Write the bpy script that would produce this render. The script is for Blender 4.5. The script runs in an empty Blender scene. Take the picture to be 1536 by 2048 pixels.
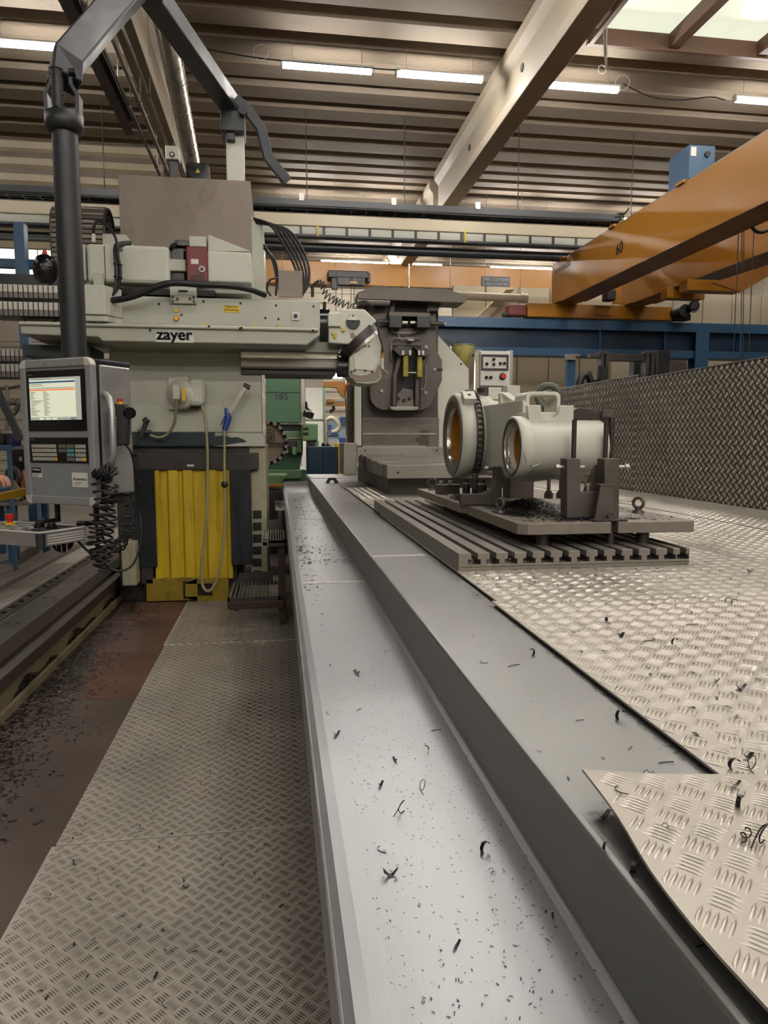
import bpy, math, random
import numpy as np
from mathutils import Vector, Matrix
random.seed(7)
rng = np.random.default_rng(7)
S = bpy.context.scene
COL = S.collection

# ------------------------------------------------------------------ camera, world, exposure
CAM_H = 1.5
YAW, PITCH, FPX = math.radians(8.48), math.radians(5.901), 1420.0
cam_data = bpy.data.cameras.new('camera')
cam_data.sensor_fit = 'VERTICAL'
cam_data.sensor_height = 24.0
cam_data.lens = 24.0 * FPX / 2048.0
cam_data.clip_start = 0.05
cam_data.clip_end = 200
cam = bpy.data.objects.new('camera', cam_data)
COL.objects.link(cam)
cam.location = (0, 0, CAM_H)
cam.rotation_euler = (math.radians(90) - PITCH, 0, -YAW)
S.camera = cam

world = bpy.data.worlds.new('world')
S.world = world
world.use_nodes = True
world.node_tree.nodes['Background'].inputs[0].default_value = (0.75, 0.85, 1.0, 1)
world.node_tree.nodes['Background'].inputs[1].default_value = 1.0
S.view_settings.view_transform = 'Standard'
S.view_settings.look = 'None'
S.view_settings.gamma = 1
S.view_settings.use_curve_mapping = False
S.view_settings.exposure = 0.86
S.cycles.use_denoising = True
S.cycles.max_bounces = 6
S.cycles.diffuse_bounces = 4
S.cycles.glossy_bounces = 3
S.cycles.use_adaptive_sampling = True
S.cycles.adaptive_threshold = 0.02
S.cycles.caustics_reflective = False
S.cycles.caustics_refractive = False
S.cycles.sample_clamp_indirect = 6
LAMP_POWER = 60.0        # emission strength of every fluorescent tube in the hall

# ------------------------------------------------------------------ helpers
_fw = Vector((math.sin(YAW) * math.cos(PITCH), math.cos(YAW) * math.cos(PITCH), -math.sin(PITCH)))
_rt = Vector((math.cos(YAW), -math.sin(YAW), 0))
_up = _rt.cross(_fw)


def at(px, py, Y=None, X=None, Z=None):
    """measured point of the photograph -> world point on the plane Y=, X= or Z="""
    d = _fw + _rt * ((px - 768) / FPX) - _up * ((py - 1024) / FPX)
    if Y is not None:
        t = Y / d.y
    elif X is not None:
        t = X / d.x
    else:
        t = (Z - CAM_H) / d.z
    return Vector((d.x * t, d.y * t, CAM_H + d.z * t))


def rgb(h):
    h = h.lstrip('#')
    c = [int(h[i:i + 2], 16) / 255 for i in (0, 2, 4)]
    return tuple(((v / 12.92) if v <= 0.04045 else ((v + 0.055) / 1.055) ** 2.4) for v in c) + (1,)


MATS = {}


def mat(name, h, rough=0.5, metal=0.0, var=0.12, scale=3.0, dirt=None, dirt_amt=0.0, dscale=1.5,
        bump=0.0, bscale=60.0, stretch=(1, 1, 1), emit=None, estr=0.0, spec=0.5, rvar=0.1):
    if name in MATS:
        return MATS[name]
    m = bpy.data.materials.new(name)
    m.use_nodes = True
    nt = m.node_tree
    N, L = nt.nodes, nt.links
    b = N['Principled BSDF']
    b.inputs['Base Color'].default_value = rgb(h)
    b.inputs['Roughness'].default_value = rough
    b.inputs['Metallic'].default_value = metal
    b.inputs['Specular IOR Level'].default_value = spec
    tc = N.new('ShaderNodeTexCoord')
    mp = N.new('ShaderNodeMapping')
    mp.inputs['Scale'].default_value = stretch
    geo = N.new('ShaderNodeNewGeometry')
    L.new(geo.outputs['Position'], mp.inputs['Vector'])
    col_out = None
    if var > 0:
        n = N.new('ShaderNodeTexNoise')
        n.inputs['Scale'].default_value = scale
        n.inputs['Detail'].default_value = 5
        n.inputs['Roughness'].default_value = 0.6
        L.new(mp.outputs[0], n.inputs['Vector'])
        r = N.new('ShaderNodeMapRange')
        r.inputs[1].default_value = 0.3
        r.inputs[2].default_value = 0.7
        r.inputs[3].default_value = 1 - var
        r.inputs[4].default_value = 1 + var
        L.new(n.outputs['Fac'], r.inputs[0])
        mx = N.new('ShaderNodeMix')
        mx.data_type = 'RGBA'
        mx.blend_type = 'MULTIPLY'
        mx.inputs['Factor'].default_value = 1
        mx.inputs['A'].default_value = rgb(h)
        L.new(r.outputs[0], mx.inputs['B'])
        col_out = mx.outputs['Result']
        if rvar:
            r2 = N.new('ShaderNodeMapRange')
            r2.inputs[1].default_value = 0.3
            r2.inputs[2].default_value = 0.7
            r2.inputs[3].default_value = max(0.03, rough - rvar)
            r2.inputs[4].default_value = min(1, rough + rvar)
            L.new(n.outputs['Fac'], r2.inputs[0])
            L.new(r2.outputs[0], b.inputs['Roughness'])
    if dirt:
        n2 = N.new('ShaderNodeTexNoise')
        n2.inputs['Scale'].default_value = dscale
        n2.inputs['Detail'].default_value = 8
        n2.inputs['Roughness'].default_value = 0.7
        L.new(mp.outputs[0], n2.inputs['Vector'])
        r3 = N.new('ShaderNodeMapRange')
        r3.inputs[1].default_value = 0.75 - dirt_amt * 0.45
        r3.inputs[2].default_value = 0.95 - dirt_amt * 0.45
        r3.inputs[3].default_value = 0
        r3.inputs[4].default_value = 0.9
        r3.clamp = True
        L.new(n2.outputs['Fac'], r3.inputs[0])
        mx2 = N.new('ShaderNodeMix')
        mx2.data_type = 'RGBA'
        mx2.inputs['B'].default_value = rgb(dirt)
        if col_out:
            L.new(col_out, mx2.inputs['A'])
        else:
            mx2.inputs['A'].default_value = rgb(h)
        L.new(r3.outputs[0], mx2.inputs['Factor'])
        col_out = mx2.outputs['Result']
    if col_out:
        L.new(col_out, b.inputs['Base Color'])
    if bump > 0:
        n3 = N.new('ShaderNodeTexNoise')
        n3.inputs['Scale'].default_value = bscale
        n3.inputs['Detail'].default_value = 4
        L.new(mp.outputs[0], n3.inputs['Vector'])
        bp = N.new('ShaderNodeBump')
        bp.inputs['Strength'].default_value = bump
        bp.inputs['Distance'].default_value = 0.004
        L.new(n3.outputs['Fac'], bp.inputs['Height'])
        L.new(bp.outputs[0], b.inputs['Normal'])
    if emit:
        b.inputs['Emission Color'].default_value = rgb(emit)
        b.inputs['Emission Strength'].default_value = estr
    MATS[name] = m
    return m


ORG = {}


def tag(o, label, cat, group=None, kind=None):
    if label:
        o['label'] = label
    if cat:
        o['category'] = cat
    if group:
        o['group'] = group
    if kind:
        o['kind'] = kind
    return o


def thing(name, label=None, cat=None, loc=(0, 0, 0), rz=0.0, group=None, kind=None):
    o = bpy.data.objects.new(name, None)
    o.empty_display_size = 0.1
    COL.objects.link(o)
    o.location = loc
    o.rotation_euler = (0, 0, rz)
    ORG[o.name] = Vector(loc) if rz == 0 else Vector((0, 0, 0))
    return tag(o, label, cat, group, kind)


def link(name, me, m, parent, mod=None):
    o = bpy.data.objects.new(name, me)
    if m:
        for x in (m if isinstance(m, (list, tuple)) else [m]):
            me.materials.append(x)
    COL.objects.link(o)
    if parent is not None:
        o.parent = parent
        ORG[o.name] = ORG[parent.name]
    else:
        ORG[o.name] = Vector((0, 0, 0))
    return o


def frame_of(d):
    d = Vector(d).normalized()
    a = Vector((0, 0, 1)) if abs(d.z) < 0.9 else Vector((1, 0, 0))
    u = d.cross(a).normalized()
    return d, u, d.cross(u).normalized()


class MB:
    """collects shapes; build() links them as one mesh"""

    def __init__(self):
        self.v, self.f, self.s, self.mi = [], [], [], []
        self.T = None
        self.cur = 0

    def add(self, vs, fs, smooth=False):
        n = len(self.v)
        if self.T is not None:
            vs = [self.T @ Vector(p) for p in vs]
        self.v += [tuple(p) for p in vs]
        self.f += [tuple(i + n for i in f) for f in fs]
        self.s += [smooth] * len(fs)
        self.mi += [self.cur] * len(fs)
        return self

    def box(self, x0, x1, y0, y1, z0, z1):
        vs = [(x, y, z) for z in (z0, z1) for y in (y0, y1) for x in (x0, x1)]
        return self.add(vs, [(0, 2, 3, 1), (4, 5, 7, 6), (0, 1, 5, 4), (2, 6, 7, 3), (0, 4, 6, 2), (1, 3, 7, 5)])

    def prism(self, poly, axis, a0, a1):
        """poly: 2-D points; axis 'x' -> (y,z), 'y' -> (x,z), 'z' -> (x,y)"""
        n = len(poly)
        ar = sum(poly[i][0] * poly[(i + 1) % n][1] - poly[(i + 1) % n][0] * poly[i][1] for i in range(n))
        if (ar < 0) != (axis == 'y'):
            poly = poly[::-1]

        def p3(q, a):
            return {'x': (a, q[0], q[1]), 'y': (q[0], a, q[1]), 'z': (q[0], q[1], a)}[axis]
        vs = [p3(q, a0) for q in poly] + [p3(q, a1) for q in poly]
        fs = [tuple(range(n))[::-1], tuple(range(n, 2 * n))]
        fs += [(i, (i + 1) % n, n + (i + 1) % n, n + i) for i in range(n)]
        return self.add(vs, fs)

    def cyl(self, p0, p1, r0, r1=None, n=16, cap=True, smooth=True):
        r1 = r0 if r1 is None else r1
        p0, p1 = Vector(p0), Vector(p1)
        d, u, w = frame_of(p1 - p0)
        vs = []
        for p, r in ((p0, r0), (p1, r1)):
            vs += [p + (u * math.cos(2 * math.pi * i / n) + w * math.sin(2 * math.pi * i / n)) * r for i in range(n)]
        self.add(vs, [(i, (i + 1) % n, n + (i + 1) % n, n + i) for i in range(n)], smooth)
        if cap:
            self.add(vs[:n], [tuple(range(n))[::-1]])
            self.add(vs[n:], [tuple(range(n))])
        return self

    def lathe(self, prof, c, axis, n=32, closed=False, smooth=True, a0=0.0, a1=2 * math.pi):
        """prof: (t along axis, radius)"""
        d, u, w = frame_of(axis)
        c = Vector(c)
        full = abs(a1 - a0 - 2 * math.pi) < 1e-6
        m = n if full else n + 1
        k = len(prof)
        vs = []
        for t, r in prof:
            for i in range(m):
                a = a0 + (a1 - a0) * i / n
                vs.append(c + d * t + (u * math.cos(a) + w * math.sin(a)) * r)
        fs = []
        for j in range(k if closed else k - 1):
            j2 = (j + 1) % k
            for i in range(n):
                i2 = (i + 1) % m
                fs.append((j * m + i, j * m + i2, j2 * m + i2, j2 * m + i))
        return self.add(vs, fs, smooth)

    def tube(self, pts, r, n=8, closed=False, cap=True):
        pts = [Vector(p) for p in pts]
        k = len(pts)
        vs = []
        up = None
        for i, p in enumerate(pts):
            if closed:
                t = pts[(i + 1) % k] - pts[i - 1]
            else:
                t = pts[min(i + 1, k - 1)] - pts[max(i - 1, 0)]
            t = t.normalized() if t.length > 1e-9 else Vector((0, 0, 1))
            if up is None:
                _, up, _ = frame_of(t)
            up = (up - t * up.dot(t))
            up = up.normalized() if up.length > 1e-6 else frame_of(t)[1]
            w = t.cross(up)
            rr = r[i] if isinstance(r, (list, tuple)) else r
            vs += [p + (up * math.cos(2 * math.pi * j / n) + w * math.sin(2 * math.pi * j / n)) * rr for j in range(n)]
        fs = []
        for i in range(k if closed else k - 1):
            i2 = (i + 1) % k
            fs += [(i * n + j, i * n + (j + 1) % n, i2 * n + (j + 1) % n, i2 * n + j) for j in range(n)]
        self.add(vs, fs, True)
        if cap and not closed:
            self.add(vs[:n], [tuple(range(n))[::-1]])
            self.add(vs[-n:], [tuple(range(n))])
        return self

    def bar(self, pts, w, h, up=(0, 0, 1)):
        """rectangular section swept along a polyline; w across, h along up"""
        pts = [Vector(p) for p in pts]
        k = len(pts)
        U = Vector(up)
        vs = []
        for i, p in enumerate(pts):
            t = (pts[min(i + 1, k - 1)] - pts[max(i - 1, 0)]).normalized()
            sd = t.cross(U)
            sd = sd.normalized() if sd.length > 1e-6 else frame_of(t)[1]
            u = sd.cross(t).normalized()
            sc = 1.0
            if 0 < i < k - 1:
                a = (pts[i] - pts[i - 1]).normalized()
                sc = 1 / max(0.4, a.dot(t))
            vs += [p + sd * (w / 2 * a_) + u * (h / 2 * b_ * sc) for a_, b_ in ((-1, -1), (1, -1), (1, 1), (-1, 1))]
        fs = [(0, 1, 2, 3), tuple(4 * (k - 1) + j for j in (3, 2, 1, 0))]
        for i in range(k - 1):
            fs += [(4 * i + j, 4 * i + 4 + j, 4 * i + 4 + (j + 1) % 4, 4 * i + (j + 1) % 4) for j in range(4)]
        return self.add(vs, fs)

    def sphere(self, c, r, n=12, sc=(1, 1, 1)):
        c = Vector(c)
        vs, fs = [], []
        m = n // 2
        for j in range(m + 1):
            th = math.pi * j / m
            for i in range(n):
                a = 2 * math.pi * i / n
                vs.append(c + Vector((r * sc[0] * math.sin(th) * math.cos(a), r * sc[1] * math.sin(th) * math.sin(a), r * sc[2] * math.cos(th))))
        for j in range(m):
            for i in range(n):
                fs.append((j * n + i, (j + 1) * n + i, (j + 1) * n + (i + 1) % n, j * n + (i + 1) % n))
        return self.add(vs, fs, True)

    def torus(self, c, axis, R, r, n=20, k=8):
        d, u, w = frame_of(axis)
        c = Vector(c)
        return self.tube([c + (u * math.cos(2 * math.pi * i / n) + w * math.sin(2 * math.pi * i / n)) * R for i in range(n)], r, k, closed=True)

    def build(self, name, m=None, parent=None, bevel=0.0, seg=2, label=None):
        me = bpy.data.meshes.new(name)
        o_ = ORG[parent.name] if parent is not None else Vector((0, 0, 0))
        me.from_pydata([(p[0] - o_.x, p[1] - o_.y, p[2] - o_.z) for p in self.v], [], self.f)
        me.polygons.foreach_set('use_smooth', self.s)
        if any(self.mi):
            me.polygons.foreach_set('material_index', self.mi)
        me.update()
        o = link(name, me, m, parent)
        if bevel > 0:
            bv = o.modifiers.new('bevel', 'BEVEL')
            bv.width = bevel
            bv.segments = seg
            bv.limit_method = 'ANGLE'
            bv.angle_limit = math.radians(40)
            bv.harden_normals = False
        if label:
            o['label'] = label
        return o


def bx(name, m, parent, x0, x1, y0, y1, z0, z1, bevel=0.0):
    return MB().box(x0, x1, y0, y1, z0, z1).build(name, m, parent, bevel)


def prect(px0, py0, px1, py1, Y):
    """x0,x1,z0,z1 of an upright rectangle measured in the photograph and standing at depth Y"""
    mx, my = (px0 + px1) / 2, (py0 + py1) / 2
    return at(px0, my, Y=Y).x, at(px1, my, Y=Y).x, at(mx, py1, Y=Y).z, at(mx, py0, Y=Y).z


def pb(name, m, parent, px0, py0, px1, py1, Y, dep, bevel=0.0):
    x0, x1, z0, z1 = prect(px0, py0, px1, py1, Y)
    return bx(name, m, parent, x0, x1, Y, Y + dep, z0, z1, bevel)


def ppoly(name, m, parent, pts, Y, dep, bevel=0.0):
    q = [at(a, b, Y=Y) for a, b in pts]
    return MB().prism([(p.x, p.z) for p in q], 'y', Y, Y + dep).build(name, m, parent, bevel)


def ppts(pts, Y=None):
    """(px,py) or (px,py,Y) -> world points"""
    return [at(p[0], p[1], Y=(p[2] if len(p) > 2 else Y)) for p in pts]


def smooth_path(pts, n=6):
    """Catmull-Rom through points"""
    P = [Vector(p) for p in pts]
    P = [P[0] * 2 - P[1]] + P + [P[-1] * 2 - P[-2]]
    out = []
    for i in range(1, len(P) - 2):
        a, b, c, d = P[i - 1], P[i], P[i + 1], P[i + 2]
        for j in range(n):
            t = j / n
            out.append(0.5 * (2 * b + (c - a) * t + (2 * a - 5 * b + 4 * c - d) * t * t + (3 * b - a - 3 * c + d) * t ** 3))
    out.append(P[-2])
    return out


def hose(name, m, parent, pts, r, n=6, k=6):
    return MB().tube(smooth_path(pts, n), r, k).build(name, m, parent)


def text(name, body, m, parent, loc, size, rot=(math.pi / 2, 0, 0), depth=0.001, bold=0.0, sx=1.0, align='LEFT', shear=0.0):
    cu = bpy.data.curves.new(name, 'FONT')
    cu.body = body
    cu.size = size
    cu.extrude = depth
    cu.offset = bold
    cu.shear = shear
    cu.align_x = align
    tmp = bpy.data.objects.new(name + '_tmp', cu)
    COL.objects.link(tmp)
    dg = bpy.context.evaluated_depsgraph_get()
    me = bpy.data.meshes.new_from_object(tmp.evaluated_get(dg))
    bpy.data.objects.remove(tmp)
    me.name = name
    me.materials.clear()
    o = link(name, me, m, parent)
    o_ = ORG[parent.name] if parent is not None else Vector((0, 0, 0))
    o.location = Vector(loc) - o_
    o.rotation_euler = rot
    o.scale = (sx, 1, 1)
    return o


def copy_tree(o, parent=None, dloc=(0, 0, 0)):
    c = o.copy()
    COL.objects.link(c)
    if parent is not None:
        c.parent = parent
    ORG[c.name] = ORG.get(o.name, Vector((0, 0, 0))) + Vector(dloc)
    for ch in list(o.children):
        copy_tree(ch, c)
    return c


def np_mesh(name, verts, tris, m, parent, kind=None):
    """fast mesh of many small triangles (numpy arrays)"""
    o_ = ORG[parent.name] if parent is not None else Vector((0, 0, 0))
    verts = np.asarray(verts, dtype=np.float32) - np.array(o_, dtype=np.float32)
    me = bpy.data.meshes.new(name)
    me.vertices.add(len(verts))
    me.vertices.foreach_set('co', verts.ravel())
    nf = len(tris)
    me.loops.add(nf * 3)
    me.loops.foreach_set('vertex_index', np.asarray(tris, dtype=np.int32).ravel())
    me.polygons.add(nf)
    me.polygons.foreach_set('loop_start', np.arange(0, nf * 3, 3, dtype=np.int32))
    me.update(calc_edges=True)
    o = link(name, me, m, parent)
    if kind:
        o['kind'] = kind
    return o

# ------------------------------------------------------------------ materials
M_CONC = mat('workshop floor', '#4a3f38', 0.55, 0, 0.35, 1.6, '#2a211d', 0.45, 0.9, bump=0.25, bscale=40)
M_CONC2 = mat('grey concrete', '#6b6258', 0.7, 0, 0.2, 2.0, '#3a342f', 0.4, 1.2, bump=0.2)
M_RUST = mat('rust brown painted steel', '#553a2f', 0.55, 0.0, 0.3, 2.5, '#3d3029', 0.55, 1.4)
M_TREAD = mat('worn tread plate', '#b8b1a6', 0.42, 0.4, 0.14, 2.2, '#6a6156', 0.36, 1.3, rvar=0.08)
M_TREADBAR = mat('grimy shaded tread bars', '#736c61', 0.32, 0.6, 0.12, 2.2, '#443d35', 0.36, 1.3, rvar=0.06)  # darkened for grime and for the shade between the bars
M_TREADR = mat('bright tread plate', '#a8a297', 0.40, 0.45, 0.10, 2.2, '#8f877b', 0.40, 1.6, rvar=0.08)
M_TREADRBAR = mat('bright tread bars', '#b8b2a7', 0.30, 0.6, 0.10, 2.2, rvar=0.05)
M_TREADW = mat('dark tread screen', '#3d3833', 0.42, 0.6, 0.04, 2.0, rvar=0.08)  # darkened to set off the glints painted into the bars
M_TREADWBAR = mat('pale glint screen bars', '#d6cfc4', 0.26, 0.65, 0.04, 2.0, rvar=0.06)  # painted pale to carry lamp glints; bars and plate are one steel
M_GUTTER = mat('bent stainless sheet', '#969799', 0.36, 0.8, 0.06, 1.2, '#98948e', 0.3, 0.8, bump=0.05, bscale=160, stretch=(1, 0.15, 1), rvar=0.05)
M_STRIP = mat('ground steel cover strip', '#868584', 0.42, 0.75, 0.08, 2.0, '#77716a', 0.38, 1.1, bump=0.05, bscale=150, stretch=(1, 0.2, 1), rvar=0.06)
M_WELD = mat('weld seam', '#c9c6c0', 0.5, 0.5, 0.2, 60)
M_DARKEDGE = mat('dark joint and recess shade', '#171412', 0.6, 0.1, 0.3, 20)  # near black: dark joints, plus shade painted into recesses and holes
M_TSLOT = mat('machined cast iron', '#8c8780', 0.38, 0.6, 0.08, 4, '#5a534c', 0.35, 3, bump=0.06, bscale=120, rvar=0.06)
M_FIX = mat('scaly fixture steel', '#5c5550', 0.5, 0.5, 0.18, 5, '#3a3330', 0.45, 6, rvar=0.08)
M_DARKSTEEL = mat('dark steel', '#423d3a', 0.45, 0.5, 0.18, 5, '#262220', 0.4, 5)
M_BLACK = mat('black rubber', '#141416', 0.5, 0.0, 0.1, 8)
M_BLACKGL = mat('black gloss plastic', '#0d0d0f', 0.22, 0.0, 0.05, 8)
M_ZINC = mat('zinc steel', '#a8a49c', 0.35, 0.8, 0.1, 8)
M_BRIGHT = mat('bare bright steel', '#c4c1bb', 0.22, 0.9, 0.06, 8)
M_CREAM = mat('grey green machine paint', '#b3b4a6', 0.42, 0, 0.06, 1.5, '#7c786a', 0.27, 2.2, bump=0.04, bscale=40)
M_CREAM2 = mat('pale machine paint', '#c1c1b4', 0.4, 0, 0.05, 2.0, '#8a8678', 0.26, 3.5)
M_STAIN = mat('stained grey sheet', '#7d7266', 0.5, 0.15, 0.12, 2.6, '#66594c', 0.42, 2.0, stretch=(1.4, 1.4, 0.8))
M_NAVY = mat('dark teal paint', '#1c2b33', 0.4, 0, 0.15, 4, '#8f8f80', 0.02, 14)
M_YELLOW = mat('yellow bellows sheet', '#c2a524', 0.45, 0, 0.12, 4, '#5a4a12', 0.42, 6, stretch=(3, 3, 0.35))
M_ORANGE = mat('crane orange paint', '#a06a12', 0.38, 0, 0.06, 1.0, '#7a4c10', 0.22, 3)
M_BLUE = mat('blue steel paint', '#2f5272', 0.4, 0, 0.1, 1.2, '#1f3346', 0.3, 2.5)
M_DKBLUE = mat('dark blue cabinet', '#122c42', 0.4, 0, 0.1, 1.5)
M_GREEN = mat('green machine paint', '#4e7457', 0.4, 0, 0.08, 1.2, '#33503c', 0.3, 2)
M_GREEN2 = mat('light green machine paint', '#6d8c62', 0.4, 0, 0.1, 2)
M_WPAINT = mat('primed casting', '#c6c6ba', 0.38, 0, 0.04, 5, '#8c8a7c', 0.2, 9)
M_PRIMER = mat('ochre primer', '#b07a1e', 0.42, 0, 0.2, 14, '#5a3b12', 0.4, 10)
M_RED = mat('red paint', '#6b2026', 0.4, 0, 0.12, 4, '#3a1418', 0.3, 5)
M_BRED = mat('emergency red', '#c0281c', 0.35, 0, 0.05, 8)
M_PLY = mat('beam paint', '#a79b88', 0.6, 0, 0.08, 0.8, '#7d6f5e', 0.28, 1.0)
M_CEIL = mat('roof deck paint', '#7d7163', 0.72, 0.0, 0.14, 0.8, '#5e5044', 0.40, 0.9, stretch=(0.35, 1, 1), rvar=0.06, spec=0.25)
M_WALLW = mat('white wall cladding', '#b9b1a0', 0.6, 0, 0.06, 0.6, '#958a78', 0.3, 0.7)
M_WOOD = mat('brown timber', '#5b4030', 0.6, 0, 0.2, 3, stretch=(0.3, 4, 4))
M_GREYPIPE = mat('galvanised sheet', '#a19b8e', 0.3, 0.75, 0.1, 3)
M_DKGREY = mat('anthracite paint', '#2a2c30', 0.42, 0.1, 0.1, 4)
M_ALU = mat('brushed aluminium', '#a9a9a8', 0.36, 0.6, 0.05, 5)
M_GREYP = mat('grey panel paint', '#85888a', 0.42, 0.1, 0.04, 6)
M_WHITE = mat('white plastic', '#cfcdc6', 0.4, 0, 0.05, 6)
M_YEL = mat('yellow plastic', '#d8b400', 0.4, 0, 0.05, 6)
M_CHIP = mat('steel chips', '#111217', 0.35, 0.1, 0.5, 60)
M_CHIPB = mat('bright chips', '#8f8d8a', 0.25, 0.9, 0.4, 60)
M_TRANSP = mat('beige hose', '#8f8a68', 0.35, 0, 0.1, 6)
M_LAMP = mat('fluorescent tube', '#ffffff', 0.4, 0, 0, emit='#fffaf2', estr=LAMP_POWER)
M_SKYPANE = mat('milky skylight pane', '#d8dcc8', 0.4, 0, 0.05, 3, '#a6b0a0', 0.5, 1.6, emit='#dfe6cf', estr=0.55)
M_SKIN = mat('skin', '#b98068', 0.5, 0, 0.1, 30)

# ------------------------------------------------------------------ tread plate relief
P_TR = 0.060


def tread(name, plate_fn, x0, x1, y0, y1, m, parent, near=False, hgt=0.0026, inside=None, wid=0.055, P_TR=P_TR):
    """raised five-bar relief over a plate; plate_fn maps (u, v, h) arrays to world points"""
    s = P_TR / math.sqrt(2)
    us, vs, ang = [], [], []
    i0, i1 = math.floor(x0 / P_TR) - 1, math.ceil(x1 / P_TR) + 1
    j0, j1 = math.floor(y0 / P_TR) - 1, math.ceil(y1 / P_TR) + 1
    I, J = np.meshgrid(np.arange(i0, i1), np.arange(j0, j1), indexing='ij')
    cx, cy, ca = [], [], []
    for off, a in ((0.0, math.pi / 4), (0.5, -math.pi / 4)):
        gx, gy = ((I + off) * P_TR).ravel(), ((J + off) * P_TR).ravel()
        for k in range(5):
            d = (k - 2) * s * 0.185
            cx.append(gx - math.sin(a) * d)
            cy.append(gy + math.cos(a) * d)
            ca.append(np.full(gx.shape, a))
    cx, cy, ca = np.concatenate(cx), np.concatenate(cy), np.concatenate(ca)
    e = 0.008
    ok = (cx > x0 + e) & (cx < x1 - e) & (cy > y0 + e) & (cy < y1 - e)
    if inside is not None:
        ok &= inside(cx, cy)
    cx, cy, ca = cx[ok], cy[ok], ca[ok]
    Lh, W = s * 0.45, s * wid
    if near:
        base = np.array([(-Lh, 0, 0), (-.45 * Lh, W, 0), (.45 * Lh, W, 0), (Lh, 0, 0), (.45 * Lh, -W, 0), (-.45 * Lh, -W, 0), (-.5 * Lh, 0, 1), (.5 * Lh, 0, 1)])
        tri = np.array([(0, 5, 6), (5, 4, 7), (5, 7, 6), (4, 3, 7), (3, 2, 7), (2, 1, 6), (2, 6, 7), (1, 0, 6)])
    else:
        base = np.array([(-Lh, 0, 0), (0, W * 1.1, 0), (Lh, 0, 0), (0, -W * 1.1, 0), (0, 0, 1)])
        tri = np.array([(0, 3, 4), (3, 2, 4), (2, 1, 4), (1, 0, 4)])
    c, sn = np.cos(ca)[:, None], np.sin(ca)[:, None]
    u = cx[:, None] + base[None, :, 0] * c - base[None, :, 1] * sn
    v = cy[:, None] + base[None, :, 0] * sn + base[None, :, 1] * c
    u = np.clip(u, x0, x1)
    v = np.clip(v, y0, y1)
    h = np.broadcast_to(base[None, :, 2] * hgt, u.shape)
    pts = plate_fn(u.ravel(), v.ravel(), h.ravel())
    T = (tri[None] + (np.arange(len(cx)) * len(base))[:, None, None]).reshape(-1, 3)
    return np_mesh(name, pts, T, m, parent, kind='stuff')


def flat_at(z):
    return lambda u, v, h: np.stack([u, v, z + h], 1)


def struct(o):
    o['kind'] = 'structure'
    return o


# ------------------------------------------------------------------ hall shell
DECK = 8.4
YB, YF, XL, XR = 30.0, -17.0, -15.0, 19.0
fl = struct(thing('floor'))
bx('concrete_slab', M_CONC, fl, -2.33, XR, YF, YB, -0.2, 0)
bx('concrete_slab', M_CONC2, fl, XL, -2.95, YF, YB, -0.2, 0.03)
bx('trench_bottom', M_DARKEDGE, fl, -2.96, -2.32, YF, YB, -0.6, -0.1)
# tread plates lying on the lower floor
YS = [-0.9, 2.63, 5.22, 7.8]
for k in range(3):
    z = 0.006
    p = bx('tread_plate', M_TREAD, fl, -0.845 + 0.012 * (k == 1), 0.405, YS[k] + 0.004, YS[k + 1] - 0.004, 0.0005, z, 0.001)
    tread('raised_bars', flat_at(z), -0.84, 0.40, max(1.5, YS[k] + 0.004), min(6.9, YS[k + 1] - 0.004), M_TREADBAR, p)

q = [at(a, b, Z=0.0) for a, b in ((215, 1205), (375, 1200), (345, 1270), (318, 1330), (268, 1400), (165, 1398), (175, 1350), (195, 1310), (182, 1270))]
MB().prism([(p.x, p.y) for p in q], 'z', 0.0002, 0.0008).build('rust_patch', M_RUST, fl)

# raised platform on the right
pf = struct(thing('platform_floor'))
bx('platform_body', M_DARKSTEEL, pf, 0.42, 3.29, -3, 10.1, 0.0, 0.985)
PZ = 1.012


def platform_plate(x0, x1, y0, y1, near=False, vis=(-9, 99), z=PZ, m=M_TREADR, mb=M_TREADRBAR):
    p = bx('tread_plate', m, pf, x0, x1, y0, y1, z - 0.005, z, 0.0008)
    a, b = max(y0, vis[0]), min(y1, vis[1])
    if b > a:
        tread('raised_bars', flat_at(z), x0, x1, a, b, mb, p, near)


platform_plate(0.632, 1.884, -0.42, 2.03, True, (0.75, 99))
platform_plate(0.648, 1.884, 2.034, 4.53)
platform_plate(0.66, 1.884, 4.534, 7.1)
platform_plate(1.888, 2.575, -0.42, 2.03, True, (1.2, 99))
platform_plate(1.888, 2.575, 2.034, 4.53)
platform_plate(1.888, 2.575, 4.534, 7.1)
platform_plate(2.600, 3.295, 1.2, 3.70)
platform_plate(2.600, 3.295, 3.704, 6.20)
platform_plate(2.600, 3.295, 6.204, 8.70)
bx('floor_gap', M_DARKEDGE, pf, 2.575, 2.6, -0.4, 8.7, 0.985, 0.992)
bx('back_plate', M_DARKSTEEL, pf, 0.66, 3.29, 7.11, 10.05, 0.985, 1.0)


# loose bent plate in the foreground, its corner lifted
def loose_z(u, v):
    c = np.clip(1 - np.hypot(u - 0.41, v - 0.9) / 0.45, 0, 1)
    return 1.018 + 0.016 * c ** 1.5 + 0.006 * np.clip(1 - (u - 0.40) / 0.12, 0, 1)


def edge_l(v):
    return 0.398 + 0.02 * np.clip((v - 0.70) / 0.2, 0, 1) + 0.004 * np.sin(v * 18)


def edge_t(u):
    return 0.902 - 0.075 * (u - 0.412)


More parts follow.
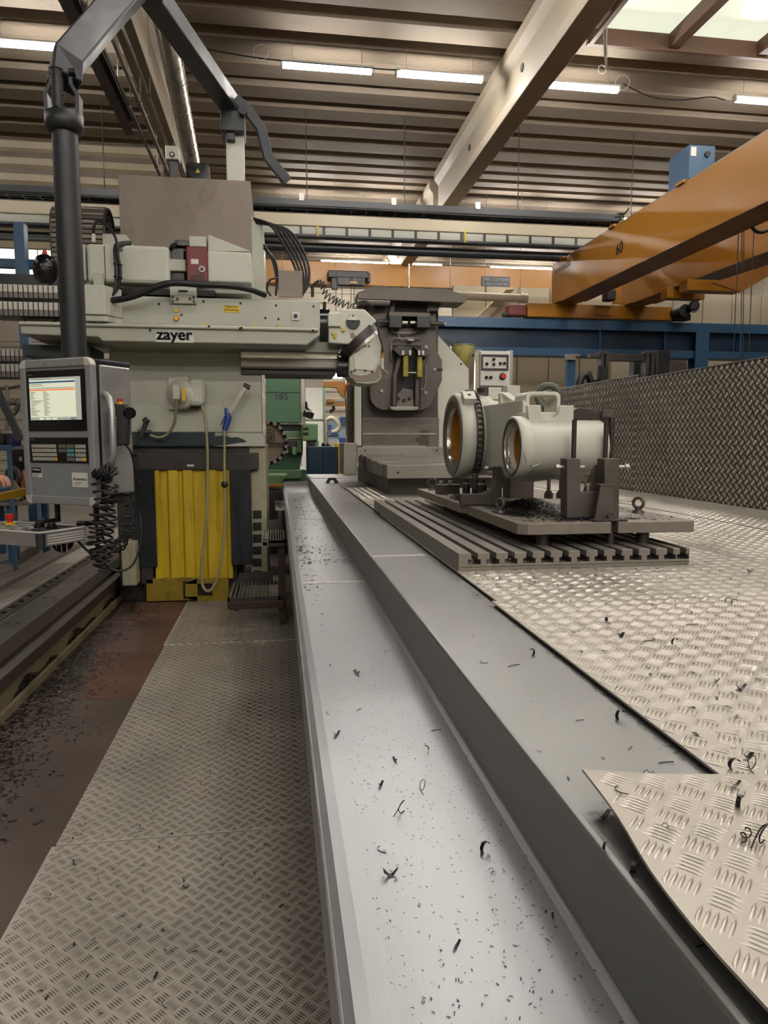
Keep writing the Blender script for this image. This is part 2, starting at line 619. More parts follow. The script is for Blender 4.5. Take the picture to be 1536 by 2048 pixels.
nu, nv = 30, 26
lv, lf = [], []
for layer in (0, 1):
    for j in range(nv + 1):
        for i in range(nu + 1):
            a = i / nu
            tq = j / nv
            u = 0.40 + (2.3 - 0.40) * a * a
            yt = edge_t(u)
            v = -0.3 + (yt + 0.3) * (1 - (1 - tq) ** 1.6)
            u2 = u + (edge_l(v) - 0.40) * (1 - a)
            z = float(loose_z(u2, v)) - 0.004 * (1 - layer)
            lv.append((u2, v, z))
NN = (nu + 1) * (nv + 1)
for j in range(nv):
    for i in range(nu):
        q = (j * (nu + 1) + i, j * (nu + 1) + i + 1, (j + 1) * (nu + 1) + i + 1, (j + 1) * (nu + 1) + i)
        lf.append(tuple(k + NN for k in q))
        lf.append(q[::-1])
ring = [i for i in range(nu + 1)] + [j * (nu + 1) + nu for j in range(1, nv + 1)] + [nv * (nu + 1) + i for i in range(nu - 1, -1, -1)] + [j * (nu + 1) for j in range(nv - 1, 0, -1)]
for a, b in zip(ring, ring[1:] + ring[:1]):
    lf.append((a, b, b + NN, a + NN))
lp = thing('loose_tread_plate', 'loose bright tread plate with a lifted corner lapping over the steel strip', 'tread plate', (0.41, 0.3, 1.012))
LP = MB()
LP.add(lv, lf, False)
plate = LP.build('plate', M_TREADR, lp)
tread('raised_bars', lambda u, v, h: np.stack([u, v, loose_z(u, v) + h], 1), 0.40, 1.3, 0.2, 0.93, M_TREADRBAR, lp, True, 0.002,
      inside=lambda x, y: (x > edge_l(y) + 0.012) & (y < edge_t(x) - 0.012))

# tread plate screen along the right of the platform
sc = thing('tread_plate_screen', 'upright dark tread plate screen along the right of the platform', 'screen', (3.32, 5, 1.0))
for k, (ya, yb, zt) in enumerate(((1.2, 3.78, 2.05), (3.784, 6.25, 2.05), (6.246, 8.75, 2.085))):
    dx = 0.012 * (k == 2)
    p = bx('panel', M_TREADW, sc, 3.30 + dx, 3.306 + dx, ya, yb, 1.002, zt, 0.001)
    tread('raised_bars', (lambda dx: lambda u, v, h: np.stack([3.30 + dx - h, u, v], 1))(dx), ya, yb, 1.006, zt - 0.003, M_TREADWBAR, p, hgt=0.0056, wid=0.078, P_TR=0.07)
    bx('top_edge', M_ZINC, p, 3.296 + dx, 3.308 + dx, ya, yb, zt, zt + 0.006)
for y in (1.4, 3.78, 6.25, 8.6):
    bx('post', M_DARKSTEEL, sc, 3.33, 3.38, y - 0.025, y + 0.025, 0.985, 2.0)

# ceiling: trapezoidal roof deck, one sheet for each rib
ce = struct(thing('ceiling'))
# skylight opening measured on the deck
SKX0, SKX1 = 5.55, 11.0
DECKY = [14.12 + 0.83 * k for k in range(-38, 6)] + [18.27 + 0.57 * k for k in range(1, 21)]
SKY0, SKY1 = DECKY[34], DECKY[36]
for y, y2 in zip(DECKY[:-1], DECKY[1:]):
    PER = y2 - y
    D0, W0 = PER * 0.58, 0.07
    prof = [(y, DECK), (y + D0, DECK), (y + D0 + W0, DECK + 0.15), (y + PER - W0, DECK + 0.15), (y + PER, DECK)]
    spans = [(XL, XR)]
    if y + PER > SKY0 + 0.01 and y < SKY1 - 0.01:
        spans = [(XL, SKX0), (SKX1, XR)]
    for a, b in spans:
        mb = MB()
        vs = [(x_, q[0], q[1]) for x_ in (a, b) for q in prof]
        n = len(prof)
        mb.add(vs, [(i, i + 1, n + i + 1, n + i) for i in range(n - 1)])
        mb.build('roof_sheet', M_CEIL, ce)
bx('roof_cover', M_CEIL, ce, XL, SKX0 - 0.05, YF, YB, DECK + 0.2, DECK + 0.3)
bx('roof_cover', M_CEIL, ce, SKX1 + 0.05, XR, YF, YB, DECK + 0.2, DECK + 0.3)
bx('roof_cover', M_CEIL, ce, SKX0 - 0.05, SKX1 + 0.05, YF, SKY0 - 0.05, DECK + 0.2, DECK + 0.3)
bx('roof_cover', M_CEIL, ce, SKX0 - 0.05, SKX1 + 0.05, SKY1 + 0.05, YB, DECK + 0.2, DECK + 0.3)

# skylight: timber kerb, glazing bars, milky panes
w1 = struct(thing('window_1', loc=(8, 11.9, DECK)))
bx('kerb', M_WOOD, w1, SKX0 - 0.1, SKX1 + 0.1, SKY1, SKY1 + 0.08, DECK - 0.06, DECK + 0.26)
bx('kerb', M_WOOD, w1, SKX0 - 0.1, SKX1 + 0.1, SKY0 - 0.08, SKY0, DECK - 0.06, DECK + 0.26)
bx('kerb', M_WOOD, w1, SKX0 - 0.08, SKX0, SKY0, SKY1, DECK - 0.06, DECK + 0.26)
bx('kerb', M_WOOD, w1, SKX1, SKX1 + 0.08, SKY0, SKY1, DECK - 0.06, DECK + 0.26)
bars = [SKX0, 7.05, 8.75, 10.4, SKX1]
for x in bars[1:-1]:
    bx('glazing_bar', M_WOOD, w1, x - 0.09, x + 0.09, SKY0, SKY1, DECK - 0.03, DECK + 0.22)
for a, b in zip(bars[:-1], bars[1:]):
    bx('pane', M_SKYPANE, w1, a + 0.02, b - 0.02, SKY0, SKY1, DECK + 0.22, DECK + 0.25)

# walls: horizontally ribbed sheet
wb = struct(thing('wall_back'))
zz = 0.0
while zz < DECK + 0.3:
    mb = MB()
    prof = [(YB, zz), (YB, zz + 0.22), (YB - 0.05, zz + 0.26), (YB - 0.05, zz + 0.36), (YB, zz + 0.40)]
    n = len(prof)
    mb.add([(x_, q[0], q[1]) for x_ in (XL, XR) for q in prof], [(i, n + i, n + i + 1, i + 1) for i in range(n - 1)])
    mb.build('cladding_sheet', M_WALLW, wb)
    zz += 0.40
bx('backing', M_WALLW, wb, XL, XR, YB + 0.02, YB + 0.2, 0, DECK + 0.3)
wl = struct(thing('wall_left'))
bx('backing', M_WALLW, wl, XL - 0.2, XL, YF, YB, 0, DECK + 0.3)
wr = struct(thing('wall_right'))
yy = YF
while yy < YB:
    bx('cladding_panel', M_WALLW, wr, XR, XR + 0.1, yy + 0.01, yy + 1.19, 0, DECK + 0.3)
    yy += 1.2
bx('backing', M_WOOD, wr, XR + 0.03, XR + 0.2, YF, YB, 0, DECK + 0.3)
wf = struct(thing('wall_front'))
bx('backing', M_WALLW, wf, XL, XR, YF - 0.2, YF, 0, DECK + 0.3)


# roof beams: concrete I section
def roof_beam(xc, w, zb, y0, y1, label_m=M_PLY):
    o = struct(thing('roof_beam', loc=(xc, (y0 + y1) / 2, zb)))
    h = DECK - zb
    t = w * 0.27
    prof = [(xc - w / 2, zb), (xc + w / 2, zb), (xc + w / 2, zb + 0.20), (xc + t / 2 + 0.03, zb + 0.32), (xc + t / 2 + 0.03, DECK - 0.34),
            (xc + w / 2, DECK - 0.2), (xc + w / 2, DECK), (xc - w / 2, DECK), (xc - w / 2, DECK - 0.2), (xc - t / 2 - 0.03, DECK - 0.34),
            (xc - t / 2 - 0.03, zb + 0.32), (xc - w / 2, zb + 0.20)]
    MB().prism(prof, 'y', y0, y1).build('beam_body', label_m, o, 0.012)
    for yy in np.arange(y0 + 2.2, y1, 3.4):
        MB().cyl((xc - t / 2 - 0.045, yy, (zb + DECK) / 2), (xc - t / 2 - 0.02, yy, (zb + DECK) / 2), 0.07, n=14).build('cast_hole', M_DARKEDGE, o)
    return o


roof_beam(4.33, 0.38, 7.25, YF, 18.9)
roof_beam(-2.05, 0.30, 7.25, YF, 18.9)
roof_beam(12.2, 0.38, 7.25, YF, 18.9)
roof_beam(4.33, 0.38, 7.25, 19.5, YB)
roof_beam(-2.05, 0.30, 7.25, 19.5, YB)


# fluorescent lamps
def make_lamp():
    o = thing('ceiling_lamp', 'lamp', 'lamp', (0, 0, 0), group='fluorescent lamps under the roof deck')
    MB().box(-0.80, 0.80, -0.055, 0.055, 0.03, 0.07).build('housing', M_WHITE, o, 0.01)
    MB().box(-0.79, 0.79, -0.05, 0.05, -0.05, 0.03).build('diffuser', M_LAMP, o, 0.02, 3)
    for s in (-1, 1):
        MB().box(s * 0.80 - 0.02, s * 0.80 + 0.02, -0.056, 0.056, -0.052, 0.072).build('end_cap', M_WHITE, o, 0.008)
        h = MB().tube(smooth_path([(s * 0.6, 0, 0.07), (s * 0.62, 0.02, 0.2), (s * 0.60, 0, 0.42)], 4), 0.004, 5).build('hanger', M_ZINC, o)
    return o


lamp0 = make_lamp()
lamp_spots = []
LZ, LY = 8.0, 13.25
row = [at(655, 132, Y=LY).x, at(880, 150, Y=LY).x, at(1176 - 20, 172, Y=LY).x, at(1545, 210, Y=LY).x, at(80, 80, Y=LY).x]
names = ['ceiling lamp left of the pair above the milling head',
         'ceiling lamp between the milling head pair and the big roof beam',
         'ceiling lamp half hidden behind the right side of the big roof beam',
         'ceiling lamp cut by the right frame edge above the orange crane',
         'ceiling lamp at upper left behind the pendant arm']
for x, t in zip(row, names):
    lamp_spots.append((x, LY, LZ, t))
for x in (-8.5, 12.5):
    lamp_spots.append((x, LY, LZ, 'fluorescent lamp of the row across the roof bay'))
for Y, xs in ((-13.0, (-7.0, -4.0, -1.5, 1.0, 3.5, 6.0, 9.0)), (-8.5, (-7.0, -4.0, -1.5, 1.0, 3.5, 6.0, 9.0)), (-4.0, (-7.0, -1.5, 1.0, 3.5, 6.0, 9.0)), (0.5, (2.8, 5.5, 8.5)), (4.5, (-9.0, 0.6, 2.8, 5.5, 8.5)), (9.2, (-9.0, 2.6, 6.0, 8.5, 12.0))):  # unseen rows, mostly added to light upright faces; one follows from a shadow
    for x in xs:
        lamp_spots.append((x, Y, LZ, 'unseen fluorescent lamp of the rows added above the machine bay'))
for x, t in zip([at(685, 528, Y=27).x, at(733, 528, Y=27).x, at(842, 535, Y=27).x, at(1020, 541, Y=27).x, at(1075, 541, Y=27).x, -6.0],
                ['far lamp above the black hoist trolley, left one', 'far lamp above the black hoist trolley, right one', 'far lamp above the tilting table', 'far lamp left of the crane load sign',
                 'far lamp above the crane load sign', 'far lamp at the left end of the hall']):
    lamp_spots.append((x, 27.0, 8.0, t))
for x in (-9, -4.6, 1.0, 3.0, 6.5, 8.5, 11.0, 14.0):  # row added to brighten the far wall, hidden by the tray
    lamp_spots.append((x, 20.5, 7.95, 'hidden fluorescent lamp of the row added behind the cable tray'))
for x in (10.0, 13.0, 16.0):  # unseen lamps added to light the far wall
    lamp_spots.append((x, 27.0, 8.0, 'unseen fluorescent lamp added to the far row behind the orange crane'))
for i, (x, Y, z, t) in enumerate(lamp_spots):
    o = lamp0 if i == 0 else copy_tree(lamp0)
    o.location = (x, Y, z)
    o['label'] = t

# ------------------------------------------------------------------ chip gutter and cover strip
GZ = 0.854
g = thing('chip_gutter', 'long bent stainless chip trough with a raised lip running down the middle', 'trough', (0.23, 4, 0.75))
ends = [(-0.6, 3.148), (3.152, 5.70), (5.704, 8.9)]
for a, b in ends:
    mb = MB()
    prof = [(0.055, 0.78), (0.055, 0.884), (0.060, 0.886), (0.075, 0.862), (0.095, 0.8545), (0.125, GZ), (0.372, GZ), (0.382, 0.857), (0.386, 0.864),
            (0.386, 0.845), (0.13, 0.845), (0.07, 0.845), (0.062, 0.78)]
    mb.prism(prof, 'y', a, b)
    mb.build('trough_section', M_GUTTER, g, 0.0012)
MB().tube([(0.10, 3.15, GZ + 0.001), (0.24, 3.151, GZ + 0.0015), (0.385, 3.15, GZ + 0.001)], 0.004, 6).build('weld_seam', M_WELD, g)
MB().tube([(0.10, 5.702, GZ + 0.001), (0.385, 5.702, GZ + 0.001)], 0.003, 6).build('weld_seam', M_WELD, g)
MB().prism([(0.06, 0.85), (0.385, 0.85), (0.385, 0.97), (0.06, 0.965)], 'y', 8.88, 8.9).build('end_plate', M_STRIP, g)
MB().prism([(8.6, GZ), (8.9, 0.93), (8.9, GZ)], 'x', 0.07, 0.384).build('end_ramp', M_STRIP, g)

st = thing('steel_cover_strip', 'flat ground steel cover strip with upright side beside the chip trough', 'cover strip', (0.5, 4, 0.85))
for a, b in ((-0.6, 2.967), (2.971, 5.6), (5.604, 10.0)):
    mb = MB()
    mb.prism([(0.384, 0.852), (0.388, 0.852), (0.388, 0.994), (0.395, 0.994), (0.68, 0.994), (0.68, 0.9995), (0.394, 0.9995), (0.387, 0.998), (0.384, 0.992)], 'y', a, b)
    mb.build('cover_section', M_STRIP, st, 0.0012)
MB().tube([(0.39, 2.969, 1.0), (0.5, 2.97, 1.0005), (0.63, 2.969, 1.0)], 0.003, 6).build('weld_seam', M_WELD, st)
bx('far_plate', M_STRIP, st, 0.40, 0.78, 9.0, 10.0, 0.9996, 1.004)
# low lifting lug at the far end
lug = MB()
c = at(664, 966, Z=1.0)
prof = [(c.x - 0.075, 1.0), (c.x - 0.04, 1.06), (c.x + 0.04, 1.06), (c.x + 0.075, 1.0), (c.x + 0.025, 1.0)]
prof += [(c.x + 0.028 * math.cos(t), 1.004 + 0.03 * math.sin(t)) for t in np.linspace(0.1, math.pi - 0.1, 8)] + [(c.x - 0.025, 1.0)]
lug.prism(prof, 'y', c.y - 0.02, c.y + 0.02)
lug.build('lifting_lug', M_DARKSTEEL, st)

# supports below the trough
for y in (0.2, 2.0, 3.8, 5.2, 7.0, 8.6):
    bx('support_leg', M_DARKSTEEL, g, 0.12, 0.18, y, y + 0.06, 0.0, 0.845)

# ------------------------------------------------------------------ T-slot table
tt = thing('t_slot_table', 'flat machined table with rows of T-slots lying on the bright tread plates', 'slotted table', (1.115, 3.7, PZ))
TX0, TX1, TY0, TY1, TZ0, TZ1 = 0.655, 1.578, 2.525, 4.86, PZ, 1.077
NS = 13
pitch = (TX1 - TX0) / NS
poly = [(TX0, TZ0), (TX1, TZ0), (TX1, TZ1)]
lower = TZ0 + 0.022
for k in range(NS - 1, -1, -1):
    xc = TX0 + pitch * (k + 0.86)
    if k == NS - 1:
        xc = TX0 + pitch * (k + 0.62)
    a, b = 0.0125, 0.024
    if k < 1 and False:
        continue
    poly += [(xc + a, TZ1), (xc + a, TZ1 - 0.024), (xc + b, TZ1 - 0.024), (xc + b, lower), (xc - b, lower), (xc - b, TZ1 - 0.024), (xc - a, TZ1 - 0.024), (xc - a, TZ1)]
poly += [(TX0, TZ1)]
MB().prism(poly, 'y', TY0, TY1).build('table_body', M_TSLOT, tt, 0.0012, 1)
SLOTX = [TX0 + pitch * (k + (0.86 if k < NS - 1 else 0.62)) for k in range(NS)]
bx('base_line', M_DARKSTEEL, tt, TX0 + 0.003, TX1 - 0.003, TY0 - 0.0015, TY0 + 0.01, TZ0 + 0.013, TZ0 + 0.0145)


# ------------------------------------------------------------------ loose chips (many tiny ones)
def chip_cloud(name, label, pts, size, m, var=0.5, parent=None, cat='chips'):
    """pts: (n,3) base positions. each chip: a small twisted strip of two quads"""
    pts = np.asarray(pts, dtype=float)
    n = len(pts)
    ang = rng.uniform(0, 2 * math.pi, n)
    tilt = rng.uniform(0.1, 1.0, n)
    sz = size * rng.uniform(1 - var, 1 + var, n)
    base = np.array([(-1, -.28, 0), (-1, .28, .0), (0, -.28, .55), (0, .28, .42), (1, -.25, 0.05), (1, .3, 0.3)])
    tri = np.array([(0, 2, 1), (1, 2, 3), (2, 4, 3), (3, 4, 5)])
    x = base[None, :, 0] * sz[:, None]
    y = base[None, :, 1] * sz[:, None]
    z = base[None, :, 2] * sz[:, None] * tilt[:, None] + 0.0006
    c, s_ = np.cos(ang)[:, None], np.sin(ang)[:, None]
    X = pts[:, 0:1] + x * c - y * s_
    Y = pts[:, 1:2] + x * s_ + y * c
    Z = pts[:, 2:3] + z
    V = np.stack([X, Y, Z], 2).reshape(-1, 3)
    T = (tri[None] + (np.arange(n) * 6)[:, None, None]).reshape(-1, 3)
    o = np_mesh(name, V, T, m, parent, kind='stuff')
    if parent is None:
        tag(o, label, cat)
    return o


def scatter(n, x0, x1, y0, y1, z):
    return np.stack([rng.uniform(x0, x1, n), rng.uniform(y0, y1, n), np.full(n, z)], 1)


def blob(n, cx, cy, sx, sy, z, pile=0.0):
    x, y = rng.normal(cx, sx, n), rng.normal(cy, sy, n)
    h = pile * np.exp(-(((x - cx) / sx) ** 2 + ((y - cy) / sy) ** 2) / 1.3) * rng.uniform(0.2, 1, n)
    return np.stack([x, y, z + h], 1)


# slots full of chips
pts = np.concatenate([scatter(60, x - 0.02, x + 0.02, TY0 + 0.002, TY0 + 0.12, lower + 0.004) + np.array([0, 0, 1]) * rng.uniform(0, 0.012, (60, 1)) for x in SLOTX]
                     + [scatter(50, x - 0.01, x + 0.01, TY0, TY1, lower + 0.02) for x in SLOTX])
chip_cloud('slot_chips', 'dark chips packed inside the slots of the T-slot table', pts, 0.006, M_CHIP)
pts = np.concatenate([scatter(900, 0.70, 1.57, TY0, TY1, TZ1)])
chip_cloud('table_chips', 'tiny dark chips scattered over the top of the T-slot table', pts, 0.0032, M_CHIP)
# trough and strip specks
gy = np.abs(rng.normal(0, 1, 2600)) * 2.2 + 0.35
gp = np.stack([rng.uniform(0.12, 0.375, 2600), gy, np.full(2600, GZ)], 1)
gp = gp[gp[:, 1] < 8.6]
far = np.concatenate([blob(260, 0.22, 5.6, 0.1, 0.8, GZ), blob(160, 0.26, 6.8, 0.08, 0.7, GZ), blob(130, 0.13, 3.9, 0.03, 0.8, GZ), blob(90, 0.25, 4.1, 0.1, 0.12, GZ), blob(90, 0.25, 3.72, 0.1, 0.06, GZ)])
far = far[(far[:, 0] > 0.10) & (far[:, 0] < 0.38)]
chip_cloud('trough_specks', 'tiny dark specks and chips scattered along the stainless chip trough', gp, 0.0016, M_CHIP, 0.7)
chip_cloud('trough_far_chips', 'dark chips gathered in the far end of the stainless chip trough', far, 0.009, M_CHIP, 0.7)
sp = np.concatenate([scatter(200, 0.40, 0.63, 0.3, 9, 1.0), blob(260, 0.52, 6.6, 0.07, 0.9, 1.0), blob(260, 0.63, 3.9, 0.012, 1.4, 1.0), scatter(360, 0.618, 0.634, 0.9, 4.6, 1.0)])
sp = sp[(sp[:, 0] > 0.395) & (sp[:, 0] < 0.634)]
chip_cloud('strip_specks', 'dark chips along the flat steel cover strip and its right edge', sp, 0.0032, M_CHIP, 0.7)
pp = np.concatenate([scatter(700, 0.66, 2.55, 0.95, 3.0, PZ + 0.001), scatter(260, 1.6, 2.55, 2.4, 5, PZ + 0.001), blob(500, 1.0, 2.3, 0.28, 0.12, PZ + 0.001), blob(80, 1.62, 2.5, 0.05, 0.15, PZ + 0.001),
                     blob(140, 0.95, 5.6, 0.3, 0.5, PZ)])
pp = pp[(pp[:, 0] > 0.65) & ~((pp[:, 0] < TX1) & (pp[:, 1] > TY0) & (pp[:, 1] < TY1))]
chip_cloud('platform_chips', 'small dark chips scattered over the bright tread plates of the platform', pp, 0.0055, M_CHIP, 0.6)
lo = np.concatenate([scatter(420, -0.8, 0.03, 1.6, 6.5, 0.008), blob(260, -0.1, 5.0, 0.15, 1.0, 0.008)])
chip_cloud('floor_plate_chips', 'small dark chips scattered over the worn tread plates of the lower floor', lo, 0.006, M_CHIP, 0.6)
n = 5200
q = np.stack([-1.46 + np.abs(rng.normal(0, 0.17, n)), rng.uniform(2.4, 7.4, n), np.full(n, 0.001)], 1)
q = q[q[:, 0] < -0.87]
chip_cloud('floor_swarf', 'glittering dark swarf strewn along the foot of the machine bed', q, 0.009, M_CHIP, 0.6)
q = np.stack([-1.46 + np.abs(rng.normal(0, 0.14, 700)), rng.uniform(2.4, 7.4, 700), np.full(700, 0.003)], 1)
chip_cloud('floor_bright_swarf', 'bright shiny swarf bits among the dark swarf by the machine bed', q[q[:, 0] < -0.9], 0.009, M_CHIPB, 0.6)


# ------------------------------------------------------------------ single curled chips
def curl_chip(kind):
    mb = MB()
    if kind == 0:      # open C of flat ribbon
        n, R, w = 12, 0.009, 0.006
        a0, a1 = 0.3, 4.6
        vs = []
        for i in range(n + 1):
            a = a0 + (a1 - a0) * i / n
            r = R * (1 + 0.25 * i / n)
            vs += [(r * math.cos(a), -w / 2 + 0.002 * i / n, R + r * math.sin(a)), (r * math.cos(a), w / 2 + 0.004 * i / n, R + r * math.sin(a))]
        mb.add(vs, [(2 * i, 2 * i + 1, 2 * i + 3, 2 * i + 2) for i in range(n)], True)
    elif kind == 1:    # thin wire loop with a tail
        mb.tube(smooth_path([(-0.012, 0, 0.001), (-0.004, 0.004, 0.004), (0.006, 0.006, 0.014), (0.008, 0.0, 0.022), (0.0, -0.004, 0.022), (-0.004, -0.002, 0.012), (0.002, 0.002, 0.002), (0.012, 0.006, 0.001)], 4), 0.0008, 5)
    elif kind == 2:    # folded butterfly
        vs = [(-0.012, -0.004, 0.010), (-0.010, 0.006, 0.012), (-0.002, -0.004, 0.001), (-0.001, 0.005, 0.001), (0.004, -0.003, 0.002), (0.004, 0.005, 0.001), (0.010, -0.005, 0.012), (0.013, 0.004, 0.009)]
        mb.add(vs, [(0, 2, 3, 1), (2, 4, 5, 3), (4, 6, 7, 5)], False)
    elif kind == 3:    # small spring
        pts = [(0.004 * math.cos(t), 0.0022 * t - 0.012, 0.0045 + 0.004 * math.sin(t)) for t in np.linspace(0, 11, 40)]
        mb.tube(pts, 0.0009, 4)
    else:              # short flat hook
        mb.tube(smooth_path([(-0.014, 0, 0.0012), (-0.004, 0.003, 0.001), (0.006, 0.001, 0.001), (0.011, -0.004, 0.003), (0.008, -0.008, 0.004)], 4), 0.0009, 5)
    return mb


protos = [curl_chip(k) for k in range(5)]
chips = []
# (px, py, surface, kind, scale, turn, label)
C = [
    (972, 1703, 'g', 0, 1.1, 0.6, 'thick C-shaped dark chip in the trough nearest the cover strip side'),
    (781, 1752, 'g', 2, 1.1, 0.2, 'dark V-shaped chip lowest in the bright stainless trough'),
    (800, 1630, 'g', 1, 1.2, 0.4, 'thin loop chip with a tail in the middle of the trough'),
    (846, 1584, 'g', 1, 1.0, 1.4, 'thin leaning loop chip just above the larger loop chip'),
    (762, 1571, 'g', 2, 0.7, 1.0, 'small dark four-pointed chip left of the thin loops'),
    (790, 1521, 'g', 2, 0.6, 2.0, 'small dark folded chip below the two-armed curl'),
    (851, 1503, 'g', 0, 0.9, 2.6, 'two-armed grey curl chip in the middle of the trough'),
    (674, 1471, 'g', 2, 0.9, 0.9, 'dark winged chip close to the left lip of the trough'),
    (630, 1467, 'g', 3, 0.7, 1.2, 'tiny spring chip touching the left lip of the trough'),
    (873, 1461, 'g', 4, 1.0, 0.3, 'short hooked chip near the right wall of the trough'),
    (762, 1702, 'g', 4, 0.8, 2.4, 'small hooked chip above the dark V-shaped chip'),
    (984, 1744, 'g', 3, 0.6, 0.2, 'tiny bright coil chip below the thick C-shaped chip'),
    (914, 1892, 'g', 2, 0.6, 0.7, 'lone small chip low in the trough near the frame bottom'),
    (714, 1348, 'g', 2, 1.0, 2.2, 'ragged dark chip high up in the left half of the trough'),
    (774, 1309, 'g', 0, 0.8, 0.1, 'dark chip in the trough above the ragged one'),
    (717, 1420, 'g', 4, 0.7, 1.0, 'tiny hook chip below the ragged chip in the trough'),
    (655, 1428, 'g', 4, 0.7, 2.0, 'tiny hook chip beside the left lip above the winged chip'),
    (876, 1402, 'g', 2, 0.5, 0.4, 'small dark chip against the right wall of the trough'),
    (798, 1291, 'g', 2, 0.5, 0.4, 'small dark chip beside the trough wall, farthest single one'),
    (1106, 1834, 'g', 2, 0.4, 1.4, 'small dark speck chip at the right wall low in the trough'),
    (1065, 1309, 's', 0, 1.0, 1.8, 'upright arched chip on the steel cover strip'),
    (1027, 1332, 's', 4, 1.2, 0.4, 'thin bent wire chip on the steel cover strip'),
    (967, 1326, 's', 4, 0.8, 2.8, 'short thin chip left of the bent wire chip'),
    (1241, 1437, 's', 0, 1.1, 0.5, 'open curl chip on the strip by the tread plate edge'),
    (1332, 1526, 's', 4, 1.0, 0.1, 'long thin chip on the strip above the loose plate'),
    (1297, 1548, 's', 3, 0.7, 0.8, 'tiny spiral chip touching the loose plate edge'),
    (1160, 1441, 's', 4, 0.7, 0.2, 'short straight chip in the middle of the cover strip'),
    (1260, 1497, 's', 2, 0.4, 0.2, 'tiny dark chip between the two thin chips on the strip'),
    (1211, 1697, 's', 0, 0.6, 0.9, 'small hook chip in the narrow strip left of the loose plate'),
    (1268, 1740, 's', 0, 1.1, 1.2, 'tangled dark chip under the bent edge of the loose plate'),
    (1206, 1638, 's', 2, 1.1, 0.4, 'dark chip clump wedged under the loose plate corner'),
    (1470, 1538, 'p', 0, 1.1, 0.2, 'black ring chip at the far edge of the loose plate'),
    (1505, 1542, 'p', 1, 1.0, 1.1, 'looped black chip beside the ring chip'),
    (1497, 1518, 'p', 2, 0.9, 0.5, 'shiny black chip behind the looped one'),
    (1462, 1205, 'p', 3, 1.7, 0.2, 'large greenish chip on the far tread plates'),
    (1243, 1275, 'p', 2, 1.1, 0.8, 'dark folded chip in the middle of the tread plates'),
    (1297, 1283, 'p', 4, 1.4, 0.3, 'dark bar chip right of the folded chip'),
    (1350, 1289, 'p', 0, 1.0, 0.3, 'curled dark chip on the tread plates below the bar chip'),
    (1384, 1250, 'p', 4, 1.3, 0.1, 'straight dark chip on the tread plates above the curled one'),
    (1213, 1242, 'p', 2, 0.9, 1.2, 'small pair of dark chips on the tread plates'),
    (1378, 1229, 'p', 0, 0.9, 2.2, 'dark crescent chip on the far tread plates'),
    (1482, 1380, 'p', 2, 1.1, 0.3, 'dark folded chip near the right frame edge'),
    (1434, 1363, 'p', 2, 0.6, 0.3, 'small round dark chip near the right frame edge'),
    (1500, 1145, 'p', 2, 1.3, 0.3, 'black chip on the tread plates right of the slotted table'),
    (1333, 1672, 'l', 3, 0.6, 0.3, 'small shiny coil chip on the loose tread plate'),
    (1240, 1606, 'l', 4, 0.9, 2.2, 'short thin chip close to the loose plate corner'),
    (1480, 1620, 'l', 0, 1.0, 0.8, 'dark ring chip near the right edge of the loose plate'),
    (1490, 1685, 'l', 3, 1.2, 2.2, 'tangled dark spiral chip on the loose plate'),
    (1520, 1700, 'l', 1, 1.3, 0.2, 'loose dark loop chip beside the tangled spiral'),
    (1470, 1580, 'l', 2, 0.8, 0.2, 'torn dark chip near the far edge of the loose plate'),
    (372, 1776, 'f', 2, 1.0, 0.2, 'dark chip on the worn floor plate left of the trough'),
    (310, 1956, 'f', 2, 1.1, 1.2, 'dark chip low on the worn floor plate'),
    (328, 2010, 'f', 4, 1.2, 2.2, 'dark hook chip at the bottom of the worn floor plate'),
    (92, 1798, 'f', 4, 1.2, 0.2, 'thin chip at the left edge of the worn floor plate'),
    (151, 1730, 'f', 2, 0.8, 0.2, 'small dark chip just below the floor plate joint'),
    (415, 1487, 'f', 2, 1.1, 0.6, 'dark chip in the middle of the second floor plate'),
    (360, 1494, 'f', 2, 0.9, 0.6, 'dark chip left in the second floor plate'),
    (190, 1325, 'c', 4, 2.2, 0.6, 'bright stringy chip on the brown floor by the bed'),
    (120, 1552, 'c', 4, 1.6, 0.3, 'dark stringy chip on the brown floor'),
    (200, 1276, 'c', 4, 2.2, 0.3, 'bright stringy chip at the foot of the bed'),
]
zs = {'g': GZ, 's': 1.0, 'p': PZ + 0.001, 'f': 0.0075, 'c': 0.001, 'l': 1.02}
for px, py, sf, kd, scl, tr, lab in C:
    p = at(px, py, Z=zs[sf])
    if sf == 'l':
        p.z = float(loose_z(np.array(p.x), np.array(p.y))) + 0.001
    mb = MB()
    mb.T = Matrix.Translation(p) @ Matrix.Rotation(tr, 4, 'Z') @ Matrix.Scale(scl * (0.8 if kd == 0 else 0.92), 4)
    src = protos[kd]
    mb.add(src.v, src.f, True)
    o = mb.build('metal_chip', M_CHIPB if lab.startswith('bright') else M_CHIP, None)
    tag(o, lab, 'metal chip', 'single curled chips lying about')

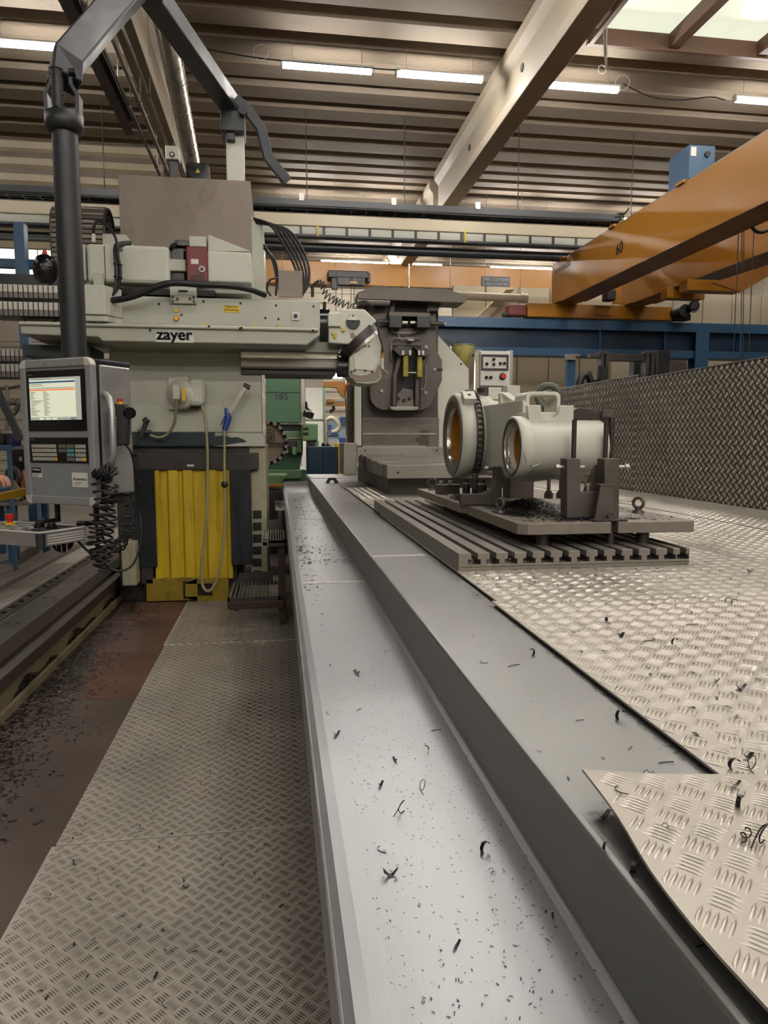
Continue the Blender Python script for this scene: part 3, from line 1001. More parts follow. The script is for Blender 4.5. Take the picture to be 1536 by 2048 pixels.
# ------------------------------------------------------------------ fixture plates on the T-slot table
FZ0, FZ1 = 1.125, 1.17
M_FPLATE = mat('rolled plate steel', '#837b72', 0.48, 0.35, 0.14, 6, '#5f5750', 0.38, 7)
fx = thing('fixture_plate', 'thick dark steel fixture plate in three pieces raised on pegs above the slotted table', 'fixture plate', (1.28, 3.5, TZ1))
MB().prism([(0.93, 3.40), (1.66, 3.40), (1.66, 4.50), (1.62, 4.55), (0.90, 4.55), (0.90, 3.46)], 'z', FZ0 + 0.004, FZ1 + 0.004).build('plate', M_FPLATE, fx, 0.002)
MB().prism([(0.925, 2.66), (0.96, 2.635), (1.305, 2.635), (1.305, 3.395), (0.925, 3.395)], 'z', FZ0, FZ1).build('plate', M_FPLATE, fx, 0.002)
MB().prism([(1.335, 2.635), (1.655, 2.625), (1.66, 2.65), (1.655, 3.395), (1.312, 3.395), (1.312, 2.70), (1.335, 2.69)], 'z', FZ0, FZ1).build('plate', M_FPLATE, fx, 0.002)
for x, y in ((1.045, 2.70), (1.475, 2.70), (1.05, 3.25), (1.5, 3.28), (1.02, 4.2), (1.5, 4.2)):
    MB().cyl((x, y, TZ1), (x, y, FZ0), 0.026, n=18).build('support_peg', M_DARKSTEEL, fx)
# clamp stud through the gap with strap washer
MB().cyl((1.322, 2.672, TZ1), (1.322, 2.672, FZ1 + 0.03), 0.010, n=12).cyl((1.322, 2.672, TZ1), (1.322, 2.672, TZ1 + 0.05), 0.015, 0.012, n=12).build('clamp_stud', M_DARKSTEEL, fx)
MB().box(1.24, 1.38, 2.645, 2.70, FZ1 + 0.001, FZ1 + 0.009).build('strap_washer', M_DARKSTEEL, fx, 0.001)
MB().cyl((1.322, 2.672, FZ1 + 0.009), (1.322, 2.672, FZ1 + 0.026), 0.019, n=6, smooth=False).build('hex_nut', M_FIX, fx, 0.001)
for x, y in ((1.23, 2.75), (1.12, 3.0)):
    MB().cyl((x, y, FZ0 - 0.02), (x, y, FZ0), 0.014, n=6, smooth=False).build('under_nut', M_DARKSTEEL, fx)


def eye_bolt(px, py, Z, turn, lab, R=0.022):
    p = at(px, py, Z=Z)
    o = thing('eye_bolt', lab, 'eye bolt', (p.x, p.y, Z), 0, 'eye bolts screwed into the fixture plate')
    MB().cyl((p.x, p.y, Z), (p.x, p.y, Z + 0.012), 0.026, 0.022, n=18).cyl((p.x, p.y, Z + 0.012), (p.x, p.y, Z + 0.022), 0.014, n=12).build('collar', M_FIX, o)
    MB().torus((p.x, p.y, Z + 0.022 + R), (math.sin(turn), math.cos(turn), 0), R, 0.0075, 22, 8).build('ring', M_FIX, o)


eye_bolt(1276, 1026, FZ1, 0.9, 'eye bolt on the right fixture plate corner', 0.023)
eye_bolt(1000, 1026, FZ1, 1.1, 'eye bolt in front of the L-shaped bracket', 0.021)
eye_bolt(864, 980, FZ1 + 0.004, 0.2, 'eye bolt at the far left corner of the fixture plate', 0.026)

# ------------------------------------------------------------------ the casting
wp = thing('casting', 'primed pale grey casting with one wide and one narrow bored tube end', 'casting', (1.15, 3.4, 1.3))
c1 = Vector((0.965, 3.90, 1.515))
R1, B1 = 0.237, 0.160
ax = (1, 0, 0)
body = MB()
body.lathe([(0.004, R1 - 0.012), (0.012, R1), (0.095, R1), (0.105, R1 - 0.012), (0.20, R1 - 0.016), (0.22, R1 - 0.035), (0.30, R1 - 0.05), (0.31, 0.02)], c1, ax, 64)
body.build('wide_tube', M_WPAINT, wp)
MB().lathe([(0.004, R1 - 0.012), (0.0, R1 - 0.016), (0.0, B1 + 0.03), (0.006, B1 + 0.026), (0.006, B1 + 0.008), (0.012, B1 + 0.004)], c1, ax, 64).build('machined_face', mat('machined face', '#77736e', 0.34, 0.55, 0.05, 8), wp)
MB().lathe([(0.012, B1 + 0.004), (0.03, B1), (0.034, B1 - 0.003)], c1, ax, 64).build('bore_edge', M_BRIGHT, wp)
MB().lathe([(0.034, B1 - 0.003), (0.16, B1 - 0.003), (0.26, B1 - 0.012), (0.27, 0.001)], c1, ax, 64).build('bore', M_PRIMER, wp)
# block with a screw on the shoulder of the wide tube
a = math.radians(52)
n_ = Vector((0, -math.cos(a), math.sin(a)))
t_ = Vector((0, math.sin(a), math.cos(a)))
blk = MB()
cc = c1 + n_ * (R1 + 0.008) + Vector((0.052, 0, 0))
blk.T = Matrix.Translation(cc) @ Matrix(((1, 0, 0), (0, -n_.y * 0 + t_.y, n_.y), (0, t_.z, n_.z))).to_4x4()
blk.box(-0.034, 0.034, -0.036, 0.036, -0.03, 0.032)
b_ = blk.build('boss_block', M_WPAINT, wp, 0.003)
s_ = MB()
s_.T = blk.T
s_.cyl((0, 0, 0.032), (0, 0, 0.0335), 0.010, n=14)
s_.build('screw_hole', M_DARKSTEEL, b_)
# narrow tube
c2 = Vector((1.025, 3.05, 1.462))
R2 = 0.137
MB().lathe([(0.003, R2 - 0.006), (0.008, R2), (0.052, R2), (0.062, R2 - 0.006), (0.07, R2 - 0.014), (0.40, R2 - 0.014), (0.41, R2 - 0.02), (0.41, 0.10)], c2, ax, 56).build('narrow_tube', M_WPAINT, wp)
MB().lathe([(0.003, R2 - 0.006), (0.0, R2 - 0.009), (0.0, R2 - 0.022), (0.004, R2 - 0.026)], c2, ax, 56).build('machined_face', M_FIX, wp)
MB().lathe([(0.004, R2 - 0.026), (0.016, R2 - 0.027), (0.017, R2 - 0.036), (0.026, R2 - 0.037)], c2, ax, 56).build('bore_step', M_BRIGHT, wp)
MB().lathe([(0.026, R2 - 0.037), (0.030, R2 - 0.045), (0.044, R2 - 0.047)], c2, ax, 56).build('bore_rim', M_WPAINT, wp)
MB().lathe([(0.044, R2 - 0.047), (0.36, R2 - 0.05), (0.36, 0.001)], c2, ax, 48).build('bore', M_PRIMER, wp)
# web between the tubes
q = [at(px, py, Y=3.45) for px, py in ((1000, 806), (1030, 826), (1062, 846), (1068, 950), (1010, 957), (1000, 950))]
MB().prism([(p.x, p.z) for p in q], 'y', 3.12, 3.95).build('web', M_WPAINT, wp, 0.006)
# folded lug on the top of the web, with a taller block behind
q = [at(px, py, Y=3.52) for px, py in ((1001, 786), (1006, 784), (1018, 786), (1026, 800), (1026, 824), (1016, 822), (1001, 810))]
MB().prism([(p.x, p.z) for p in q], 'y', 3.52, 3.56).build('folded_lug', M_WPAINT, wp, 0.004)
mb = MB()
p = [at(1003, 785, Y=3.52), at(1018, 785, Y=3.52), at(1038, 801, Y=3.45), at(1026, 801, Y=3.45)]
mb.add([v for v in p] + [v - Vector((0, 0, 0.012)) for v in p], [(3, 2, 1, 0), (4, 5, 6, 7), (0, 1, 5, 4), (1, 2, 6, 5), (2, 3, 7, 6), (3, 0, 4, 7)])
mb.build('lug_flange', M_WPAINT, wp)
x0, x1, z0, z1 = prect(1014, 771, 1040, 812, 3.75)
b_ = MB().box(x0, x1, 3.75, 3.83, z0, z1).build('boss_block', M_WPAINT, wp, 0.003)
MB().cyl(((x0 + x1) / 2, 3.79, z1), ((x0 + x1) / 2, 3.79, z1 + 0.0015), 0.010, n=12).build('screw_hole', M_DARKSTEEL, b_)
MB().cyl(at(970, 789, Y=4.0), at(970, 776, Y=4.0), 0.045, n=20).build('dark_plug', M_DARKSTEEL, wp)
x0, x1, z0, z1 = prect(972, 776, 998, 800, 4.0)
MB().box(x0, x1, 3.95, 4.05, z0, z1).build('pad', M_WPAINT, wp, 0.003)
# notched saddle plate on the narrow tube
Y0 = 2.985
prof = ((1054, 811), (1082, 810), (1083, 826), (1088, 836), (1097, 838), (1110, 837), (1117, 829), (1120, 811), (1148, 811), (1147, 852), (1132, 850), (1066, 849), (1058, 842))
q = [at(px, py, Y=Y0) for px, py in prof]
MB().prism([(p.x, p.z) for p in q], 'y', Y0, Y0 + 0.022).build('saddle_plate', M_WPAINT, wp, 0.003)
x0, x1, z0, z1 = prect(1062, 848, 1147, 856, Y0)
MB().box(x0, x1, Y0 - 0.012, Y0 + 0.06, z0, z1).build('saddle_foot', M_WPAINT, wp, 0.005)
MB().prism([(q[9].x, q[9].z - 0.01), (q[0].x, q[9].z - 0.01), (q[0].x, q[9].z + 0.06), (q[9].x, q[9].z + 0.06)], 'y', Y0 + 0.03, Y0 + 0.12).build('saddle_body', M_WPAINT, wp, 0.004)
# square handle loop behind the saddle
YL = 3.13
x0, x1, z0, z1 = prect(1052, 783, 1121, 842, YL)
r = 0.028


def rrect(x0, x1, z0, z1, r, n=5):
    out = []
    for cx, cz, a0 in ((x1 - r, z1 - r, 0), (x0 + r, z1 - r, 90), (x0 + r, z0 + r, 180), (x1 - r, z0 + r, 270)):
        for i in range(n + 1):
            a = math.radians(a0 + 90 * i / n)
            out.append((cx + r * math.cos(a), cz + r * math.sin(a)))
    return out


def ring_prism(mb, outer, inner, y0, y1):
    n = len(outer)
    vs = [(p[0], y, p[1]) for y in (y0, y1) for p in outer] + [(p[0], y, p[1]) for y in (y0, y1) for p in inner]
    fs = []
    for i in range(n):
        j = (i + 1) % n
        fs += [(i, n + i, n + j, j), (2 * n + i, 2 * n + j, 3 * n + j, 3 * n + i), (i, j, 2 * n + j, 2 * n + i), (n + i, 3 * n + i, 3 * n + j, n + j)]
    return mb.add(vs, fs)


t = 0.016
mb = MB()
ring_prism(mb, rrect(x0, x1, z0, z1, r), rrect(x0 + t, x1 - t, z0 + t, z1 - t, r - t * 0.6), YL, YL + 0.16)
mb.build('handle_loop', M_WPAINT, wp, 0.002)
q = [at(px, py, Y=3.2) for px, py in ((1040, 823), (1052, 805), (1052, 832))]
MB().prism([(p.x, p.z) for p in q], 'y', 3.2, 3.4).build('rib', M_PRIMER, wp)
# loop inside gusset and dark strap of the casting seen through
MB().bar([at(1079, 792, Y=3.25), at(1095, 815, Y=3.24)], 0.02, 0.016).build('gusset', M_WPAINT, wp)
MB().torus(at(1097, 793, Y=3.5), (0.3, 1, 0), 0.055, 0.018, 20, 8).build('lifting_ring', mat('olive ring', '#4a4f43', 0.45, 0, 0.15, 8), wp)

# ------------------------------------------------------------------ roller chain over the wide tube
ch = thing('roller_chain', 'dark roller chain strapped over the wide tube of the casting', 'chain', (1.06, 3.66, 1.2))
Rc = R1 - 0.002
a_start, a_end = math.radians(150), math.radians(-52)
nl = 27
link0 = None
for i in range(nl):
    a = a_start + (a_end - a_start) * (i + 0.5) / nl
    # angle measured so that 0 deg faces the camera (-Y) and 90 deg faces up
    nrm = Vector((0, -math.cos(a), math.sin(a)))
    tan = Vector((0, math.sin(a), math.cos(a)))
    pos = c1 + Vector((0.097, 0, 0)) + nrm * Rc
    M4 = Matrix((( 1, 0, 0, pos.x - ORG[ch.name].x), (0, tan.y, nrm.y, pos.y - ORG[ch.name].y), (0, tan.z, nrm.z, pos.z - ORG[ch.name].z), (0, 0, 0, 1)))
    if link0 is None:
        pl = Rc * abs(a_end - a_start) / nl
        mb = MB()
        for s in (-1, 1):
            mb.prism([(s * 0.0155 - 0.002, 0.001), (s * 0.0155 + 0.002, 0.001), (s * 0.0155 + 0.002, 0.02), (s * 0.0155 - 0.002, 0.02)], 'y', -pl * 0.62, pl * 0.62)
        mb.cyl((-0.019, pl * 0.5, 0.0105), (0.019, pl * 0.5, 0.0105), 0.0052, n=8)
        mb.cyl((-0.0135, -pl * 0.5, 0.0105), (0.0135, -pl * 0.5, 0.0105), 0.0080, n=10)
        me = bpy.data.meshes.new('chain_link')
        me.from_pydata(mb.v, [], mb.f)
        me.polygons.foreach_set('use_smooth', mb.s)
        me.materials.append(M_DARKSTEEL)
        link0 = bpy.data.objects.new('chain_link', me)
        o = link0
    else:
        o = link0.copy()
    COL.objects.link(o)
    o.parent = ch
    o.matrix_local = M4
MB().cyl((1.062, 3.76, 1.22), (1.062, 3.755, 1.335), 0.012, n=12).build('tension_stud', M_DARKSTEEL, ch)
MB().cyl((1.062, 3.757, 1.285), (1.062, 3.755, 1.315), 0.02, n=6, smooth=False).build('tension_nut', M_FIX, ch)

# ------------------------------------------------------------------ brackets and clamps on the fixture plate
lb = thing('l_bracket', 'dark L-shaped bracket with curved inner corner in front of the wide tube', 'bracket', (0.97, 3.4, FZ1))
YBk = 3.38
q = [at(px, py, Y=YBk) for px, py in ((924, 1011), (1004, 1011), (1004, 934), (992, 934), (991, 962), (985, 978), (974, 986), (960, 989), (924, 989))]
zb = min(p.z for p in q)
MB().prism([(p.x, p.z - zb + FZ1 + 0.002) for p in q], 'y', YBk, YBk + 0.06).build('bracket_body', M_FIX, lb, 0.003)
p = at(988, 937, Y=3.41)
MB().cyl((p.x - 0.035, 3.41, p.z), (p.x + 0.03, 3.41, p.z), 0.008, n=12).build('set_screw', M_DARKSTEEL, lb)
MB().cyl((p.x - 0.05, 3.41, p.z), (p.x - 0.032, 3.41, p.z), 0.014, n=6, smooth=False).build('screw_head', M_ZINC, lb, 0.001)

ub = thing('u_bracket', 'dark U-shaped bracket block with side bolts under the narrow tube', 'bracket', (1.27, 2.8, FZ1))
YU = 2.775
q = [at(px, py, Y=YU) for px, py in ((1134, 1035), (1238, 1035), (1239, 917), (1209, 917), (1209, 984), (1161, 984), (1161, 917), (1134, 917))]
zb = min(p.z for p in q)
UZ = FZ1 - zb
q = [(p.x, p.z + UZ + 0.001) for p in q]
MB().prism(q, 'y', YU, YU + 0.07).build('bracket_body', M_FIX, ub, 0.002)
# side bolts
zz = at(1150, 935, Y=YU).z
MB().cyl((q[0][0] - 0.03, YU + 0.035, zz), (q[0][0] + 0.085, YU + 0.035, zz), 0.0075, n=12).build('side_bolt', M_ZINC, ub)
MB().cyl((q[0][0] - 0.042, YU + 0.035, zz), (q[0][0] - 0.026, YU + 0.035, zz), 0.014, n=6, smooth=False).build('bolt_head', M_ZINC, ub, 0.001)
MB().cyl((q[1][0] - 0.02, YU + 0.035, zz), (q[1][0] + 0.05, YU + 0.035, zz), 0.0075, n=12).build('side_bolt', M_ZINC, ub)
MB().cyl((q[1][0] + 0.035, YU + 0.035, zz), (q[1][0] + 0.052, YU + 0.035, zz), 0.014, n=6, smooth=False).build('bolt_head', M_ZINC, ub, 0.001)
xm = at(1183, 975, Y=YU).x
zf = q[4][1]
MB().cyl((xm, YU + 0.035, zf), (xm, YU + 0.035, zf + 0.025), 0.009, n=12).cyl((xm, YU + 0.035, zf + 0.025), (xm, YU + 0.035, zf + 0.036), 0.014, n=6, smooth=False).build('set_screw', M_ZINC, ub)
# gusset standing in front
g2 = [at(px, py, Y=2.70) for px, py in ((1193, 1040), (1235, 1040), (1229, 973), (1205, 972))]
zb2 = min(p.z for p in g2)
MB().prism([(p.x, p.z - zb2 + FZ1 + 0.001) for p in g2], 'y', 2.715, 2.733).build('front_gusset', M_FIX, ub, 0.001)
MB().box(g2[3].x - 0.004, g2[2].x + 0.012, 2.712, YU, g2[3].z - zb2 + FZ1, g2[3].z - zb2 + FZ1 + 0.006).build('gusset_cap', M_FIX, ub)
g3 = [at(px, py, Y=2.9) for px, py in ((1162, 985), (1200, 985), (1207, 931), (1186, 929))]
MB().prism([(p.x, p.z) for p in g3], 'y', 2.87, 2.89).build('rear_gusset', M_FIX, ub)

# top clamp over the narrow tube with its studs
cl = thing('clamp_arm', 'black cranked clamp arm pressing on the narrow tube from above', 'clamp', (1.38, 3.05, 1.5))
YC = 3.02
q = [at(px, py, Y=YC) for px, py in ((1147, 820), (1158, 815), (1182, 818), (1203, 829), (1222, 830), (1223, 852), (1198, 853), (1188, 848), (1180, 840), (1147, 838))]
MB().prism([(p.x, p.z) for p in q], 'y', YC, YC + 0.055).build('arm', M_DARKSTEEL, cl, 0.003)
for px, Y, yt in ((1149, 2.89, 840), (1213, 2.91, 833), (1224, 3.0, 835)):
    t0 = at(px, yt, Y=Y)
    MB().cyl((t0.x, Y, FZ1 + 0.11), (t0.x, Y, t0.z), 0.0105, n=12).build('stud', M_DARKSTEEL, cl)
t0 = at(1217, 818, Y=3.0)
MB().cyl((t0.x, 3.03, t0.z - 0.005), (t0.x, 3.03, t0.z + 0.02), 0.019, n=6, smooth=False).build('nut', M_FIX, cl, 0.001)
MB().box(t0.x - 0.026, t0.x + 0.026, 3.0, 3.06, t0.z - 0.04, t0.z - 0.004).build('swivel_block', M_FIX, cl, 0.002)

# jacks and packing below the casting
for k, (px, lab) in enumerate(((1097, 'left screw jack standing in the chip heap under the narrow tube'), (1121, 'right screw jack under the narrow tube beside the U bracket'))):
    p = at(px, 998, Z=FZ1)
    j = thing('screw_jack', lab, 'screw jack', (p.x, p.y, FZ1), 0, 'screw jacks under the casting')
    MB().cyl((p.x, p.y, FZ1), (p.x, p.y, FZ1 + 0.034), 0.024, n=6, smooth=False).cyl((p.x, p.y, FZ1 + 0.034), (p.x, p.y, FZ1 + 0.046), 0.017, n=16).build('base', M_DARKSTEEL, j)
    MB().cyl((p.x, p.y, FZ1 + 0.046), (p.x, p.y, FZ1 + 0.16), 0.010, n=12).build('screw', M_FIX, j)
for px0, px1, py0, py1, Y, lab in ((925, 940, 958, 992, 3.86, 'slim black packing jack under the wide tube'), (944, 974, 953, 990, 3.80, 'fat black packing jack below the roller chain'),):
    x0, x1, z0, z1 = prect(px0, py0, px1, py1, Y)
    o = thing('packing_jack', lab, 'jack', ((x0 + x1) / 2, Y, FZ1), 0, 'packing jacks under the wide tube')
    xm, rr = (x0 + x1) / 2, (x1 - x0) / 2
    MB().cyl((xm, Y, FZ1 + 0.004), (xm, Y, FZ1 + 0.07), rr, n=20).build('jack_body', M_BLACK, o)
    MB().cyl((xm, Y, FZ1 + 0.07), (xm, Y, FZ1 + 0.105), rr * 0.75, n=20).build('jack_head', M_DARKSTEEL, o)
    MB().cyl((xm, Y, FZ1 + 0.078), (xm, Y, FZ1 + 0.086), rr * 0.85, n=20).build('jack_ring', M_ZINC, o)
x0, x1, z0, z1 = prect(1020, 952, 1068, 994, 3.75)
o = bx('packing_block', M_FIX, None, x0, x1, 3.75, 3.88, FZ1 + 0.004, 1.305, 0.003)
tag(o, 'brown steel packing block behind the narrow tube', 'block')
x0, x1, z0, z1 = prect(873, 962, 905, 992, 4.1)
o = thing('stop_block', 'low stop block with two bolts near the far eye bolt', 'block', ((x0 + x1) / 2, 4.1, FZ1))
bx('block_body', M_FIX, o, x0, x1 + 0.04, 4.08, 4.14, FZ1 + 0.004, FZ1 + 0.06, 0.003)
for xx in (x0 + 0.03, x1 - 0.01):
    MB().cyl((xx, 4.11, FZ1 + 0.06), (xx, 4.11, FZ1 + 0.082), 0.015, n=6, smooth=False).build('bolt_head', M_ZINC, o, 0.001)

# chip heap on the fixture plate
cpl = at(1068, 1012, Z=FZ1)
heap = np.concatenate([blob(3600, 1.22, 3.30, 0.085, 0.13, FZ1, 0.045), blob(500, 1.03, 3.0, 0.03, 0.06, FZ1, 0.01), blob(500, 1.28, 2.74, 0.09, 0.02, FZ1, 0.01), blob(900, 1.0, 3.75, 0.05, 0.15, FZ1 + 0.004, 0.02), blob(700, 1.2, 2.95, 0.08, 0.12, FZ1, 0.015),
                       scatter(420, 0.95, 1.64, 2.66, 3.38, FZ1)])
heap = heap[(heap[:, 0] > 0.93) & (heap[:, 0] < 1.65) & (heap[:, 1] > 2.64) & (heap[:, 1] < 4.5)]
chip_cloud('chip_heap', 'heap of blue-black chips on the fixture plate under the casting', heap, 0.0085, M_CHIP, 0.6)
th = []
for k in range(520):
    a = rng.uniform(math.radians(35), math.radians(110))
    th.append((c1.x + rng.uniform(0.03, 0.20), c1.y - math.cos(a) * R1, c1.z + math.sin(a) * R1))
chip_cloud('casting_chips', 'fine chips sprinkled over the top of the wide tube', np.array(th), 0.0048, M_CHIP, 0.6)
o = hose('swarf_string', M_CHIPB, None, ppts([(1046, 878, 2.93), (1048, 905, 2.91), (1054, 928, 2.90), (1064, 932, 2.89), (1074, 930, 2.885), (1081, 927, 2.89)]), 0.0018, 5, 5)
tag(o, 'bright stringy chip hanging from the narrow bore', 'metal chip')

# ------------------------------------------------------------------ machine bed, rails, trench on the left
bed = thing('machine_bed', 'long oily machine bed with dark guide rail on the left floor', 'machine bed', (-1.65, 4, 0))
M_BEDW = mat('oily cream bed side', '#6e644c', 0.5, 0, 0.2, 3, '#332b20', 0.48, 4)
M_RAIL = mat('oily rail steel', '#4a413c', 0.38, 0.45, 0.15, 3, '#2a2422', 0.4, 3, rvar=0.08)
MB().prism([(-1.52, 0.0), (-1.505, 0.0), (-1.505, 0.155), (-1.52, 0.155)], 'y', -1, 12).build('side_wall', M_BEDW, bed)
MB().prism([(-1.46, 0.0), (-1.485, 0.0), (-1.485, 0.05), (-1.46, 0.05)], 'y', -1, 7.2).build('kerb_angle', M_BEDW, bed, 0.003)
MB().prism([(-1.62, 0.10), (-1.475, 0.155), (-1.475, 0.225), (-1.60, 0.232), (-1.62, 0.232)], 'y', -1, 12).build('guide_rail', M_RAIL, bed, 0.003)
MB().prism([(-1.62, 0.14), (-1.555, 0.232), (-1.555, 0.255), (-1.62, 0.30), (-1.80, 0.30), (-1.80, 0.0), (-1.62, 0.0)], 'y', -1, 12).build('rail_cover', M_RAIL, bed, 0.003)
MB().prism([(-1.52, 0.0), (-1.52, 0.12), (-1.62, 0.12), (-1.62, 0)], 'y', -1, 12).build('bed_core', M_DARKSTEEL, bed)
for y in np.arange(2.6, 6.4, 0.75):
    p = at(30, 1270, Z=0.3)
    for dx in (0, 0.06):
        MB().cyl((-1.70 - dx, y, 0.3), (-1.70 - dx, y, 0.305), 0.011, n=8).build('bolt', M_DARKSTEEL, bed)
# chips lying in the kerb
n = 3000
yy = rng.uniform(2.6, 7.0, n)
amp = 0.5 + 0.5 * np.sin(yy * 9.0) * np.sin(yy * 3.1 + 1)
q = np.stack([rng.uniform(-1.504, -1.486, n), yy, 0.01 + 0.10 * amp * rng.uniform(0, 1, n)], 1)
chip_cloud('bed_swarf', 'clumps of dark swarf caught between the bed side and its kerb', q, 0.011, M_CHIP, 0.5)

M_RUNG = mat('worn rung steel', '#807870', 0.4, 0.6, 0.1, 5)
tr = struct(thing('trim_1', loc=(-2.3, 4, 0)))
bx('trench_side', M_DARKSTEEL, tr, -2.35, -2.325, YF, 14, -0.36, 0.0)
bx('trench_side', M_DARKSTEEL, tr, -2.95, -2.925, YF, 14, -0.36, 0.03)
for y in np.arange(2.0, 11, 0.22):
    MB().box(-2.45, -2.325, y, y + 0.025, -0.03, -0.005).build('rung', M_RUNG, tr)
for x in (-2.30, -2.43):
    bx('rung_rail', M_RUNG, tr, x, x + 0.012, YF, 14, -0.03, 0.0)
p = bx('walkway_plate', M_TREAD, tr, -2.72, -2.45, YF, 14, -0.02, 0.0)
tread('raised_bars', flat_at(0.0), -2.71, -2.46, 3.6, 9, M_TREADBAR, p)
bx('kerb_stone', M_CONC2, tr, -2.96, -2.72, YF, 14, -0.3, 0.06, 0.01)

# ------------------------------------------------------------------ the big milling machine
M_GUARD = mat('blue black guard', '#24282e', 0.35, 0.35, 0.25, 4, '#4a4642', 0.3, 5, stretch=(3, 3, 0.4))
mm = thing('milling_machine', 'large grey-green floor milling machine with horizontal ram and swivel head', 'milling machine', (-0.7, 7.2, 0))
YC0 = 6.70
X0c, X1c = -1.47, -0.129
# column
MB().box(X0c, X1c, YC0, 8.5, at(350, 866, Y=YC0).z, 2.55).build('column', M_CREAM, mm, 0.015)
z = at(350, 708, Y=YC0).z
MB().box(X0c, X1c - 0.01, YC0 - 0.012, YC0 + 0.01, z - 0.006, z + 0.006).build('column_lip_highlight', M_WHITE, mm, 0.003)  # white strip painted in as the highlight along the column lip
pb('column_band', M_NAVY, mm, 235, 864, 430, 893, YC0 - 0.01, 0.6, 0.006)
pb('column_band', M_CREAM, mm, 430, 866, 530, 893, YC0 - 0.008, 0.6, 0.006)
ppoly('chipped_paint', M_NAVY, mm, [(428, 872), (452, 871), (462, 875), (475, 874), (488, 879), (494, 884), (470, 887), (450, 890), (428, 892)], YC0 - 0.011, 0.004)
pb('lower_lip', M_DARKSTEEL, mm, 240, 892, 525, 909, YC0 + 0.05, 1.2)
pb('skirt_housing', M_DARKSTEEL, mm, 274, 906, 517, 940, YC0 - 0.03, 0.5, 0.008)
pb('rating_plate', M_DKGREY, mm, 371, 921, 391, 934, YC0 - 0.034, 0.005)
pb('rating_print', M_WHITE, mm, 374, 929, 388, 933, YC0 - 0.037, 0.004)
# dark guards and yellow bellows
pb('guard_column', M_GUARD, mm, 266, 938, 311, 1136, YC0 - 0.06, 0.5, 0.006)
pb('guard_foot', M_DARKSTEEL, mm, 282, 1135, 306, 1168, YC0 - 0.05, 0.1, 0.004)
pb('guard_column', M_GUARD, mm, 461, 938, 503, 1130, YC0 - 0.06, 0.2, 0.006)
pb('guard_edge', M_GUARD, mm, 476, 945, 480, 1128, YC0 - 0.066, 0.01, 0.002)
for px, py in ((279, 962), (484, 962), (470, 1122), (486, 1122), (282, 1125)):
    p = at(px, py, Y=YC0 - 0.06)
    MB().cyl((p.x, p.y - 0.008, p.z), (p.x, p.y, p.z), 0.012, n=10).build('guard_bolt', M_DARKSTEEL, mm)
x0, x1, z0, z1 = prect(309, 935, 464, 1158, YC0)
prof = [(x0, YC0 + 0.02)]
folds = [0, .07, .10, .17, .20, .31, .34, .36, .39, .50, .52, .66, .69, .80, .84, .92, .95, 1.0]
for i, f in enumerate(folds):
    prof.append((x0 + (x1 - x0) * f, YC0 - 0.02 if (i // 2) % 2 == 0 else YC0 + 0.008))
prof += [(x1, YC0 + 0.03), (x1, YC0 + 0.1), (x0, YC0 + 0.1)]
MB().prism(prof, 'z', z0, z1).build('bellows', M_YELLOW, mm)
x0, x1, z0, z1 = prect(292, 1156, 458, 1190, YC0 - 0.05)
M_YBASE = mat('grimy yellow base', '#8a7418', 0.5, 0, 0.25, 5, '#2a2410', 0.55, 5)
mb = MB()
mb.box(x0, -0.75, YC0 - 0.05, YC0 + 0.3, 0.01, z1)
mb.build('bellows_base', M_YBASE, mm, 0.006)
xf0, xf1 = at(370, 1172, Y=YC0 - 0.08).x, at(424, 1172, Y=YC0 - 0.08).x
mb = MB()
ring_prism(mb, [(x1 + 0.0, z1), (-0.75, z1), (-0.75, 0.005), (x1, 0.005)], [(xf1, z1 - 0.05), (xf0, z1 - 0.05), (xf0, 0.055), (xf1, 0.055)], YC0 - 0.09, YC0 - 0.06)
mb.build('fork_pocket', M_YBASE, mm, 0.004)
bx('pocket_dark', M_DARKEDGE, mm, xf0 - 0.02, xf1 + 0.02, YC0 - 0.055, YC0 - 0.02, 0.03, z1 - 0.03)
# base of the column down to the floor
bx('column_base', M_DARKSTEEL, mm, X0c, -0.40, YC0 + 0.10, 8.5, 0.0, 1.45)
M_BASEC = mat('oily cream base', '#9a957e', 0.45, 0, 0.12, 3, '#5d5130', 0.4, 3, stretch=(2, 2, 0.4))
pb('base_foot', M_BASEC, mm, 243, 1085, 272, 1172, YC0 - 0.2, 0.5, 0.01)
x0, x1, z0, z1 = prect(500, 893, 531, 1160, YC0 + 0.02)
bx('base_side', M_BASEC, mm, x0, X1c + 0.02, YC0 + 0.04, 8.4, 0.0, 1.44, 0.01)
for k in range(6):
    pb('slot_recess', M_DARKEDGE, mm, 506, 1021 + k * 24, 523, 1037 + k * 24, YC0 + 0.03, 0.02, 0.003)
# ram carriage: upper body and long bevelled rail
YR = 6.30
x0, x1, _, _ = prect(42, 600, 640, 650, YR)
zt, zb = at(420, 596, Y=YR).z, at(400, 652, Y=YR).z
xl = at(165, 600, Y=YR).x
MB().box(xl, x1, YR, 7.6, zb, zt).build('carriage', M_CREAM, mm, 0.01)
MB().box(x0, xl, YR, 7.6, zb, at(100, 630, Y=YR).z).build('carriage_tail', M_CREAM, mm, 0.01)
x0, x1, _, _ = prect(39, 650, 640, 694, YR - 0.1)
z0, z1 = at(400, 686, Y=YR - 0.1).z, at(400, 651, Y=YR - 0.1).z
MB().prism([(x0 + 0.01, z1 - 0.10), (x0, z1), (x1, z1), (x1, z1 - 0.06), (x1 - 0.115, z0), (x0 + 0.64, z0), (x0 + 0.60, z1 - 0.11)], 'y', YR - 0.10, 7.4).build('carriage_rail', M_CREAM, mm, 0.012)
MB().box(x0, x1 - 0.01, YR - 0.13, YR, z1 - 0.03, z1).build('rail_ledge', M_CREAM2, mm, 0.012)
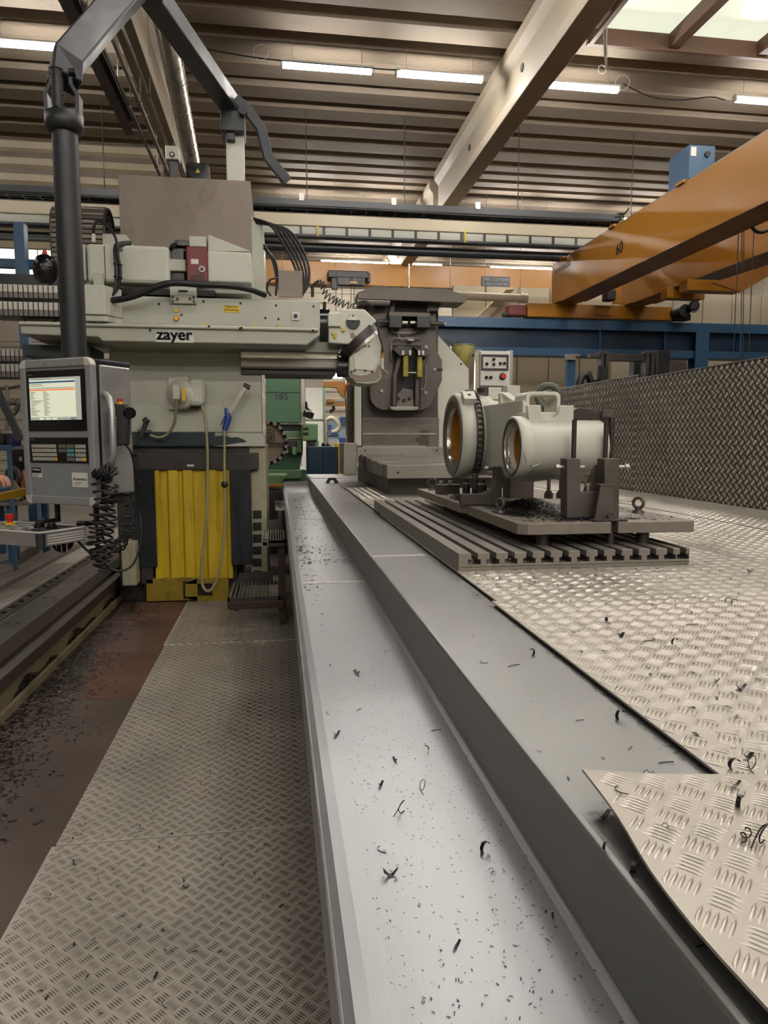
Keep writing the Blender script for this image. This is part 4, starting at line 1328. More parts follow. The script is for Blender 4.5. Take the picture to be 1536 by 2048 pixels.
pb('rail_shadow_box', M_NAVY, mm, 45, 690, 180, 712, YR + 0.2, 0.5)
# screws on the carriage front
for px, py in ((242, 607), (318, 608), (407, 603), (481, 607), (243, 647), (319, 650), (483, 656), (552, 611), (627, 613), (480, 657), (626, 661), (531, 636), (557, 638), (50, 641), (110, 643), (168, 645), (363, 630), (300, 660), (232, 641), (418, 653)):
    Yq = YR if py < 652 else YR - 0.13
    p = at(px, py, Y=Yq)
    MB().cyl((p.x, Yq - 0.003, p.z), (p.x, Yq + 0.005, p.z), 0.010, n=10).build('screw', M_DARKEDGE, mm)
for px, py, r_ in ((353, 621, .016), (353, 637, .018), (411, 649, .012), (510, 652, .012), (556, 651, .012), (481, 652, .010)):
    Yq = YR
    p = at(px, py, Y=Yq)
    if py == 637:
        MB().cyl((p.x, Yq - 0.006, p.z), (p.x, Yq, p.z), 0.024, n=14).build('plug_ring', M_BRED, mm)
    MB().cyl((p.x, Yq - 0.014, p.z), (p.x, Yq, p.z), r_, n=12).build('yellow_cap', M_YEL, mm)
x0, x1, z0, z1 = prect(583, 624, 599, 641, YR)
s = MB().box(x0, x1, YR - 0.012, YR, z0, z1).build('socket_plate', M_WHITE, mm, 0.004)
MB().cyl(((x0 + x1) / 2, YR - 0.02, (z0 + z1) / 2), ((x0 + x1) / 2, YR, (z0 + z1) / 2), 0.018, n=14).build('socket', M_NAVY, s)
x0, x1, z0, z1 = prect(447, 611, 480, 625, YR)
s = MB().box(x0, x1, YR - 0.003, YR, z0, z1).build('yellow_sticker', M_YEL, mm)
text('sticker_text', 'Opprove', M_BLACK, s, (x0 + 0.01, YR - 0.004, z0 + 0.040), 0.030)
text('sticker_text', 'Spindelkasse', M_BLACK, s, (x0 + 0.004, YR - 0.004, z0 + 0.014), 0.024)
# maker's plate
Yq = YR - 0.104
x0, x1, z0, z1 = prect(311, 664, 387, 685, Yq)
s = MB().box(x0, x1, Yq - 0.004, Yq + 0.002, z0, z1).build('name_plate', M_WHITE, mm, 0.001)
for dx in (-0.004, 0.0, 0.004):
    text('name_text', 'zayer', M_NAVY, s, ((x0 + x1) / 2 + dx, Yq - 0.006 - 0.0003 * abs(dx) * 100, z0 + 0.022), 0.130, bold=0.0015, sx=1.02, align='CENTER')
# small label on the column
x0, x1, z0, z1 = prect(492, 723, 513, 731, YC0)
s = MB().box(x0, x1, YC0 - 0.003, YC0, z0, z1).build('small_label', M_WHITE, mm)
MB().box(x0 + 0.012, x1 - 0.012, YC0 - 0.004, YC0 - 0.003, z0 + 0.013, z1 - 0.013).build('label_print', M_DKGREY, s)
# small bolted plate on the carriage
x0, x1, z0, z1 = prect(340, 573, 393, 607, YR - 0.03)
s = MB().box(x0, x1, YR - 0.03, YR + 0.01, z0, z1).build('bolted_plate', M_CREAM, mm, 0.004)
MB().box(x0 + 0.07, x1 - 0.07, YR - 0.034, YR - 0.03, z1 - 0.045, z1 - 0.03).build('slot', M_DARKEDGE, s)
for fx_, fz_ in ((.1, .12), (.9, .12), (.1, .38), (.9, .38), (.28, .25), (.75, .3)):
    xx, zz = x0 + (x1 - x0) * fx_, z0 + (z1 - z0) * fz_
    MB().cyl((xx, YR - 0.04, zz), (xx, YR - 0.03, zz), 0.010, n=10).build('bolt', M_DARKSTEEL, s)
# junction box on the carriage, chamfered
YJ = 6.12
x0, x1, z0, z1 = prect(167, 570, 235, 642, YJ)
xm = x0 + (x1 - x0) * 0.62
MB().prism([(x0, YJ), (xm, YJ), (x1, YJ + 0.16), (x1, YR), (x0, YR)], 'z', z0 + 0.05, z1).prism([(x0, YJ + 0.02), (xm, YJ + 0.02), (x1, YJ + 0.17), (x1, YR), (x0, YR)], 'z', z0, z0 + 0.05).build('junction_box', M_CREAM2, mm, 0.008)
# drive unit along the top of the carriage
YD = 6.36
pb('drive_flange', M_CREAM, mm, 158, 487, 172, 560, YD, 0.45, 0.012)
pb('drive_housing', M_CREAM2, mm, 173, 489, 339, 566, YD - 0.04, 0.5, 0.03)
pb('housing_bracket', M_CREAM, mm, 186, 546, 207, 572, YD - 0.06, 0.1, 0.005)
pb('housing_seam', M_DARKEDGE, mm, 209, 492, 210.5, 564, YD - 0.042, 0.01)
x0, x1, z0, z1 = prect(205, 468, 252, 492, YD + 0.1)
MB().prism([(x0, z0), (x1 + 0.06, z0), (x1, z1), (x0, z1)], 'y', YD + 0.1, YD + 0.3).build('lift_bracket', M_CREAM, mm, 0.004)
pb('housing_base', M_CREAM, mm, 170, 563, 503, 584, YD + 0.05, 0.5, 0.01)
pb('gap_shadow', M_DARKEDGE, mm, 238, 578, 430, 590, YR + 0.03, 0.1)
pb('motor', M_BLACKGL, mm, 338, 492, 372, 565, YD + 0.03, 0.35, 0.02)
pb('motor_body', M_CREAM, mm, 338, 518, 372, 542, YD - 0.01, 0.3, 0.01)
gb = pb('gearbox', M_RED, mm, 372, 493, 415, 565, YD - 0.06, 0.4, 0.014)
pb('gearbox_window', mat('dark red recess', '#3a0d10', 0.4), gb, 380, 549, 410, 565, YD - 0.064, 0.01)
p = at(404, 539, Y=YD - 0.06)
MB().cyl((p.x, p.y - 0.015, p.z), (p.x, p.y, p.z), 0.028, n=6, smooth=False).build('sight_glass', M_WHITE, gb)
MB().cyl((p.x, p.y - 0.018, p.z), (p.x, p.y - 0.01, p.z), 0.016, n=14).build('sight_pane', M_DARKSTEEL, gb)
pb('gearbox_label', M_WHITE, gb, 382, 518, 397, 528, YD - 0.063, 0.004)
pb('gearbox_cap', M_CREAM, mm, 377, 472, 413, 494, YD + 0.02, 0.3, 0.01)
pb('terminal_box', M_BLACKGL, mm, 349, 480, 377, 492, YD + 0.0, 0.12, 0.006)
pb('end_housing', M_CREAM2, mm, 415, 503, 503, 565, YD - 0.05, 0.5, 0.014)
ppoly('end_cover', M_CREAM, mm, [(416, 503), (416, 470), (420, 470), (503, 503)], YD + 0.02, 0.35, 0.004)
# tall stained plate and the column head behind
q = [at(px, py, Y=6.95) for px, py in ((236, 349), (501, 361), (501, 600), (236, 600))]
MB().box(q[0].x, q[1].x, 6.95, 8.2, 2.6, (q[0].z + q[1].z) / 2).build('head_cover', M_STAIN, mm, 0.006)
pb('head_side', M_CREAM, mm, 503, 443, 528, 600, 7.0, 1.2, 0.006)
# lower ram slide visible right of the column
YS2 = 6.62
x0, x1, z0, z1 = prect(526, 700, 678, 738, YS2)
MB().box(x0 - 0.2, x1, YS2, YS2 + 0.55, z0, z1).build('ram_slide', M_TSLOT, mm, 0.01)
MB().box(x0 - 0.2, x1 - 0.01, YS2 - 0.02, YS2 + 0.1, z0 + 0.09, z0 + 0.15).build('slide_rail', M_BRIGHT, mm, 0.006)
MB().box(x0 - 0.2, x1, YS2 - 0.02, YS2 + 0.02, z0 + 0.01, z0 + 0.075).build('slide_rail', M_TSLOT, mm, 0.006)
MB().box(x0 - 0.2, x1 - 0.03, YS2 + 0.05, YS2 + 0.5, z0 - 0.05, z0).build('slide_underside', M_DARKSTEEL, mm, 0.006)
pb('ram_block', M_CREAM, mm, 610, 683, 678, 705, YS2 - 0.1, 0.5, 0.008)
pb('column_edge_rail', M_BRIGHT, mm, 524, 738, 531, 870, YC0 - 0.01, 0.05, 0.002)
# ram nose and swivel head
p0, p1 = at(638, 651, Y=6.55), at(658, 652, Y=6.55)
MB().cyl(p0, (p1.x, p1.y, p0.z), 0.15, n=40).build('nose_ring', M_BLACKGL, mm)
for a in np.linspace(0, 2 * math.pi, 9)[:-1]:
    c = Vector((p1.x, 6.55 + 0.125 * math.cos(a), p0.z + 0.125 * math.sin(a)))
    MB().cyl(c, c + Vector((0.006, 0, 0)), 0.010, n=8).build('ring_bolt', M_ZINC, mm)
hd = ppoly('swivel_head', M_CREAM2, mm, [(657, 624), (680, 623), (680, 617), (729, 618), (754, 642), (738, 660), (706, 690), (657, 686)], 6.36, 0.42, 0.014)
p = at(706, 644, Y=6.36)
MB().cyl((p.x, 6.345, p.z), (p.x, 6.37, p.z), 0.062, n=32).build('cover_disc', M_DKGREY, hd)
MB().prism([(p.x + 0.060 * math.cos(a), p.z + 0.060 * math.sin(a)) for a in np.linspace(0.25, math.pi - 0.25, 16)], 'y', 6.342, 6.346).build('disc_highlight', M_ZINC, hd)
for dx, dz in ((0, 0.05), (-0.035, -0.03), (0.035, -0.03), (0, 0)):
    MB().cyl((p.x + dx, 6.338, p.z + dz), (p.x + dx, 6.346, p.z + dz), 0.008, n=8).build('disc_screw', M_DARKEDGE, hd)
pb('head_connector', M_CREAM2, mm, 656, 626, 681, 653, 6.33, 0.2, 0.008)
M_GREASE = mat('yellow grease', '#b9a93a', 0.3, 0, 0.2, 30)
for px, py, w in ((665, 668, 3), (669, 674, 4), (681, 655, 2.5), (686, 661, 4), (672, 668, 2)):
    p = at(px, py, Y=6.36)
    MB().sphere((p.x, 6.358, p.z), w * 0.0045, 10, (1, 0.35, 1.25)).build('grease_blob', M_GREASE, hd)
ppoly('bare_patch', M_STAIN, hd, [(700, 668), (706, 664), (709, 670), (715, 673), (711, 680), (703, 676)], 6.357, 0.004)
a, b = at(683, 716, Y=6.5), at(752, 652, Y=6.5)
dirn = (b - a).normalized()
nrm = Vector((dirn.z, 0, -dirn.x))
ctr = (a + b) / 2
MB().cyl(ctr - nrm * 0.045, ctr + nrm * 0.03, (b - a).length / 2 * 0.97, n=40).build('swivel_ring', M_DARKSTEEL, mm)
MB().cyl(ctr + nrm * 0.03, ctr + nrm * 0.06, (b - a).length / 2 * 0.90, n=40).build('swivel_scale', M_ZINC, mm)
sh = ppoly('spindle_housing', M_CREAM, mm, [(698, 716), (744, 672), (757, 667), (763, 690), (763, 756), (755, 766), (735, 769), (712, 766), (698, 752)], 6.34, 0.36, 0.012)
ppoly('housing_face', M_CREAM2, sh, [(706, 712), (738, 683), (757, 722), (746, 742), (710, 738)], 6.332, 0.012, 0.003)
ppoly('worn_patch', M_STAIN, sh, [(700, 746), (720, 751), (735, 749), (750, 743), (757, 728), (762, 732), (760, 755), (748, 763), (715, 763), (700, 755)], 6.336, 0.01, 0.003)
for px, py in ((730, 692), (738, 692), (745, 743), (703, 743), (709, 741), (731, 741)):
    p = at(px, py, Y=6.332)
    MB().cyl((p.x, 6.326, p.z), (p.x, 6.34, p.z), 0.010, n=8).build('housing_screw', M_DARKSTEEL, sh)
p = at(690, 735, Y=6.5)
MB().cyl((p.x - 0.07, 6.5, p.z), (p.x + 0.07, 6.5, p.z), 0.09, n=28).build('spindle_nose', M_BLACKGL, mm)
pb('sensor_bar', M_ORANGE, mm, 763, 698, 768, 716, 6.33, 0.02, 0.002)
pb('sensor_tip', M_BRASS if 'M_BRASS' in globals() else M_ZINC, mm, 762, 716, 768, 738, 6.33, 0.025, 0.002)
hose('head_cable', M_DKGREY, mm, ppts([(754, 640, 6.32), (757, 655, 6.30), (758, 670, 6.30), (764, 690, 6.31), (766, 705, 6.32)]), 0.008)
hose('head_cable', M_ZINC, mm, ppts([(766, 738, 6.33), (775, 745, 6.32), (777, 752, 6.32), (770, 755, 6.33)]), 0.004)
# worm of hoses to the head
pb('hose_plate', M_STAIN, mm, 557, 541, 605, 594, 6.6, 0.03, 0.002)
for k in range(5):
    s = k * 8
    hose('supply_hose', M_BLACK, mm, ppts([(508 + k, 437 + k * 2, 7.0), (540 + s, 450 + k * 2, 6.9), (568 + s, 490, 6.8), (588 + s * 0.9, 530, 6.7), (598 + s * 0.6, 565, 6.66), (594 + s * 0.3, 592, 6.62)]), 0.012)
for k in range(2):
    hose('supply_hose', M_BLACK, mm, ppts([(528, 490 + k * 6, 7.0), (545 + k * 4, 520, 6.9), (553 + k * 4, 560, 6.8), (552, 590, 6.7)]), 0.012)
hose('supply_hose', M_BLACK, mm, ppts([(556, 556, 6.58), (540, 560, 6.5), (534, 578, 6.5), (542, 592, 6.5)]), 0.010)
coil = []
path = smooth_path(ppts([(624, 572, 6.55), (633, 566, 6.5), (645, 570, 6.5), (652, 590, 6.5), (668, 600, 6.48), (680, 606, 6.48), (700, 612, 6.45), (722, 618, 6.42)]), 12)
for i, p in enumerate(path):
    a = i * 1.1
    coil.append(p + Vector((0.02 * math.cos(a), 0.03 * math.sin(a), 0.03 * math.cos(a))))
MB().tube(coil, 0.005, 5).build('coil_cable', M_BLACK, mm)
for k in range(3):
    MB().torus(at(728 + 4 * k, 614 + 3 * k, Y=6.42), (0.4, 1, 0.3 * k), 0.055, 0.006, 18, 6).build('cable_loop', M_BLACK, mm)
MB().cyl(at(625, 594, Y=6.5), at(625, 572, Y=6.5), 0.014, n=10).build('gland', M_BLACK, mm)
MB().cyl(at(649, 623, Y=6.5), at(649, 604, Y=6.5), 0.016, n=10).build('gland', M_BLACK, mm)
# thick black hose along the carriage
hose('power_hose', M_BLACK, mm, ppts([(222, 601, 6.2), (250, 597, 6.15), (285, 586, 6.12), (320, 571, 6.1), (350, 566, 6.1), (400, 569, 6.12), (460, 572, 6.15), (500, 579, 6.2), (530, 590, 6.3)]), 0.026, 6, 10)
hose('cable_bundle', M_BLACK, mm, ppts([(221, 594, 6.2), (236, 575, 6.2), (241, 545, 6.2), (236, 510, 6.2), (231, 475, 6.25), (212, 449, 6.3), (195, 442, 6.3), (188, 452, 6.3), (187, 470, 6.32)]), 0.012)
hose('cable_bundle', M_DKGREY, mm, ppts([(221, 590, 6.22), (233, 570, 6.22), (233, 530, 6.22), (231, 495, 6.25), (242, 488, 6.3), (260, 486, 6.4)]), 0.020, 6, 8)
for py in (499, 529, 555):
    MB().torus(at(236, py, Y=6.2), (0.1, 0.1, 1), 0.034, 0.004, 14, 5).build('cable_tie', M_BLACK, mm)
MB().cyl(at(187, 484, Y=6.32), at(187, 468, Y=6.32), 0.016, n=10).build('cable_plug', M_WHITE, mm)
hose('motor_cable', M_BLACK, mm, ppts([(339, 500, 6.38), (345, 490, 6.36), (355, 487, 6.36)]), 0.014)
# things on top of the column head
YT = 7.2
x0, x1, z0, z1 = prect(452, 240, 488, 364, YT)
MB().box(x0, x1, YT, YT + 0.18, z0 - 0.03, z1).build('mast', M_CREAM2, mm, 0.01)
mo = pb('top_motor', M_BLACKGL, mm, 373, 325, 417, 360, YT, 0.22, 0.01)
for k in range(4):
    pb('cooling_fin', M_DKGREY, mo, 371, 328 + k * 7, 374, 331 + k * 7, YT - 0.01, 0.2)
ppoly('warning_triangle', M_YEL, mo, [(391, 345), (400, 345), (395.5, 337)], YT - 0.004, 0.003)
pb('post', M_BLACKGL, mm, 337, 317, 354, 356, YT, 0.08, 0.01)
tb = pb('top_box', M_CREAM2, mm, 331, 291, 357, 318, YT - 0.03, 0.14, 0.006)
p = at(344, 309, Y=YT - 0.03)
MB().cyl((p.x, p.y - 0.006, p.z), (p.x, p.y, p.z), 0.026, n=16).build('eye_ring', M_DARKSTEEL, tb)
MB().cyl((p.x, p.y - 0.008, p.z), (p.x, p.y, p.z), 0.012, n=12).build('eye_dot', M_ZINC, tb)

# big cable carrier loop behind the pole
cc_ = thing('cable_carrier', 'dark slatted cable carrier arching up behind the pendant pole', 'cable carrier', (-1.7, 7.0, 2.8))
xa, xb = at(104, 500, Y=7.0).x, at(208, 500, Y=7.0).x
zlow, zhi = at(150, 560, Y=7.0).z, at(150, 452, Y=7.0).z
Rr = 0.22
path = [(7.0, z) for z in np.arange(zlow, zhi, 0.043)] + [(7.0 + Rr - Rr * math.cos(a), zhi + Rr * math.sin(a)) for a in np.arange(0.0, math.pi, 0.19)] + [(7.0 + 2 * Rr, z) for z in np.arange(zhi, zlow, -0.043)]
for i, (yy, zz) in enumerate(path):
    i2 = min(i + 1, len(path) - 1)
    i1 = max(i2 - 1, 0)
    ang = math.atan2(path[i2][1] - path[i1][1], path[i2][0] - path[i1][0])
    mb = MB()
    mb.T = Matrix.Translation((0, yy, zz)) @ Matrix.Rotation(ang - math.pi / 2, 4, 'X')
    mb.box(xa, xb, -0.012, 0.02, -0.017, 0.017)
    mb.build('slat', M_STAIN if i % 2 else M_FIX, cc_, 0.003, 1)
for x in (xa, (xa + xb) / 2, xb):
    MB().bar([(x, a + 0.015, b) for a, b in path], 0.02, 0.03, (1, 0, 0)).build('side_band', M_DARKSTEEL, cc_)


# flat energy chains to the left
def energy_chain(px0, px1, py0, py1, Y, lab):
    x0, x1, z0, z1 = prect(px0, py0, px1, py1, Y)
    o = thing('energy_chain', lab, 'energy chain', ((x0 + x1) / 2, Y, z0), 0, 'grey energy chains left of the column')
    h = z1 - z0
    bx('inner_band', M_BLACK, o, x0, x1, Y + 0.012, Y + 0.28, z0 + 0.01, z1 - 0.01)
    pit = 0.038
    src = None
    x = x0
    while x < x1:
        if src is None:
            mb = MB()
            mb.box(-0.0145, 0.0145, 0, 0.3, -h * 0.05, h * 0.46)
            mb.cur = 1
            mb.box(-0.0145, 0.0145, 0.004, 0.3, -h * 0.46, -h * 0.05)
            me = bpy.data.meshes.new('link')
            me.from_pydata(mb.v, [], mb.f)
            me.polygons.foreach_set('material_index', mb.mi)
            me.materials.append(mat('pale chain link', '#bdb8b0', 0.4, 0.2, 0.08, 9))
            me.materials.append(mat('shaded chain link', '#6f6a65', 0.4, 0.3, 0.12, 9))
            src = bpy.data.objects.new('link', me)
            c = src
        else:
            c = src.copy()
        COL.objects.link(c)
        c.parent = o
        c.location = Vector((x + 0.019, Y, (z0 + z1) / 2)) - ORG[o.name]
        x += pit


energy_chain(-25, 170, 569, 597, 6.2, 'upper pale energy chain running left from the pendant pole')
energy_chain(-25, 170, 603, 633, 6.15, 'second pale energy chain just below the upper one')
energy_chain(-25, 47, 697, 723, 6.9, 'third energy chain at the left edge beside the panel top')
energy_chain(-25, 47, 727, 755, 6.9, 'lowest energy chain at the left edge beside the panel')

# black pressure accumulator
ac = thing('accumulator', 'black pressure accumulator bulb with a red cap left of the pole', 'accumulator', (-1.95, 6.4, 2.7))
c = at(91, 538, Y=6.4)
MB().lathe([(-0.125, 0.02), (-0.12, 0.05), (-0.08, 0.088), (-0.02, 0.098), (0.04, 0.095), (0.09, 0.07), (0.115, 0.03), (0.118, 0.0)], c, (0, 0, 1), 28).build('bulb', M_BLACKGL, ac)
MB().torus(c + Vector((0, 0, 0.0)), (0, 0, 1), 0.098, 0.004, 28, 6).build('weld_ring', M_BLACKGL, ac)
MB().cyl(c + Vector((0, 0, 0.115)), c + Vector((0, 0, 0.135)), 0.02, n=14).cyl(c + Vector((0, 0, 0.135)), c + Vector((0, 0, 0.148)), 0.015, n=14).build('red_cap', M_BRED, ac)
MB().box(c.x - 0.03, c.x + 0.03, 6.36, 6.44, c.z - 0.16, c.z - 0.11).build('holder', M_DKGREY, ac)

# hose reel on the column
hr = thing('hose_reel', 'pale round hose reel with beige air hose on the column front', 'hose reel', (-0.85, 6.6, 1.75))
YH = YC0 - 0.10
ppoly('wall_plate', M_CREAM2, hr, [(336, 753), (378, 751), (378, 819), (337, 819)], YC0 - 0.045, 0.04, 0.006)
pb('reel_body', M_CREAM2, hr, 374, 757, 407, 812, YC0 - 0.16, 0.15, 0.04)
c = at(357, 788, Y=YH)
ax_ = Vector((-0.42, -0.9, 0)).normalized()
c = Vector((at(358, 787, Y=YH).x, YH - 0.02, c.z))
MB().lathe([(-0.10, 0.0), (-0.10, 0.115), (-0.08, 0.135), (-0.02, 0.135), (0.0, 0.128), (0.0, 0.09), (0.006, 0.085), (0.006, 0.05), (0.014, 0.045), (0.014, 0.0)], c - ax_ * 0.01, ax_, 40).build('drum', M_CREAM2, hr)
yb_ = MB()
yb_.box(-0.012, 0.012, -0.02, 0, -0.07, 0.07)
yb_.T = None
pb('yellow_mark', M_YEL, hr, 363, 775, 370, 802, YH - 0.12, 0.02, 0.002)
pb('latch', M_CREAM2, hr, 345, 770, 359, 799, YH - 0.11, 0.03, 0.006)
pb('drum_side', M_NAVY, hr, 374, 806, 402, 817, YH + 0.02, 0.06, 0.01)
hose('guide_wire', M_WHITE, hr, ppts([(400, 758, YH - 0.02), (406, 764, YH - 0.03), (408, 785, YH - 0.03), (404, 810, YH - 0.02)]), 0.006)
hose('feed_hose', M_TRANSP, hr, ppts([(353, 797, YH - 0.12), (352, 820, YH - 0.10), (348, 848, YH - 0.05), (335, 868, YH), (318, 875, YH), (300, 870, YH)]), 0.012, 6, 8)
hose('air_hose', M_TRANSP, hr, ppts([(400, 800, YH), (409, 830, YH - 0.02), (414, 880, YH - 0.04), (415, 960, YH - 0.05), (412, 1050, YH - 0.06), (404, 1120, YH - 0.07), (404, 1165, YH - 0.08), (414, 1182, YH - 0.09), (428, 1172, YH - 0.09), (441, 1130, YH - 0.09), (449, 1060, YH - 0.07), (450, 990, YH - 0.06), (449, 930, YH - 0.05), (449, 872, YH - 0.05)]), 0.013, 6, 8)
MB().sphere(at(449, 969, Y=YH - 0.055), 0.032, 12).build('hose_stop', M_BLACK, hr)
# valve fitting left of the reel
vf = thing('valve_fitting', 'dark oily valve fitting at the lower left of the hose reel', 'valve', (-1.1, 6.6, 1.5))
MB().cyl(at(283, 872, Y=YH), at(293, 842, Y=YH), 0.022, n=10).cyl(at(288, 845, Y=YH), at(296, 838, Y=YH), 0.03, n=8).build('valve_body', M_DARKSTEEL, vf)
MB().cyl(at(276, 862, Y=YH), at(304, 864, Y=YH), 0.016, n=8).build('tee', M_FIX, vf)
MB().cyl(at(272, 884, Y=YH + 0.03), at(262, 895, Y=YH + 0.03), 0.014, n=8).build('stub', M_DARKSTEEL, vf)

# air blow gun hung on the column
ag = thing('air_gun', 'blue air blow gun with a steel wand hanging on the column', 'air gun', (-0.42, 6.55, 1.55))
Yg = YH - 0.05
MB().tube(ppts([(449, 860, Yg), (453, 848, Yg), (457, 836, Yg), (454, 824, Yg), (451, 816, Yg)]), [0.026, 0.029, 0.030, 0.022, 0.012], 10).build('handle', mat('blue grip', '#27408a', 0.4, 0, 0.08, 9), ag)
MB().tube(ppts([(441, 850, Yg), (446, 842, Yg), (449, 834, Yg), (455, 826, Yg)]), 0.006, 6).build('trigger', mat('blue grip', '#27408a'), ag)
MB().bar(ppts([(459, 826, Yg), (475, 800, Yg), (490, 774, Yg)]), 0.030, 0.034).build('wand', M_ZINC, ag)
MB().cyl(at(487, 770, Y=Yg), at(500, 776, Y=Yg), 0.022, n=10).build('wand_tip', M_DARKSTEEL, ag)
MB().tube(ppts([(450, 815, Yg), (447, 808, Yg), (445, 802, Yg)]), 0.005, 6).build('hook', M_ZINC, ag)
MB().cyl(at(449, 874, Y=Yg), at(449, 858, Y=Yg), 0.016, n=8).build('coupling', M_ZINC, ag)

# access steps beside the trough
stp = thing('access_steps', 'dark steel access steps with open grating treads left of the trough', 'steps', (-0.2, 6.0, 0))
M_BROWNST = mat('brown square tube', '#3d2b26', 0.45, 0.3, 0.15, 5)


def grating(x0, x1, y0, y1, z, nb):
    f = MB()
    f.box(x0, x1, y0, y0 + 0.02, z - 0.03, z).box(x0, x1, y1 - 0.02, y1, z - 0.03, z).box(x0, x0 + 0.015, y0, y1, z - 0.03, z).box(x1 - 0.015, x1, y0, y1, z - 0.03, z)
    f.build('tread_frame', M_DARKSTEEL, stp)
    for i in range(nb):
        x = x0 + (x1 - x0) * (i + 0.7) / (nb + 0.4)
        MB().box(x - 0.004, x + 0.004, y0 + 0.01, y1 - 0.01, z - 0.02, z + 0.004 + 0.003 * (i % 2)).build('grating_bar', M_ZINC, stp)


grating(-0.41, 0.0, 5.62, 6.25, 0.25, 13)
MB().box(-0.41, 0.03, 5.60, 5.66, 0.16, 0.22).build('cross_tube', M_BROWNST, stp, 0.004)
MB().prism([(-0.37, 0.25), (-0.06, 0.25), (-0.06, 0.34), (-0.35, 0.33)], 'y', 6.23, 6.25).build('kick_plate', M_DARKSTEEL, stp)
grating(-0.125, 0.05, 5.62, 6.2, 0.71, 8)
mb = MB()
ring_prism(mb, [(-0.135, 0.655), (-0.085, 0.655), (-0.085, 0.70), (-0.135, 0.70)], [(-0.129, 0.661), (-0.091, 0.661), (-0.091, 0.694), (-0.129, 0.694)], 5.60, 6.2)
mb.build('tube_end', M_ZINC, stp)
MB().box(-0.085, 0.05, 5.62, 5.67, 0.65, 0.70).build('cross_tube', M_DARKSTEEL, stp, 0.003)
MB().prism([(-0.10, 0.71), (0.03, 0.71), (0.03, 0.80), (-0.10, 0.80)], 'y', 6.18, 6.2).build('kick_plate', M_DARKSTEEL, stp)
MB().box(-0.01, 0.045, 5.66, 5.71, 0.0, 0.66).build('upright', M_BROWNST, stp, 0.004)
MB().box(-0.40, -0.36, 6.2, 6.25, 0.0, 0.24).build('upright', M_BROWNST, stp, 0.004)
bx('top_tread', M_ZINC, stp, -0.03, 0.052, 6.4, 7.3, 0.86, 0.868)
bx('upright', M_DARKSTEEL, stp, -0.01, 0.03, 6.4, 6.45, 0, 0.86)
chip_cloud('step_chips', 'dark chips heaped on the top tread of the access steps', blob(300, 0.01, 6.9, 0.02, 0.2, 0.869, 0.02), 0.012, M_CHIP)

# ------------------------------------------------------------------ operator panel on its pole
PW, PH, PD = 0.575, 0.875, 0.28
RZ = -0.549
PO = Vector((-1.56, 4.70, 1.10))
cpn = thing('control_panel', 'tall grey operator panel with lit screen, keyboard and keypad tray', 'control panel', PO, RZ)
M_BEZ = mat('black bezel', '#0c0d10', 0.25, 0, 0.0)
M_SILV = mat('satin silver frame', '#9c9ea0', 0.35, 0.35, 0.03, 6)
M_CORNER = mat('pale corner cap', '#c0bdb4', 0.4, 0.0, 0.03, 6)


def U(u0, u1, v0, v1):
    return u0 * PW, u1 * PW, v0 * PH, v1 * PH


MB().prism(rrect(0.012, PW - 0.012, 0.012, PH - 0.012, 0.04), 'y', 0.03, 0.075).build('rear_seal', M_BLACK, cpn)
mb = MB()
ring_prism(mb, rrect(0, PW, 0, PH, 0.05), rrect(0.045, PW - 0.045, 0.05, PH - 0.05, 0.012), 0.0, 0.045)
mb.build('frame', M_SILV, cpn, 0.006)
for cx, cz, sx, sz in ((0, 0, 1, 1), (PW, 0, -1, 1), (0, PH, 1, -1), (PW, PH, -1, -1)):
    pr = [(cx + sx * 0.05, cz + sz * 0.052), (cx + sx * 0.05, cz - sz * 0.001)]
    pr += [(cx + sx * (0.05 - 0.051 * math.sin(a)), cz + sz * (0.05 - 0.051 * math.cos(a))) for a in np.linspace(0.2, math.pi / 2 - 0.2, 5)]
    pr += [(cx - sx * 0.001, cz + sz * 0.05)]
    MB().prism(pr, 'y', -0.003, 0.04).build('corner_cap', M_CORNER, cpn, 0.003)
MB().box(0.04, PW - 0.04, 0.012, 0.05, 0.045, PH - 0.045).build('front_sheet', M_GREYP, cpn)
# deep rear box
MB().box(0.03, PW - 0.005, 0.075, PD + 0.05, 0.06, PH - 0.035).build('rear_box', M_ALU, cpn, 0.012)
MB().box(0.03, PW - 0.003, 0.075, PD + 0.052, PH - 0.035, PH - 0.005).build('box_cap', M_DKGREY, cpn, 0.01)
MB().box(PW - 0.005, PW - 0.001, 0.13, PD + 0.02, 0.36, 0.62).build('side_cover', mat('side cover', '#8f8d8a', 0.35, 0.5), cpn, 0.002)
for z in (0.40, 0.56):
    MB().cyl((PW - 0.001, 0.16, z), (PW + 0.006, 0.16, z), 0.008, n=10).build('cover_screw', M_ZINC, cpn)
MB().box(0.06, PW - 0.03, 0.1, PD, 0.0, 0.06).build('box_foot', M_DKGREY, cpn, 0.01)
# screen
u0, u1, v0, v1 = U(0.085, 0.90, 0.51, 0.925)
bz = MB().box(u0, u1, 0.004, 0.012, v0, v1).build('screen_bezel', M_BEZ, cpn, 0.003)
su0, su1, sv0, sv1 = U(0.13, 0.845, 0.585, 0.875)
M_SCR = mat('lit screen', '#e8eadc', 0.3, 0, 0, emit='#e2e8c8', estr=0.28)
scn = MB().box(su0, su1, 0.002, 0.004, sv0, sv1).build('screen', M_SCR, cpn)


def scr(name, m, a, b, c, d):
    return MB().box(su0 + (su1 - su0) * a, su0 + (su1 - su0) * b, 0.0008, 0.002, sv0 + (sv1 - sv0) * c, sv0 + (sv1 - sv0) * d).build(name, m, scn)


